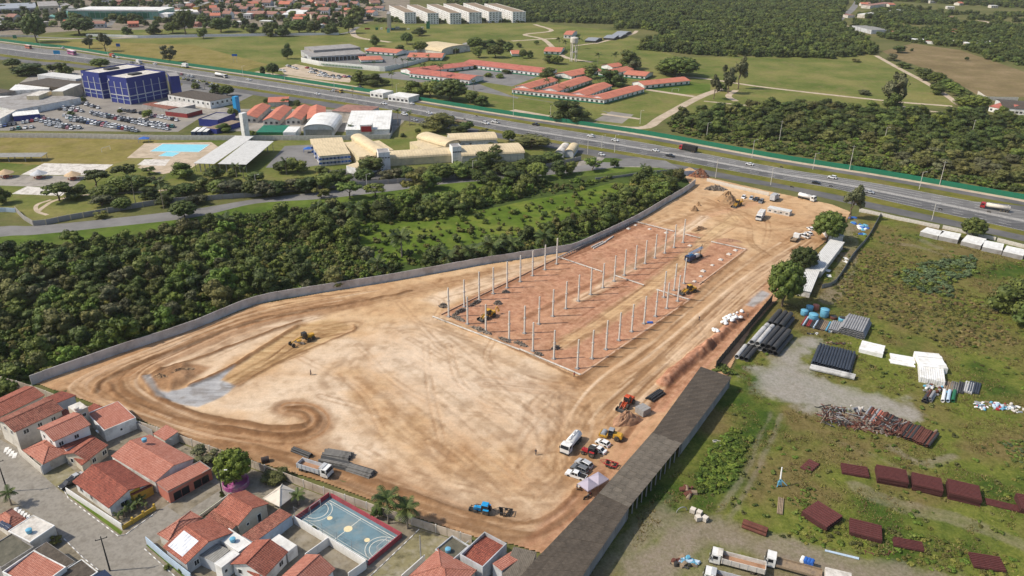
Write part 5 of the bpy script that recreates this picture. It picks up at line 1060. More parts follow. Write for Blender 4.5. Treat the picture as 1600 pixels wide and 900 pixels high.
# ---- precast columns
cs = MB(); cs.box(-.22,.22,-.22,.22,-.2,6.1); cs.box(-.22,.22,-.17,.17,6.1,10.4); cs = cs.mesh('shaft', 'column'); cb = MB(); cb.hexa([(-.26,-.26,5.5),(.26,-.26,5.5),(.26,.26,5.5),(-.26,.26,5.5)], [(-.42,-.3,6.05),(.42,-.3,6.05),(.42,.3,6.05),(-.42,.3,6.05)]); cb = cb.mesh('corbel', 'column'); cf = MB(); cf.box(-.6,.6,-.6,.6,-.2,.35); cf = cf.mesh('footing', 'concrete'); ch = MB(); ch.box(-.24,.24,-.24,.24,3.0,3.18); ch = ch.mesh('collar', 'column')
rz0 = dirang((701,496), (870,413.5))
rows = dict(left=[(701.2,496),(725.5,480.5),(748.7,469.5),(770.8,460),(792.2,451),(812.8,441.3),(832,432),(851.3,422.6),(869.7,413.5)], front=[(730.6,507.5),(759.1,520.5),(795.4,533),(832.5,549.5),(865.3,562)], middle=[(819.5,522),(842,507.5),(863.7,495.5),(884,483.5),(903.5,471.7),(922.5,461.5),(941.7,450.8),(959.5,440.5),(975.3,431.2),(992.3,421.5),(1007.7,412.8),(1023,404.5),(1038.4,396.5),(1052.8,388),(1067,380)], right=[(902,577),(925,561.5),(946.7,547.3),(967,533),(986.7,519.3),(1006,506.8),(1024,495.5),(1041.5,483),(1058.5,471.8)], inner=[(1036.8,465.7),(1053,455),(1068.2,444)])
nth = ['nearest','second','third','fourth','fifth','sixth','seventh','eighth','ninth','tenth','eleventh','twelfth','thirteenth','fourteenth','farthest']
for rn, L in rows.items():
    for i, p in enumerate(L):
        t = thing('column', f'pale concrete column, {nth[i]} of the {rn} row on red clay' if rn != 'inner' else f'pale concrete column, {nth[i]} of three inside the right row', 'column', G(*p)+Vector((0, 0, .15)), rz0, 'bare concrete columns of the new hall'); sh = link('shaft', cs, t); link('corbel', cb, t); link('footing', cf, t); link('collar', ch, t); t.scale.z = R.uniform(.94, 1.03) if rn != 'left' else R.uniform(.98, 1.06)
def beam(A, B, label, h=.75, step=2.6, mat='dirtywhite', w_=.34):
    a, b = G(*A, h), G(*B, h); d = b-a; l = math.hypot(d.x, d.y); t = thing('ground_beam', label, 'beam', (a.x, a.y, .1), math.atan2(d.y, d.x), 'low beams edging the new hall'); m_ = MB(); m_.box(0, l, -w_/2, w_/2, h-.3, h); m_.obj('beam', mat, t)
    for i in range(int(l/step)+1): link('post', unitbox('post', mat), t, (min(l-.2, i*step), 0, -.1), 0, (.2, w_*.8, h-.21))
beam((676,494), (812,546), 'pale ground beam along the left half of the hall front'); beam((812,545), (907,585), 'pale ground beam along the right half of the hall front'); beam((872,401), (941,424), 'pale cross beam beside the last left column'); beam((961,430), (1006,445), 'short pale cross beam inside the middle column row'); beam((1026,452), (1078,468), 'pale cross beam next to the yellow loader'); beam((990,345), (1053,361), 'pale beam along the back of the hall near the wall'); beam((1071,365.5), (1094,371.5), 'shortest pale beam behind the last middle column'); beam((1111,377), (1165,389), 'pale beam at the far right corner of the hall')
beam((689,491), (872,402), 'low beam under the left column row', .6, 4, 'sandpile', .3); beam((872,402), (990,345), 'grey beam on many short posts beside the wall', 1.3, 1.5, 'concrete'); beam((907,586), (1078,468), 'earth covered low beam along the right row', .5, 4, 'sandpile', .6); beam((1092,444), (1166,389), 'low beam on the right edge of the far bay', .5, 4, 'sandpile', .6)
ft = MB(); ft.hexa([(-.9,-.9,0),(.9,-.9,0),(.9,.9,0),(-.9,.9,0)], [(-.65,-.65,.45),(.65,-.65,.45),(.65,.65,.45),(-.65,.65,.45)]); ft.box(-.3,.3,-.3,.3,.45,.6); ft = ft.mesh('footing_block', 'dirtywhite')
for p in [(993,353),(1015,359),(1041,365),(982,358.5),(1149,392.5),(1139,398.5),(1126,407),(1113,415.5),(1098.5,424.8),(1078,385),(1085,441),(1095,433)]: tag(link('footing_block', ft, None, G(*p)+Vector((0,0,.15)), rz0, R.uniform(.8, 1.1)), 'pale footing block without a column at the hall\'s back end', 'footing', 'empty footing blocks')
for i, p in enumerate([((927,390),(946,380)), ((924,388),(942,379)), ((939,384),(958,371))]): pipestack(*p, 3, [1], .3, 'dirtywhite', 'concrete beam lying on red clay next to the wall', 'loose beams by the wall', 'loose_beam', hollow=False, cat='beam')
# ---- heaps
a1 = dirang((676,494), (905,585)); a2 = dirang((690,491), (870,402)); a3 = dirang((1035,600), (1150,490))
for i, (x, y, wd, dp, h, ang, lb) in enumerate([(693,480,15,9,1.3,0,'grey rubble heap beside the nearest left column'), (718,489,34,6,1.2,a2,'long grey heap of broken stone along the left columns'), (742,476,30,5,1.1,a2,'grey heap of rods and stone behind the left columns'), (716,500,30,6,1.0,a1,'grey rubble strip inside the hall front'), (752,518,44,8,1.1,a1,'stony rubble strip along the front columns'), (788,533,26,6,.9,a1,'small rubble strip under the front columns'), (778,476,13,8,1.3,0,'dark heap of rods behind the yellow backhoe'), (790,458,12,7,1.0,0,'dark heap beside the fifth left column'), (868,546,14,8,1.2,.6,'dark grey heap between two front columns'), (814,540,26,6,1.1,a1,'grey broken stone at the hall front'), (842,555,14,6,.8,a1,'brown grey rubble at the foot of a front column')]): heap('rubble_heap', lb, x, y, wd, dp, h, 'rubble', ang, 10+i, 'rubble', 'rubble around the new hall', pieces=70, piecesize=.3)
for i, (x, y, wd, dp, h, mt, ang, lb, pc) in enumerate([(1094,277,30,16,4.2,'soilred',0,'reddish rubble mound beside the hoarding',60), (1118,297,34,14,2.0,'rubble',0,'pale rubble spread below the reddish mound',140), (1136,316,36,24,4.8,'soilbrown',0,'tall brown soil mound beside the digging machine',10), (1085,330,14,10,2.4,'soilbrown',0,'small brown soil mound on the open ground',0), (1091,322,8,6,1.8,'soilbrown',0,'tiny brown soil mound behind the small one',0), (1092,360,30,13,1.6,'soilbrown',.5,'low brown soil heap behind the last middle column',0), (1140,377,46,16,.9,'soilpile',-.3,'flat reddish soil bank behind the far bay',0), (978,660,46,30,3.0,'soilpile',.4,'reddish sand heap beside the grey block stack',0), (250,593,34,22,1.6,'soilbrown',.3,'brown soil bank beside the grey sheet of mud',0), (282,583,44,16,1.4,'soilbrown',.55,'long brown soil bank behind the grey mud',0)]): heap('soil_heap', lb, x, y, wd, dp, h, mt, ang, 40+i, 'soil heap', 'soil heaps of the earthworks', pieces=pc, piecesize=.35 if pc < 100 else .5, lump=.5)
k = MB(); k.ball((0,0,.28), .62, .45, .3, 8); k.box(-.1,.1,-.06,.06,.5,.72); k = k.mesh('sack', 'whitewrap', True)
for i in range(34):
    x, y = (R.uniform(1127,1160), 0) if i < 26 else (R.uniform(1112,1121), 0); y = lerp(510, 494, (x-1125)/36)+R.uniform(-6,5) if i < 26 else 521+R.uniform(-2,2); tag(link('sack', k, None, G(x, y)+Vector((0,0,.5+R.random()*.9)), R.uniform(0,3), R.uniform(.9,1.7)), 'white sack in the larger heap beside the black fence' if i < 26 else 'white sack in the small heap by the trench', 'sack', 'white sacks by the trench')
# ---- pipes lying on the site
pipestack((458,705), (486,716), 6, [3,2], .28, 'pipeblack', 'dark pipe of the smallest bundle above the dump truck', 'dark pipes on the site'); pipestack((507,712), (548,718), 10, [9,8,5], .22, 'woodgrey', 'dark grey pole in the larger pile right of the truck', 'dark poles on the site', 'pole', hollow=False, jit=.3, cat='pole', mats=['woodgrey','pipeblack','woodgrey']); pipestack((502,722), (546,732), 10, [7,6,4], .22, 'woodgrey', 'dark grey pole in the pile close behind the truck cab', 'dark poles on the site', 'pole', hollow=False, jit=.3, cat='pole', mats=['woodgrey','pipeblack','woodgrey']); pipestack((546,733), (583,745), 8, [7,6,3], .22, 'woodgrey', 'dark grey pole in the rightmost pile by the wall', 'dark poles on the site', 'pole', hollow=False, jit=.3, cat='pole', mats=['woodgrey','pipeblack','woodgrey']); pipestack((1014,627), (1033,614), 8, [5,3], .26, 'pipeblack', 'black pipe of the small bundle above the grey blocks', 'black pipes by the blocks')
bs = thing('block_stack', 'pale grey cube of stacked concrete blocks by the red loader', 'block stack', G(1001,648)+Vector((0,0,.25)), dirang((985,641),(1003,652)))
bm_ = MB(); bm_.box(-.48,.48,-.23,.23,0,.46); bm_ = bm_.mesh('block', 'concrete')
for z in range(4):
    for i in range(3):
        for j in range(6): link('block', bm_, bs, ((i-1)*1.0+R.uniform(-.02,.02), (j-1)*.5+R.uniform(-.02,.02), z*.48), 0, (1, 1, 1))
# ---- machines and vehicles on the site
t, l = place((489,530), (455,543), 'motor_grader', 'yellow motor grader with dark cab levelling ochre soil', 'grader', None, .3)
m_ = MB(); m_.side([(-4.2,1.0),(-4.2,1.9),(-1.6,2.0),(-1.6,.9)], -.65, .65); m_.obj('engine_cover', 'yellow', t); m_ = MB(); m_.tube([(-1.6,0,1.6),(.5,0,2.0),(3.6,0,1.35)], .2, 6); m_.obj('front_beam', 'yellow', t); cabin(t, -1.7, -.2, .75, 1.5, 3.1, 'dark'); m_ = MB(); m_.side([(-.1,.15),(.1,.9),(.2,.9),(.05,.12)], -1.9, 1.9); m_.T = Matrix.Identity(4); b = m_.obj('blade', 'steel', t); b.location = (1.0,0,0); b.rotation_euler = (0,0,.4); m_ = MB(); m_.lathe([(.75,0),(.8,.1),(.75,.2)], 14, 0, (.9,0,.9)); m_.obj('turn_circle', 'yellow', t)
for x in (-3.6, -2.0, 3.5):
    for s in (-1, 1): wheel(t, x, s*1.0, .66, .42, 'yellow')
wheelloader((988,627), (968,645), 'orange', 'orange red wheel loader with black bucket beside the block stack'); wheelloader((771,494), (752,502), 'yellow', 'yellow backhoe loader working among the front columns', 'backhoe_loader', True); wheelloader((1082,457), (1068,460), 'yellow', 'yellow loader with pale cab roof right of the columns'); wheelloader((1159,319), (1143,327), 'yellow', 'yellow digger with raised arm beside the tall soil mound', 'backhoe_loader', True)
t, l = place((972,690), (938,681), 'road_roller', 'yellow road roller with grey cab behind the white cars', 'roller', None, .25)
m_ = MB(); m_.cyl((2.0,-1.05,.78), (2.0,1.05,.78), .76, .76, 20); m_.obj('drum', 'steel', t); m_ = MB(); m_.box(.9,3.0,-1.3,-1.1,.5,1.05); m_.box(.9,3.0,1.1,1.3,.5,1.05); m_.box(2.85,3.05,-1.3,1.3,.5,1.05); m_.box(.8,1.05,-1.3,1.3,.5,1.1); m_.obj('drum_frame', 'yellow', t); m_ = MB(); m_.side([(-2.9,.8),(-2.9,1.5),(-2.6,1.75),(-.6,1.85),(-.6,.7)], -.8, .8); m_.obj('engine_cover', 'yellow', t); cabin(t, -.65, .75, .75, 1.2, 2.7, 'steel')
for s in (-1, 1): wheel(t, -1.7, s*.95, .75, .5, 'orange')
tractor((935,717), (907,707), 'red', 'red tractor parked between the silver and white cars', 'dark'); tractor((767,805), (742,800), 'bluecab', 'blue tractor with front loader towing an implement near the wall', 'bluecab', True)
def harrow(A, B, mat, label):
    t, l = place(A, B, 'disc_harrow', label, 'harrow', None, .25); f = MB(); f.box(-1.6,1.6,-.95,-.8,.75,.9); f.box(-1.6,1.6,.8,.95,.75,.9); [f.box(x-.07,x+.07,-.8,.8,.76,.88) for x in (-1.5,0,1.5)]; f.tube([(1.6,-.8,.8),(2.9,0,.7),(1.6,.8,.8)], .06, 5); f.obj('frame', mat, t)
    for k_ in (-1, 1):
        d = MB(); [d.lathe([(.05,-.03),(.42,0),(.05,.03)], 12, 0, (0,0,j*.24)) for j in range(-4, 5)]; o = d.obj('disc_gang', 'dark', t); o.location = (k_*.9,0,.42); o.rotation_euler = (PI/2,0,k_*.25)
    for s in (-1, 1): wheel(t, 0, s*1.1, .36, .2)
harrow((965,733), (944,726), 'red', 'red disc harrow lying beside the red tractor'); harrow((803,806), (776,802), 'dark', 'black disc harrow towed behind the blue tractor')
t, l = place((1070,413), (1098,400), 'drill_rig', 'dark blue drilling rig truck with lowered mast inside the columns', 'drill rig', None, .25)
m_ = MB(); m_.box(-5,4.4,-1.0,1.0,.8,1.15); m_.obj('chassis', 'dark', t); m_ = MB(); m_.side([(-5.1,.9),(-5.1,2.7),(-3.4,2.8),(-3.2,.9)], -1.2, 1.2); m_.obj('cab', 'navy', t); m_ = MB(); m_.box(-5.14,-5.1,-1.0,1.0,1.7,2.5); m_.obj('windscreen', 'darkglass', t); m_ = MB(); m_.box(-3,-.5,-1.1,1.1,1.15,2.4); m_.obj('engine_housing', 'navy', t); m_ = MB(); m_.box(0,2.2,-1,.4,1.15,2.1); m_.obj('pump_box', 'white', t); m_ = MB()
for s in (-.4,.4):
    for zz in (0,.7): m_.cyl((-4.2,s,2.9+zz),(5.2,s,3.4+zz),.08,.08,5)
for i in range(10): x = -4+i*.95; m_.cyl((x,-.4,2.9+.055*(x+4)),(x+.95,.4,3.65+.055*(x+4)),.05,.05,4); m_.cyl((x,.4,2.9+.055*(x+4)),(x+.95,.4,3.65+.055*(x+4)),.05,.05,4)
m_.obj('mast', 'bluecab', t); m_ = MB(); m_.tube([(4.2,0,1.1),(4.4,0,3.6),(4.9,0,5.2)], .12, 5); m_.obj('crane_arm', 'dark', t)
for x in (-4.2,1.2,2.6,3.9):
    for s in (-1,1): wheel(t, x, s*1.0, .5, .36)
truck((467,731), (519,747), 'dump', 'white', 'lightgrey', 'white tipper truck with grey open bed behind the panel wall', 8.8); truck((904,685), (881,712), 'tank', 'white', 'white', 'white water tank truck beside the parked cars', 8.2, axles=3); truck((1193,336), (1182,349), 'box', 'white', 'white', 'white box truck driving in the open upper site', 8.0, axles=2); truck((1247,309), (1273,316), 'tank', 'white', 'white', 'white tank truck parked near the site entrance', 9); truck((1234,383), (1249,370), 'flat', 'white', 'wood', 'small white flatbed truck with wooden sides under the trees', 6.2, axles=2); truck((1203,318), (1216,309), 'box', 'white', 'lightgrey', 'white lorry standing by the low wall near the entrance', 7, axles=2)
for A, B, st, col, lb in [((915,751),(885,741),'pickup','car_white','white pickup truck at the near end of the parked cars'), ((919,742),(893,731),'suv','car_grey','dark grey car between the pickup and the silver one'), ((925,735),(900,722),'suv','car_silver','silver estate car beside the red tractor'), ((947,711),(922,700),'sedan','car_white','white car just above the red tractor'), ((954,701),(930,690),'hatch','car_white','white car next to the yellow road roller')]: car(A, B, st, col, lb, 'cars parked beside the shed')
for A, B, st, col, lb in [((1262,373),(1250,369),'pickup','car_white','white pickup in front of the round dark tree'), ((1269,370),(1258,364),'hatch','car_white','white car squeezed behind the white pickup'), ((1270,362),(1262,357),'hatch','car_white','white car half hidden by the round dark tree'), ((1164,307),(1159,313),'hatch','car_white','white car first of the row below the pale wall'), ((1176,308),(1171,315),'hatch','car_silver','silver car second of the row below the pale wall'), ((1185,310),(1178,317),'pickup','car_black','black pickup third of the row below the pale wall'), ((1192,314),(1186,320),'suv','car_grey','grey car last of the row below the pale wall')]: car(A, B, st, col, lb, 'cars at the upper site')
for i, (cx, cy) in enumerate([(918,764.5),(934,755.5)]):
    rz = dirang((910,765),(925,776)); g_ = G(cx, cy+5, 0); t = thing('gazebo', ['lilac pop up gazebo nearer the parked motorbikes', 'lilac pop up gazebo against the shed roof'][i], 'gazebo', g_+Vector((0,0,.25)), rz, 'joined lilac gazebos'); a_ = 1.75
    q = MB(); q._add([(-a_,-a_,2.2),(a_,-a_,2.2),(a_,a_,2.2),(-a_,a_,2.2),(0,0,3.2),(-a_,-a_,1.95),(a_,-a_,1.95),(a_,a_,1.95),(-a_,a_,1.95)], [(0,1,4),(1,2,4),(2,3,4),(3,0,4),(5,6,1,0),(6,7,2,1),(7,8,3,2),(8,5,0,3)], 0); q.obj('canopy', 'tent', t)
    for x in (-1,1):
        for y in (-1,1): p = MB(); p.cyl((x*(a_-.06),y*(a_-.06),-.1),(x*(a_-.06),y*(a_-.06),2.2),.035,.035,5); p.obj('leg', 'steel', t)
def motorbike(px, py, ang, label, mat='dark'):
    t = thing('motorbike', label, 'motorbike', G(px, py)+Vector((0,0,.04 if py < 400 else .28)), ang, 'motorbikes')
    wheel(t, -.65, 0, .31, .12); wheel(t, .65, 0, .31, .1); b = MB(); b.tube([(-.65,0,.35),(-.1,0,.5),(.45,0,.75),(.65,0,.33)], .05, 5); b.box(-.3,.2,-.1,.1,.3,.6); b.obj('frame', 'dark', t); s = MB(); s.box(-.75,0,-.13,.13,.7,.82); s.obj('seat', 'black', t); k_ = MB(); k_.ball((.22,0,.82), .26, .15, .14, 8); k_.obj('tank', mat, t); h = MB(); h.cyl((.5,-.35,1.02),(.5,.35,1.02),.025,.025,5); h.obj('handlebar', 'steel', t); return t
motorbike(916,781,.6,'dark motorbike parked under the lilac gazebo'); motorbike(921,777,.9,'second motorbike beside the gazebo leg','red')
t = thing('plate_compactor', 'small orange and tan machine beside the lilac gazebo', 'machine', G(908,762)+Vector((0,0,.25)), .5); m_ = MB(); m_.cyl((-.6,-.5,.4),(-.6,.5,.4),.4,.4,12); m_.cyl((.6,-.5,.4),(.6,.5,.4),.4,.4,12); m_.obj('drum', 'steel', t); m_ = MB(); m_.side([(-.8,.6),(-.7,1.2),(.6,1.3),(.9,.6)], -.55, .55); m_.obj('body', 'mustard', t); m_ = MB(); m_.tube([(.7,-.4,1.2),(1.1,-.4,1.7),(1.1,.4,1.7),(.7,.4,1.2)], .04, 5); m_.obj('handle', 'dark', t)
t = thing('steel_barrel', 'dark round tank standing on soil behind the olive tree', 'tank', G(415,723)+Vector((0,0,.2)), .4); m_ = MB(); m_.cyl((-.9,0,.75),(.9,0,.75),.75,.75,14); m_.obj('drum', 'dark', t); m_ = MB(); [m_.cyl((x-.05,0,.75),(x+.05,0,.75),.79,.79,14) for x in (-.6,0,.6)]; m_.obj('hoop', 'rust', t)
person(486,587,'person in dark clothes standing on the pale soil left of centre', ang=.5); person(837,712,'person in dark clothes walking on the open soil', ang=1.2, walk=.4); person(897,591,'person in red shirt standing at the hall\'s front corner', 'clothred', 'clothtan', 2.0); person(1092,502,'person in dark clothes with pale helmet right of the columns', 'cloth', 'cloth', 1.0, hat='white'); person(901,768,'person in dark clothes beside the lilac gazebo', 'cloth', 'clothtan', 0.2); person(1168,497,'person in tan clothes standing near the white sacks', 'clothtan', 'cloth', 0.8)
tp = MB(); tp.hexa([(-1.1,-.8,0),(1.1,-.8,0),(1.1,.8,0),(-1.1,.8,0)], [(-.8,-.5,.28),(.8,-.6,.22),(.9,.5,.3),(-.7,.6,.2)]); o = tp.obj('tarpaulin', 'blue'); o.location = G(1015.5,505)+Vector((0,0,.2)); tag(o, 'small blue tarpaulin lying on red clay by the right columns', 'tarpaulin')
# ---- cabins under the round trees
building('site_cabin', 'white roofed cabin beside the blue tarpaulins', 'cabin', (1296,368),(1318,369),(1329,345), 2.8, 'shed', .4, 'white', 'sheetwhite', [('row','e',3,1,1,1)], .3)
building('site_cabin', 'long white roofed cabin between the round trees', 'cabin', (1262,419),(1284,424),(1307,378), 2.8, 'shed', .4, 'dirtywhite', 'sheetwhite', [('row','e',4,1,1,1)], .3); building('site_cabin', 'small white roofed cabin behind the largest round tree', 'cabin', (1246,452),(1266,456),(1276,424), 2.6, 'shed', .3, 'dirtywhite', 'sheetwhite', [('row','e',1,1,1,1)], .3); building('site_cabin', 'low white cabin at the site entrance under the tall tree', 'cabin', (1199,325),(1234,332),(1236,328), 2.2, 'flat', 0, 'dirtywhite', 'sheetwhite', [('row','s',4,1,.9,.8)])
for i in range(16):
    x, y = R.choice([(1340,350),(1346,356),(1352,344),(1335,346),(1350,362)]); o = MB(); o.hexa([(-1.2,-.7,0),(1.2,-.7,0),(1.2,.7,0),(-1.2,.7,0)], [(-.9,-.5,.5),(.8,-.5,.4),(.9,.5,.6),(-.8,.5,.5)]); ob = o.obj('tarp_bundle', R.choice(['blue','bluetank','whitewrap','blue'])); ob.location = G(x+R.uniform(-8,8), y+R.uniform(-5,6))+Vector((0,0,.22)); ob.rotation_euler = (0,0,R.uniform(0,3)); tag(ob, 'crumpled bundle in the blue and white clutter behind the cabins', 'bundle', 'clutter behind the cabins')
for i, (x, y) in enumerate([(1294,424),(1295,432),(1321,405),(1322,410)]): o = MB(); o.box(-1.3,1.3,-.8,.8,0,.15); ob = o.obj('board', 'whitewrap'); ob.location = G(x,y)+Vector((0,0,.25)); ob.rotation_euler = (0,.05,1+.3*i); tag(ob, ['white board lying nearest the small cabin','white board lying in front of the sheet fence','white board leaning at the sheet fence','white board beside another at the sheet fence'][i], 'board', 'white boards behind the cabins')
ptree(1292,378,50,56,'dome','round dark green tree in front of the white cabins','round_tree'); ptree(1253,424,43,46,'dome','smaller round tree between cabin and open soil','round_tree'); ptree(1222,480,56,84,'dome','largest rounded green tree at the site\'s right edge','round_tree'); ptree(1328,343,40,62,'euc','tall grey green tree at the site entrance','tall_tree'); ptree(1519,371,38,36,'dome','dark round tree at the white roadside wall','round_tree'); ptree(1582,492,66,70,'dark','large dark tree at the right edge of the rough field','broad_tree'); ptree(1620,520,66,60,'dark','dark tree leaving the right edge of the field','broad_tree')
# ================================================================ houses and streets, lower left
sheet('housing_ground', [(-90,560),(-20,592),(55,616),(215,670),(310,703),(400,735),(500,773),(600,808),(740,853),(800,865),(860,960),(-120,960)], .010, 'slab')
sheet('street', [(-40,705),(0,687),(30,702),(70,737),(107,779),(185,838),(197,835),(245,800),(270,783),(330,745),(352,755),(366,769),(350,784),(290,817),(236,852),(226,858),(275,903),(310,940),(200,940),(170,904),(130,872),(100,842),(85,826),(50,803),(0,768),(-40,748)], .022, 'paving')
sheet('street', [(570,930),(574,905),(640,842),(655,827),(690,840),(722,850),(703,866),(668,876),(622,918),(610,945)], .022, 'mossyslab')
sheet('lawn_strip', [(104,772),(110,772),(192,831),(188,836)], .030, 'lushgrass'); sheet('lawn_strip', [(310,805),(345,780),(350,783),(318,808)], .030, 'lushgrass'); sheet('lawn_strip', [(228,852),(232,850),(300,905),(290,905)], .030, 'lushgrass'); sheet('lawn_patch', [(0,610),(28,622),(20,640),(0,648)], .030, 'lushgrass')
sheet('driveway', [(66,742),(100,722),(128,745),(100,772)], .026, 'mossyslab'); sheet('driveway', [(262,792),(325,752),(350,762),(282,806)], .0285, 'slab')
def kerbs(px, name='kerb'):
    L = [G(*p) for p in px]; mb = MB(); k = 0
    for a, b in zip(L[:-1], L[1:]):
        d = b-a; n = max(1, int(d.length/.9)); u = d/n; s = Vector((-d.y, d.x, 0)).normalized()*.09
        for i in range(n):
            p, q = a+u*i, a+u*(i+.95); mb.hexa([p-s, q-s, q+s, p+s], [p-s+Vector((0,0,.13)), q-s+Vector((0,0,.13)), q+s+Vector((0,0,.13)), p+s+Vector((0,0,.13))], 1 if k % 2 else 0); k += 1
    tag(mb.obj(name, ['white', 'concrete']), kind='structure')
kerbs([(95,757),(107,779),(185,838),(197,835),(245,800)]); kerbs([(226,858),(300,925)]); kerbs([(100,842),(130,872),(170,904)]); kerbs([(574,905),(640,842),(655,827)]); kerbs([(262,784),(330,745)]); kerbs([(30,702),(70,737)])
def bh(*a, **k): return building(*a, cat='house', name='house', **k)
Wd_ = ('white', 'pane')
def hs(label, A, B, Cc, h, roof='gable', rise=1.3, wall='offwhite', mat='tilered', wins=(), **k): return building('house', label, 'house', A, B, Cc, h, roof, rise, wall, mat, wins, group='houses along the cobbled streets', **k)
hs('large house with wide two slope clay roof beside the mango tree', (175,712.5), (242.5,752.5), (300,716), 3.2, rise=1.3, wall='white', mat='tilebright', wins=[('s',.3,1,1,1)], over=.15)
t, L, Wd = hs('salmon fronted carport house with two wide openings', (246,757), (263,770), (324,729), 3.0, 'shedr', .5, 'salmon', 'tilebright', [], over=.1, parapet=.25, pcol='concrete')
for u in (.27, .74): window(t, 'e', u, Wd*.36, .1, 2.1, L, Wd, 'salmon', 'darkglass', name='garage_shade_pane')  # dark panes: shade inside the open carport put into colour
t, L, Wd = hs('white and yellow cottage with dark clay roof at the street corner', (117.5,752), (171,791), (224,752), 2.9, rise=1.5, wall='white', mat='tiledark', wins=[('s',.15,1.2,.9,1.2),('s',.45,1,.9,1.2),('e',.35,1.6,.9,1.2)], over=.45)
b = MB(); b.box(-.03,.04,-.2,2.2,0,3.6); o = b.obj('yellow_wall', 'mustard', t); o.location = (L, Wd*.55, 0)
hs('low porch with dark clay roof beside the corner cottage', (201,771), (208,776), (235,757), 2.4, 'shedr', .5, 'mustard', 'tiledark', over=.2)
hs('small cream house with bright left roof slope', (102,709), (136,718), (181,700), 3.0, rise=1.2, wall='plasterpale', mat='tilered', wins=[('s',.25,.8,.9,1.1),('e',.85,1.2,1,1.1),('e',.3,1,1,1.1)], along='y', over=.35)
hs('little clay porch roof on the cream house front', (117,717), (128,727), (139,720), 2.3, 'shed', .5, 'plasterpale', 'tiledark', over=.15)
hs('white upper storey with orange clay gable roof', (61,669), (85,688), (139,664), 6.0, rise=1.1, wall='white', mat='tilebright', wins=[('s',.25,.9,3.9,1.1),('s',.7,1,3.9,1.1),('e',.15,1,3.9,1),('e',.6,1,3.9,1)], along='y', over=.4)
hs('hipped clay roof over the white walled corner porch', (39,703), (68,723), (104,699), 2.9, 'hip', 1.3, 'offwhite', 'tilebright', [('s',.3,1.6,.6,1.5)], over=.4)
hs('dark clay lean-to roof along the two storey white house', (93,699), (104,706), (146,683), 2.9, 'shedr', .8, 'white', 'tiledark', over=.2)
hs('two storey house with broad patchy roof at the left edge', (-2,656), (24,673), (85,634), 5.8, rise=1.1, wall='offwhite', mat='tilepatch', wins=[('s',.3,1,3.8,1.1),('s',.7,1,3.8,1.1),('e',.2,1.2,3.8,1.1),('e',.5,1,3.8,1.1),('e',.8,1,3.6,1.1)], along='y', over=.5)
hs('rear wing with weathered dark red roof by the wall corner', (70,628), (90,634), (126,621), 4.4, 'shedr', .9, 'lightgrey', 'tiledark', over=.3)
hs('house with long clay roof cut by the left edge', (-32,638), (-4,652), (52,611), 4.2, rise=1.1, wall='offwhite', mat='tilered', along='y', over=.4)
hs('low dark roof behind the beige stair tower', (84,652), (96,659), (112,648), 3.6, 'shed', .5, 'offwhite', 'tiledark', over=.2); hs('small dark clay roof between tower and panel wall', (133,641), (144,646), (158,638), 2.6, 'shed', .4, 'offwhite', 'tiledark', over=.2)
hs('beige stair tower with flat roof and one dark window', (106,636), (118,645), (136,636), 6.2, 'flat', 0, 'plasterpale', 'dirtywhite', [('e',.6,.9,4.2,.9)])
hs('house with pinkish tile roof framed by white parapets', (136,648), (163,675), (211,653), 3.0, 'shed', .35, 'white', 'tilebright', [('e',.5,.5,1.5,.6)], over=-.1, parapet=.45, pcol='white')
hs('small bright tiled annex against the panel wall', (240,678), (258,688.5), (278,677), 2.5, 'shed', .5, 'offwhite', 'tilebright', over=.1)
hs('hipped clay roof at the lower left edge beside white stripes', (-8,810), (13,825.5), (39,812), 2.9, 'hip', 1.2, 'offwhite', 'tilebright', over=.4)
hs('flat roofed house with peeling white slab', (13,831), (47,848.5), (85,822), 3.3, 'flat', 0, 'offwhite', 'dirtywhite', parapet=.25, pcol='white')
hs('flat brown corrugated roof at the lower left edge', (-32,866), (2,889), (53,856), 3.1, 'flat', 0, 'concrete', 'fibre', parapet=.35, pcol='concrete')
hs('dark corrugated roof above the green swimming court', (53,861), (98,893), (119,880), 3.2, 'shed', .3, 'lightgrey', 'asbestosdark', over=-.1, parapet=.35, pcol='concrete')
hs('red tiled roof sunk between thick white parapets', (5,898), (56,926), (96,886), 3.6, 'shed', .5, 'white', 'tilebright', over=-.1, parapet=.8, pcol='white')
hs('black corrugated roof at the bottom edge near the power pole', (88,900), (113,921), (151,893), 3.1, 'flat', 0, 'lightgrey', 'asbestosdark', parapet=.3, pcol='white')
hs('small roof carrying solar panels at the bottom edge', (138,906), (158,925), (180,905), 3.0, 'flat', 0, 'lightgrey', 'solar')
for i in range(2):
    p = MB(); p.box(-.95,.95,-.6,.6,0,.06); p.box(-.97,.97,-.02,.02,.06,.08,1); o = p.obj('solar_panel', ['solar', 'steel']); o.location = G(3+i*8,819+i*4,3.6); o.rotation_euler = (.25,0,dirang((-8,810),(13,825))); tag(o, ['solar panel at the left end above the hipped roof','solar panel second from the left edge above the hipped roof'][i], 'solar panel', 'solar panels')
t, L, Wd = hs('clay roofed house carrying a large white reflective sheet', (259,854), (291,878), (350,826), 3.2, rise=1.5, wall='lightgrey', mat='tilered', wins=[('e',.2,1,.9,1.2)], over=.45)
p = MB(); p.box(0,L*.72,0,Wd*.40,0,.04); o = p.obj('reflective_sheet', 'silver', t); o.location = (.35,.25,3.42); o.rotation_euler = (math.atan2(1.5, Wd/2), 0, 0)
hs('bright hipped porch roof on the sheet covered house', (249,834), (264,843), (311,808), 2.7, 'hip', 1.2, 'offwhite', 'tilebright', over=.3)
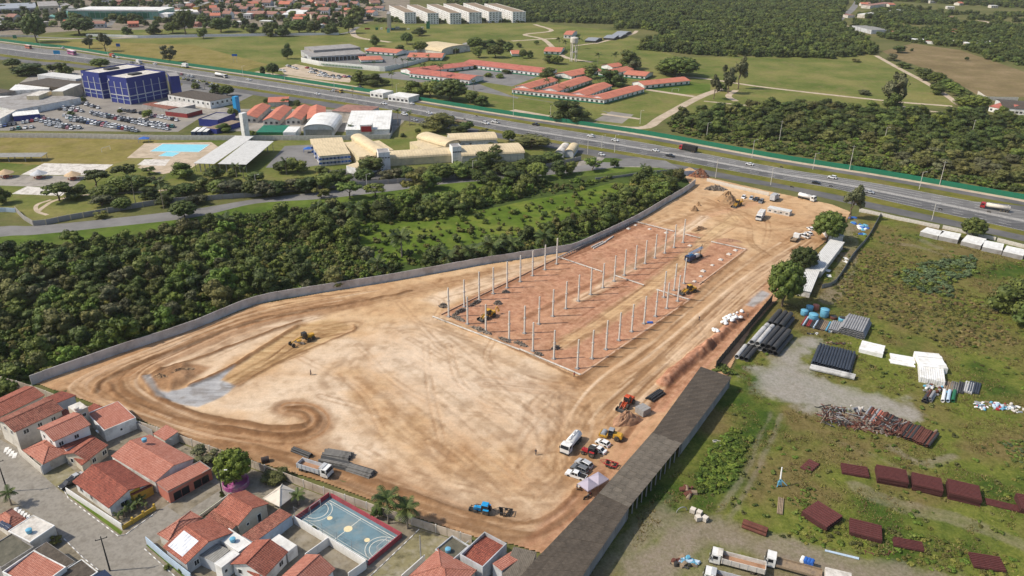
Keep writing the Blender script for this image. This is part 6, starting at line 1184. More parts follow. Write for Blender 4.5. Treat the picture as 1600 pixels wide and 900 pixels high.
hs('clay roofed house in front of the white pyramid canopy', (338.5,798), (372,818), (427,793), 3.5, rise=1.5, wall='plasterpale', mat='tilered', wins=[('e',.3,.6,1.4,.6),('e',.7,.9,.1,2.1)], over=.45)
hs('patchy low lean-to below the canopy house', (322,808), (362,828), (374,816), 2.5, 'shed', .4, 'plasterpale', 'tilepatch', over=.1)
hs('long narrow blackened tile roof with pale blue side wall', (379,840), (398,850.5), (457,805.5), 2.7, 'shedr', .5, 'bluepale', 'tilepatch', over=.05)
hs('white flat slab roof beside the sheet covered house', (338,840), (373,863.5), (396,851), 2.9, 'flat', 0, 'white', 'whiteroof', parapet=.2, pcol='white'); hs('grey corrugated patio cover below the white slab', (311,868), (336,880), (360,860), 2.6, 'flat', 0, 'lightgrey', 'sheetgrey'); hs('small white parapet block beside the patio cover', (335,881), (346,888), (374,866), 3.3, 'flat', 0, 'white', 'whiteroof', [('e',.2,.6,1.6,.7)], parapet=.2, pcol='white')
hs('white house with two toned gable roof at the bottom edge', (364,880), (413,898), (459,867.5), 3.1, rise=1.6, wall='white', mat='tilered', wins=[('e',.75,1.1,1,1.1),('s',.2,.9,1,1.1)], along='y', over=.4)
hs('dark small porch roof under the two toned gable', (387,893), (402,903), (414,897), 2.4, 'shed', .5, 'white', 'tiledark', over=.1)
hs('gabled clay house cut by the bottom edge below the court', (440,903), (482,925), (534,896), 3.0, rise=1.6, wall='white', mat='tilebright', along='y', over=.4)
hs('white slab strip roof behind the two toned gable', (421,846), (449,864), (463,852), 2.6, 'flat', 0, 'white', 'whiteroof')
hs('bright hipped roof house at the bottom beside the narrow street', (642,900), (700,934), (754,898), 3.2, 'hip', 1.4, 'offwhite', 'tilebright', over=.3)
hs('mossy flat roof court framed by grey parapets', (680,861), (707,878), (728,852), 2.9, 'flat', 0, 'lightgrey', 'fibre', parapet=.5, pcol='lightgrey')
hs('red tile roof with white gutter between tall grey walls', (719,872), (754,892), (788,853), 3.1, 'gable', .4, 'lightgrey', 'tiledark', over=-.1, parapet=1.0, pcol='lightgrey')
hs('narrow red tile roof beside the grey walled house', (770,884), (784,895), (814,860), 3.0, 'shedr', .5, 'lightgrey', 'tilebright', over=.05); hs('stained flat sheet roof touching the long shed', (785,899), (822,908), (851,868), 3.0, 'shed', .3, 'lightgrey', 'asbestos', over=.05)
wl = [('white garden wall of the corner cottage along the street', [(105,771),(192,828)], 1.7, 'white'), ('yellow garden wall with little pillars at the street corner', [(192,828),(244,796)], 1.1, 'mustard'), ('pale blue garden wall below the reflective sheet', [(230,850),(262,878),(300,908)], 2.0, 'bluepale'), ('white porch wall of the two storey house', [(31,710),(67,741)], 2.2, 'offwhite'), ('grey wall of the weedy driveway', [(68,742),(106,718)], 2.6, 'lightgrey'), ('white wall dividing two back yards below the court', [(460,818),(515,852),(573,888)], 2.2, 'white'), ('white cross wall between back yards', [(514,852),(478,878)], 2.2, 'white'), ('white end wall of the back yard beside the court', [(572,889),(545,908)], 2.2, 'white'), ('low railing wall along the lawn strip', [(296,822),(362,774)], .9, 'offwhite'), ('white wall along the narrow street', [(664,876),(628,908)], 1.6, 'white'), ('white wall closing the yard behind the pink roof house', [(211,668),(240,682)], 2.0, 'concrete')]
for lb, px, h, mt in wl: wallrun('garden_wall', lb, 'wall', px, h, 3.2, mt, .16, n=0, jit=.0)
for x, y in ((208,818),(225,808),(242,797)): p = MB(); p.box(-.2,.2,-.2,.2,0,1.7); o = p.obj('gate_pillar', 'mustard'); o.location = G(x,y); tag(o, {208:'yellow pillar nearest the street corner',225:'middle yellow pillar of the garden wall',242:'yellow pillar at the far end of the garden wall'}[x], 'pillar', 'yellow pillars')
for i in range(9):
    p = MB(); p.box(-.45,.45,-1.1,1.1,0,.05); o = p.obj('paving_slab', 'white'); q = [(24.5,798),(29,801),(33.5,804),(38,807),(42,810),(10,703),(14,706),(18,709),(23,712)][i]; o.location = G(*q)+Vector((0,0,.03)); o.rotation_euler = (0,0,dirang((0,790),(30,810))+.9); tag(o, 'white paving slab beside the low hipped house' if i < 5 else 'white paving slab before the patchy roofed house', 'slab', 'white stepping slabs')
for i, (x, y, z, lb) in enumerate([(226,690,4.9,'blue water tank on the large clay roof'),(364,846,3.1,'blue water tank on the white slab roof'),(120,641,6.4,'pale water tank on the beige stair tower'),(46,832,3.6,'blue water tank on the peeling slab roof'),(700,862,3.1,'blue water tank in the mossy roof court')]):
    t = thing('roof_tank', lb, 'water tank', G(x,y,z), 0, 'roof water tanks'); m_ = MB(); m_.lathe([(.5,0),(.62,.7),(.6,.75)], 12); m_.obj('tank_body', 'bluetank' if i != 2 else 'dirtywhite', t); m_ = MB(); m_.lathe([(.64,.75),(.6,.85),(.15,.95)], 12); m_.obj('lid_or_shade_disc', 'bluetank' if i != 2 else 'dirtywhite', t)
for i, (x, y, z, lb) in enumerate([(152,677,2.5,'white dish beside the stair tower'),(268,690,2.6,'white dish on the bright tiled annex'),(731,850,3.6,'white dish at the grey walled house')]):
    t = thing('satellite_dish', lb, 'satellite dish', G(x,y,z), 2+i, 'satellite dishes'); m_ = MB(); m_.lathe([(.02,0),(.3,.04),(.5,.14),(.48,.16),(.02,.03)], 12); o = m_.obj('dish', 'white', t); o.rotation_euler = (.9,0,0); o.location = (0,0,.5); m_ = MB(); m_.cyl((0,0,-.6),(0,0,.5),.04,None,5); m_.obj('mast', 'steel', t)
# the sports court
loc, rz, L, Wd = bframe((463,814), (576,883), (629,841), 0); ct = thing('sports_court', 'faded blue court with white lines inside low maroon walls', 'sports court', loc, rz)
m_ = MB(); m_.box(0,L,0,Wd,-.1,.06); m_.obj('court_floor', 'courtblue', ct); u = Wd*.09
def line(pts, w_=.13, mat='courtline', nm='court_line'):
    m_ = MB()
    for (x0, y0), (x1, y1) in zip(pts[:-1], pts[1:]): d = Vector((x1-x0, y1-y0, 0)).normalized(); s = Vector((-d.y, d.x, 0))*w_/2; m_.poly([(x0-s.x,y0-s.y,.072),(x1-s.x,y1-s.y,.072),(x1+s.x,y1+s.y,.072),(x0+s.x,y0+s.y,.072)])
    m_.obj(nm, mat, ct)
line([(u,u),(L-u,u),(L-u,Wd-u),(u,Wd-u),(u,u)]); line([(L/2,u),(L/2,Wd-u)]); line([(u*1.4,u*1.6),(L-u*1.4,u*1.6),(L-u*1.4,Wd-u*1.6),(u*1.4,Wd-u*1.6)], .06)
for r in (Wd*.27, Wd*.36):
    line([(u+r*math.sin(PI*i/12)*1.05, Wd/2-r*math.cos(PI*i/12)) for i in range(13)]); line([(L-u-r*math.sin(PI*i/12)*1.05, Wd/2-r*math.cos(PI*i/12)) for i in range(13)])
for x, r in ((L/2,.95), (L*.24,.6), (L*.76,.6)): m_ = MB(); m_.cyl((x,Wd/2,.05),(x,Wd/2,.078),r,r,20); m_.obj('court_spot', 'courtspot', ct)
m_ = MB(); m_.box(-.1,L+.1,Wd,Wd+.16,0,1.3); m_.obj('court_wall', 'courtwall', ct); m_ = MB(); m_.box(-.16,0,-.1,Wd,0,1.3); m_.obj('court_wall', 'courtwall', ct); m_ = MB(); m_.box(L,L+.16,-.1,Wd,0,1.3); m_.obj('court_wall', 'courtwall', ct); m_ = MB(); m_.box(0,L,-.16,0,0,.35); m_.obj('court_wall', 'courtwall', ct)
for x, s in ((u*.9, -1), (L-u*.9, 1)): m_ = MB(); m_.tube([(x,Wd/2-1.5,0),(x,Wd/2-1.5,2),(x,Wd/2+1.5,2),(x,Wd/2+1.5,0)], .05, 6); m_.tube([(x,Wd/2-1.5,2),(x+s*.9,Wd/2-1.5,0),(x+s*.9,Wd/2+1.5,0),(x,Wd/2+1.5,2)], .03, 5); m_.obj('goal', 'white', ct)
for i in range(6): m_ = MB(); m_.cyl((L*i/5,-.2,0),(L*i/5,-.2,4.2),.05,.04,6); m_.obj('net_post', 'steel', ct)
m_ = MB(); [m_.cyl((0,-.2,z),(L,-.2,z),.012,.012,3) for z in (1.4,2.3,3.2,4.1)]; m_.obj('net_wire', 'steel', ct)['kind'] = 'stuff'
loc, rz, L, Wd = bframe((412,779), (437,791.5), (467,770), 2.4); t = thing('canopy', 'off white pyramid canopy on posts beside the small palm', 'canopy', loc, rz); roofpart('hip', L, Wd, 2.4, 1.9, .1, 'canvas', t)
for x in (.2, L-.2):
    for y in (.2, Wd-.2): p = MB(); p.box(x-.08,x+.08,y-.08,y+.08,0,2.45); p.obj('post', 'plasterpale', t)
t = thing('tree_planter', 'round magenta painted wall around the mango tree foot', 'planter', G(369,757)); m_ = MB(); m_.lathe([(3.0,0),(3.0,1.1),(2.75,1.1),(2.75,.2)], 24); m_.obj('planter_wall', 'purple', t)
ptree(367,755,58,66,'domebright','big round bright green mango tree in the magenta planter','mango_tree'); ptree(320,722,42,36,'grey','brownish bushy tree beside the carport house','garden_tree'); ptree(430,751,44,28,'olive','olive shrubby tree left of the tipper truck','garden_tree'); ppalm(607,818,46,56,'left of two coconut palms beside the court',15); ppalm(637,826,44,48,'right of two coconut palms beside the court',15); ptree(590,812,20,28,'dark','dark clipped tree at the foot of the coconut palms','garden_tree'); ppalm(467,789,26,24,'small palm beside the white canopy',11); ppalm(18,789,30,28,'palm on the street beside the hipped roof',12); ppalm(27,672,24,14,'small palm between patchy clay roofs',10); ppalm(98,624,22,12,'palm tuft behind the dark red wing',9); ptree(88,850,20,18,'yellow','yellowish shrub beside the peeling slab roof','garden_tree'); ptree(348,776,8,12,'dark','dark pointed shrub on the lawn strip','garden_tree')
for x, y, k in [(195,807,9),(205,800,12),(214,794,12),(222,788,10),(186,812,9),(196,795,8),(228,796,7)]: ppalm(x, y, k*1.7, k*1.2, 'leafy garden palm behind the yellow wall', 8, 'garden palms of the corner cottage')
for x, y in [(262,889),(285,893),(490,828)]: ptree(x,y,10,7,'bush','small shrub in a walled back yard','garden_shrub','back yard shrubs', 'shrub')
car((115,755),(100,763),'hatch','car_black','black car squeezed in beside the corner cottage'); car((122,748),(113,753),'sedan','car_silver','silver car behind the black one in the driveway')
def pole(px, py, h, label, arm=True, mat='concrete', name='power_pole', group='power poles', ang=0, lamp=False):
    t = thing(name, label, 'pole', G(px, py), ang, group); m_ = MB(); m_.cyl((0,0,-.3),(0,0,h),.17,.1,8); m_.obj('shaft', mat, t)
    if arm:
        m_ = MB(); m_.box(-1.1,1.1,-.06,.06,h-.7,h-.58); m_.obj('crossarm', mat, t)
        for x in (-1,0,1): i_ = MB(); i_.lathe([(.05,0),(.08,.1),(.04,.22)], 6, 0, (x,0,h-.58)); i_.obj('insulator', 'dark', t)
    if lamp: m_ = MB(); m_.tube([(0,0,h-.5),(.6,0,h),(1.6,0,h+.1)], .05, 5); m_.box(1.4,2.1,-.12,.12,h+.02,h+.16,1); m_.obj('lamp_arm', [mat, 'lamp'], t)
    return t
pole(172,892,9,'dark power pole standing at the street crossing',mat='dark',ang=.5); pole(12,768,9,'dark power pole cut by the left edge',mat='dark',ang=.5); pole(348,776,7.5,'thin dark pole beside the lawn strip',mat='dark',arm=False,lamp=True); pole(658,878,7,'thin grey pole in the narrow street',mat='steel',arm=False)
# ================================================================ goods in the storage field
AX = (1158,562), (1186,531)
pipestack((1209,519),(1225,499), 8, [4,3], .86, 'pipeblack', 'large black pipe of the rear group beside the black fence', 'large pipes by the fence'); pipestack((1190,551),(1214,523), 8, [6,5], .84, 'pipeblack', 'large pipe of the front group, pale ones at its left', 'large pipes, front group', order=['pipeblack','pipeblack','pipeblack','pipewhite','pipewhite','pipewhite'][::-1] if False else ['pipewhite','pipewhite','pipewhite','pipeblack','pipeblack','pipeblack'][::-1]); pipestack((1158,564),(1172,547), 8, [3], .74, 'pipeblack', 'short large pipe at the near left of the pipe stacks', 'short large pipes', order=['pipeblack','pipeblack','pipewhite'])
pipestack((1329,527),(1340,505), 4, [11,11,10,9], .37, 'pipegrey', 'grey pipe in the tall stack beside the white bundle', 'grey pipes in the tall stack', z=.2); pipestack((1302,521),(1308,507), 4, [6,5], .3, 'pipegrey', 'grey pipe of the small stack left of the tall grey one', 'small grey pipes'); pipestack((1276,516),(1284,502), 3, [19], .27, 'pipegrey', 'short coloured pipe in the row before the blue tanks', 'short pipes in a row', mats=['pipewhite','pipeblack','bluetank','wood','whitewrap','pipeblack','darkred','bluepale','dark'])
pipestack((1297,579),(1307,550), 5, [14,13], .40, 'bluestack', 'blue black pipe of the even stack behind two pale pipes', 'blue black pipes'); pipestack((1265,577),(1335,593), 7, [2], .62, 'pipewhite', 'long pale pipe lying in front of the blue black stack', 'two long pale pipes', hollow=False)
for i, (x, y, mt, r, h, lb) in enumerate([(1256,493,'bluetank',1.25,1.8,'leftmost sky blue tank behind the short pipes'),(1264,487,'bluetank',1.2,1.9,'rear sky blue tank next to the orange one'),(1270,500,'bluetank',1.55,2.0,'wide sky blue tank at the front of the group'),(1287,496,'bluetank',1.45,2.9,'tallest sky blue tank right of the orange one'),(1274,485,'salmon',1.1,1.8,'orange tank at the back of the blue tanks'),(1302,499,'rust',1.2,1.0,'low brown tub right of the tallest blue tank'),(1315,503,'bluetank',1.2,1.4,'open topped blue tank beside the grey pipes'),(1329,505,'bluetank',1.1,1.0,'small blue tank end beside the tall grey pipes')]):
    t = thing('water_tank', lb, 'tank', G(x,y)+Vector((0,0,.2)), 0, 'tanks in the storage field'); m_ = MB(); m_.lathe([(r*.86,0),(r,.15*h),(r,.8*h),(r*.96,h)], 16); m_.obj('tank_body', mt, t, True); m_ = MB(); m_.lathe([(r*1.04,h-.05),(r*1.04,h+.06),(r*.5,h+.22),(.1,h+.25)], 16) if x not in (1315,1302) else m_.lathe([(r*.9,h+.01),(r*.88,h+.03)], 16); m_.obj('lid_or_shade_disc', mt if x not in (1315,1302) else 'dark', t, True)  # open tanks get a dark disc for their shaded inside, not a cover
def bundle(A, B, Cc, h, n, mat, label, along='x', ragged=.0, name='white_bundle', group='white bundles in the field'):
    loc, rz, L, Wd = bframe(A, B, Cc, h); t = thing(name, label, 'bundle', loc+Vector((0,0,.2)), rz, group)
    for i in range(n):
        m_ = MB(); a, b = (Wd*i/n+.04, Wd*(i+1)/n-.05) if along == 'x' else (L*i/n+.04, L*(i+1)/n-.05); e = R.uniform(-ragged, ragged)
        m_.box(e, L+e, a, b, 0, h+R.uniform(-.13,.1)) if along == 'x' else m_.box(a, b, e, Wd+e, 0, h+R.uniform(-.13,.1)); m_.obj('beam', mat, t)
    return t
bundle((1342,546),(1379,555),(1382,541),1.2,5,'whitewrap','white stacked bundle beside the tall grey pipes',ragged=.08); bundle((1391,567),(1430,574),(1432,560),.35,5,'whitewrap','flat white bundle lying low in the grass',ragged=.35); bundle((1437,590),(1477,598),(1480,574),1.7,11,'whitewrap','taller white stack, front half with upright beams','y',.1); bundle((1442,573),(1482,577),(1484,555),2.0,6,'whitewrap','taller white stack, rear half with lengthwise beams','x',.12)
# mixed and scrap piles
def junk(px, py, wpx, dpx, n, mats, label, cat, name, lo=.2, hi=1.0, thin=False, group=None, seed=1, hmax=1.2):
    g = G(px, py); m_ = mpp(px, py); rr = random.Random(seed)
    for i in range(n):
        th = rr.uniform(0, 6.28); q = math.sqrt(rr.random()); x, y = q*math.cos(th)*wpx*m_/2, q*math.sin(th)*dpx*m_/2; l = rr.uniform(lo, hi); mb = MB(); z = rr.uniform(.05, hmax*(1-q*.8)); rot = Matrix.Rotation(rr.uniform(0, 3.1), 4, 'Z') @ Matrix.Rotation(rr.uniform(-.35,.35), 4, 'Y'); mb.T = rot
        if thin: mb.cyl((-l,0,0),(l,0,0),rr.uniform(.05,.14),None,5)
        else:
            k = rr.random(); 
            if k < .5: mb.hexa([(-l,-l*.6,0),(l,-l*.6,0),(l,l*.6,0),(-l,l*.6,0)], [(-l*.9,-l*.5,l*.5),(l*.8,-l*.6,l*.4),(l,l*.5,l*.6),(-l*.8,l*.5,l*.5)])
            elif k < .8: mb.cyl((-l,0,.1),(l,0,.1),l*.35,None,8)
            else: mb.lathe([(l*.6,0),(l*.65,l*.5),(l*.5,l)], 9)
        o = mb.obj(name, rr.choice(mats)); o.location = (g.x+x, g.y+y, .2+z); tag(o, label, cat, group)
heap('scrap_mound', 'dark mound of rusty scrap under the tangle of rods', 1345,664,130,34,1.0,'rust',dirang((1280,650),(1420,685)),91,'scrap',pieces=160,piecesize=.5,lump=.8)
sm = MB(); rr = random.Random(5)
for i in range(420):
    u = rr.random(); x, y = lerp(1283,1415,u)+rr.uniform(-6,6), lerp(650,676,u)+rr.uniform(-13,13)*(1-.3*u); g = G(x,y); l = rr.uniform(.4,2.2); a = rr.uniform(0,6.3); d = Vector((math.cos(a)*l, math.sin(a)*l, rr.uniform(-.3,.5))); c = Vector((g.x,g.y,rr.uniform(.3,1.6))); sm.cyl(c-d, c+d, rr.uniform(.05,.16), None, 5, rr.choice([0,0,0,1,2,3,4]))
tag(sm.obj('scrap_tangle', ['rust','dark','dark','wood','pipegrey']), 'tangle of rusty rods and scrap in the long junk pile', kind='stuff')
for i in range(34):
    u = i/33; x, y = lerp(1352,1456,u), lerp(652,694,u); A, B = (x-7, y+9), (x+8, y-11); pipestack(A, B, 3, [1], R.uniform(.28,.42), R.choice(['rust','rust','rust','dark','rust'] if u > .3 else ['pipegrey','rust','salmon','wood']), 'rusty pipe leaning in the right half of the long junk pile', 'rusty pipes of the junk pile', 'scrap_pipe', z=.4+R.random()*.5)
pipestack((1443,693),(1463,675), 3, [1], .35, 'wood', 'pale brown pipe at the right end of the junk pile', None, z=.2)
junk(1330,642,40,14,9,['whitewrap','steel','dirtywhite','pipegrey'],'pale scrap piece lying on top of the junk pile','scrap','scrap_piece',.4,1.0,group='pale scrap on the junk pile',seed=2,hmax=2.0)
junk(1462,612,40,30,44,['pipegrey','pipeblack','dark','rust','whitewrap','bluetank','pipewhite'],'odd item in the mixed heap below the white stack','scrap','scrap_piece',.3,.8,group='mixed goods below the white stack',seed=3)
for x, y, mt in [(1450,622,'rust'),(1455,624,'pipegrey'),(1447,626,'pipeblack')]: pipestack((x-4,y+5),(x+3,y-6), 3, [2,1], .4, mt, 'thick dark pipe in front of the mixed heap', 'thick pipes of the mixed heap')
for x, mt, n in [(1480,'wood',4),(1490,'woodgrey',4),(1500,'pipeblack',3),(1512,'pipewhite',4),(1521,'bluestack',5)]: pipestack((x-1,616),(x+3,600), 3, [n], .28, mt, 'short pole in the small rows right of the white stack', 'short poles in small rows', 'pole', hollow=False, cat='pole')
for i, x in enumerate((1473,1481,1489)): pipestack((x-1,630),(x+2,614), 3, [1], .5, ['whitewrap','shrubgrey','greenpaint'][i] if i != 1 else 'bluepale', ['white drum lying beside green drums','pale drum lying in the middle of three','green drum lying at the right of three'][i], None, 'drum')
junk(1548,636,60,22,60,['whitewrap','bluepale','red','steel','bluetank','whitewrap','wood'],'loose pale item in the litter at the right edge','scrap','scrap_piece',.25,.8,group='litter at the right edge',seed=4,hmax=.5); junk(1585,640,26,22,16,['dirtywhite','whitewrap','steel'],'pale slab in the rows at the right edge','slab','pale_slab',.4,.7,group='pale slabs at the right edge',seed=6,hmax=.1); junk(1305,538,50,8,30,['rust','dark','wood'],'small rusty remnant behind the blue black pipes','scrap','scrap_piece',.2,.5,group='remnants behind the pipes',seed=7,hmax=.4); junk(1270,523,20,7,14,['whitewrap','dark','pipegrey'],'small litter piece in front of the coloured pipes','scrap','scrap_piece',.2,.5,group='litter by the coloured pipes',seed=8,hmax=.3)
def plates(A, B, Cc, h, n, ribs, label, mat='platered'):
    loc, rz, L, Wd = bframe(A, B, Cc, h); t = thing('plate_stack', label, 'plate stack', loc+Vector((0,0,.15)), rz, 'rusty red plate stacks'); th = h/n
    for i in range(n): m_ = MB(); e, f = R.uniform(-.12,.12), R.uniform(-.1,.1); m_.box(e,L+e,f,Wd+f,i*th,(i+.86)*th); m_.box(.2,L-.2,.15,Wd-.15,(i+.86)*th,(i+1)*th); m_.obj('plate', mat, t)
    for i in range(ribs): m_ = MB(); y = Wd*(i+.5)/ribs; m_.hexa([(0,y-.3*Wd/ribs,h),(L,y-.3*Wd/ribs,h),(L,y+.3*Wd/ribs,h),(0,y+.3*Wd/ribs,h)],[(0,y-.2*Wd/ribs,h+.24),(L,y-.2*Wd/ribs,h+.24),(L,y+.2*Wd/ribs,h+.24),(0,y+.2*Wd/ribs,h+.24)]); m_.obj('rib', 'platerib', t)
    return t, L, Wd
plates((1250,731),(1266,739),(1289,730),.3,2,5,'smallest flat plate stack at the left of the upper row'); t, L, Wd = plates((1316,739),(1358,746),(1356,731),.6,2,6,'low plate stack with two pale uprights')
for u in (.28,.75): m_ = MB(); m_.cyl((L*u,Wd*.9,.6),(L*u-.1,Wd*.9,1.9),.05,.05,5); m_.obj('upright', 'wood', t)
plates((1372,746.5),(1420,755.5),(1418,736),1.8,5,10,'tall plate stack, left of three in the upper row'); plates((1427,758),(1474,768.5),(1471,749),1.8,5,10,'tall plate stack in the middle of the upper row'); plates((1483,771),(1534,783),(1528,760),1.8,5,11,'tall plate stack, right of three in the upper row'); plates((1541,789),(1592,801),(1590,791),.25,1,5,'thin plate layer sinking into grass at the right'); plates((1596,795),(1640,804),(1640,782),1.4,4,9,'plate stack cut off by the right edge'); plates((1253,800),(1292,825),(1315,806),1.3,4,8,'angled plate stack at the left of the lower row'); plates((1327,832),(1378,845),(1376,822),1.0,3,7,'plate stack with raised rear layer in the lower row'); plates((1397,853),(1444,862),(1440,848),.5,2,6,'low overgrown plate stack in the lower row'); plates((1522,886),(1572,894),(1567,872),.6,2,8,'plate stack near the bottom right corner')
pipestack((1160,822),(1198,836), 4, [3,2], .38, 'rust', 'rusty brown pipe lying near the gravel bend', 'rusty pipes near the bend'); pipestack((1218,805),(1220,780), 3, [4], .16, 'wood', 'pale plank lying below the blue frame', 'planks below the blue frame', 'plank', hollow=False, cat='plank'); pipestack((1288,862),(1341,875), 2, [2], .14, 'bluepale', 'long pale bar lying in the grass above the trucks', 'two pale bars', 'bar', hollow=False, cat='bar'); junk(1124,693,16,14,9,['dirtywhite'],'pale plank in the small pile among green weeds','plank','plank',.8,1.4,True,'pale planks in the weeds',9,.4); junk(1375,865,50,8,10,['rust'],'rusty rod lying in weeds','rod','rod',.6,1.2,True,'rods in the weeds',10,.2)
ib = MB(); ib.box(-.5,.5,-.5,.5,.15,1.05); ib = ib.mesh('inner_tank', 'canvas'); ic = MB()
for k_ in range(5):
    for s in (-.52,.52): ic.cyl((s,-.52+k_*.26,.12),(s,-.52+k_*.26,1.1),.02,.02,4); ic.cyl((-.52+k_*.26,s,.12),(-.52+k_*.26,s,1.1),.02,.02,4)
ic = ic.mesh('cage', 'steel'); ip = MB(); [ip.box(-.55,.55,y-.08,y+.08,0,.13) for y in (-.4,0,.4)]; ip = ip.mesh('pallet', 'wood')
for i, p in enumerate([(1082,802),(1092,806),(1090,814),(1101,815)]): t = thing('liquid_tote', ['cream caged tote, leftmost of four by the bend','cream caged tote at the back of the four','cream caged tote in front of the other three','cream caged tote, rightmost of four by the bend'][i], 'tote', G(*p)+Vector((0,0,.2)), R.uniform(0,1), 'caged totes'); t.scale = (1.12,)*3; link('inner_tank', ib, t); link('cage', ic, t); link('pallet', ip, t)
t = thing('metal_stand', 'sky blue metal frame with a white pole standing in grass', 'frame', G(1217,762)+Vector((0,0,.1)), 0); m_ = MB(); m_.tube([(-.5,0,0),(0,.1,2.6),(.6,0,0)], .14, 5); m_.tube([(0,.1,2.4),(1.4,-.8,1.2)], .1, 5); m_.box(-.4,.4,-.2,.3,.8,1.7); m_.obj('frame', 'bluetank', t); m_ = MB(); m_.cyl((0,.1,2.4),(.15,.8,5.2),.2,.16,8); m_.obj('pole', 'whitewrap', t)
junk(1075,768,16,26,10,['rust','rust','wood'],'rusty part leaning in the weeds beside the shed','scrap','scrap_piece',.5,1.3,group='rusty parts beside the shed',seed=12,hmax=1.0); junk(1068,880,40,22,26,['rust','wood','bluetank','bluepale','dark'],'debris piece lying before the trucks','scrap','scrap_piece',.3,.9,group='debris before the trucks',seed=13,hmax=.5)
t = thing('wheel_hoop', 'pale curved hoop standing in the weeds', 'hoop', G(1065,800)+Vector((0,0,.1)), .3); m_ = MB(); m_.tube([(1.3*math.cos(PI*i/9),0,1.3*math.sin(PI*i/9)) for i in range(10)], .1, 6); m_.obj('hoop', 'pipegrey', t)
truck((1192,897),(1111,876),'dump','white','dirtywhite','white tipper truck with long rusty bed at the bottom right',11,scale=1.0); truck((1283,905),(1193,880),'flat','white','wood','white flatbed lorry carrying blue barrels',11); truck((1180,928),(1096,905),'dump','white','lightgrey','grey bedded truck cut by the bottom edge',10)
for i in range(4): pipestack((1250+i*5,888+i*1.5),(1253+i*5,881+i*1.5), 2, [1], .42, 'blue' if i else 'whitewrap', 'blue barrel on the flatbed lorry' if i else 'white barrel on the flatbed lorry', 'barrels on the lorry', 'barrel', z=1.4, hollow=False, cat='barrel')
building('container', 'white flat topped container cut by the bottom edge', 'container', (1290,906),(1332,916),(1334,897), 2.4, 'flat', 0, 'dirtywhite', 'dirtywhite')
for i, (A, B, Cc) in enumerate([((1438,362),(1466,369),(1471,361)),((1467,369),(1497,375),(1503,366)),((1502,377),(1533,384),(1538,373)),((1535,386),(1566,392),(1572,382)),((1567,393),(1599,400),(1605,391))]): building('storage_box', f'low white roofed box, {["first","second","third","fourth","fifth"][i]} from the left along the roadside wall', 'storage box', A, B, Cc, 2.0, 'flat', 0, 'concrete', 'whiteroof', [], group='white roofed boxes along the wall')
# ================================================================ across the lane: club, school, car park, blue offices
sheet('lawn', [(-60,205),(0,205),(250,212),(470,210),(610,216),(640,185),(700,186),(800,215),(880,230),(900,250),(800,262),(640,282),(400,302),(200,322),(52,350),(0,320),(-60,320)], .009, 'lawn'); sheet('pitch', [(-60,212),(0,214),(250,219),(200,250),(176,257),(66,258),(0,254),(-60,254)], .014, 'pitch')
sheet('sports_slab', [(33,273),(69,255),(177,257),(152,274)], .020, 'dirtywhite'); sheet('pavement', [(-40,273),(150,275),(128,281),(112,293),(-40,289)], .018, 'yardgrey'); sheet('sand_patch', [(18,303),(42,291),(108,297),(96,306)], .020, 'dirtywhite')
sheet('pool_deck', [(198,247),(226,224),(330,222),(345,232),(300,262),(255,272),(215,262),(240,247)], .018, 'pathsand'); sheet('play_slab', [(214,258),(226,249),(266,249),(258,259)], .024, 'dirtywhite')
sheet('courtyard', [(415,262),(445,228),(487,226),(500,258),(470,262)], .016, 'asphaltpale'); sheet('car_park', [(-40,186),(40,178),(127,160),(130,149),(172,155),(240,166),(305,176),(316,182),(278,206),(0,204),(-40,204)], .014, 'lot'); sheet('car_park', [(278,142),(292,122),(345,135),(400,146),(372,160),(330,156)], .014, 'asphaltpale'); sheet('plaza', [(500,268),(560,262),(640,266),(735,262),(735,272),(625,278),(560,286)], .016, 'asphalt'); sheet('yard', [(0,150),(60,110),(130,110),(300,150),(360,170),(600,172),(640,180),(612,210),(520,205),(320,205),(310,180),(130,148),(100,170),(0,180)], .007, 'yardgrey')
ribbon('footpath', [(60,330),(70,322),(90,312),(140,304),(220,300),(300,294),(400,286)], 2, .022, 'pathsand'); ribbon('footpath', [(74,336),(58,330),(58,320),(80,312)], 1.8, .0235, 'pathsand')
wallrun('long_wall', 'long off white wall between the pitch and the car park', 'wall', [(-60,215),(0,215),(130,216),(250,218.5),(400,219),(530,219),(609,217)], 2.9, 5, 'dirtywhite', .2); wallrun('long_wall', 'white side wall of the white roofed hall', 'wall', [(609,217),(613,206),(606,178)], 2.6, 5, 'dirtywhite', .2)
wallrun('school_wall', 'grey panel wall with posts along the lane below the school', 'wall', [(25,331),(53,353),(100,345),(142,338),(200,327),(260,318),(325,313),(400,307),(475,297),(560,291),(625,286),(675,281),(735,277),(800,268),(852,263),(908,250)], 2.4, 5, 'concrete', .2, 'wallbeige', 1, n=2); wallrun('school_wall', 'pale low wall at the left edge of the lane', 'wall', [(-40,334),(0,331),(25,332)], 2.0, 5, 'bluepale', .2)
po = thing('swimming_pool', 'turquoise swimming pool with pale surround', 'pool', *bframe((234,237), (311,238), (320,226), 0)[:2]); l_, r_, L, Wd = bframe((234,237), (311,238), (320,226), 0); m_ = MB(); m_.box(.4,L-.4,.4,Wd-.4,0,.10); m_.obj('water', 'water', po); m_ = MB(); m_.box(0,L,0,.4,0,.16); m_.box(0,L,Wd-.4,Wd,0,.16); m_.box(0,.4,.4,Wd-.4,0,.16); m_.box(L-.4,L,.4,Wd-.4,0,.16); m_.obj('pool_edge', 'whiteroof', po)
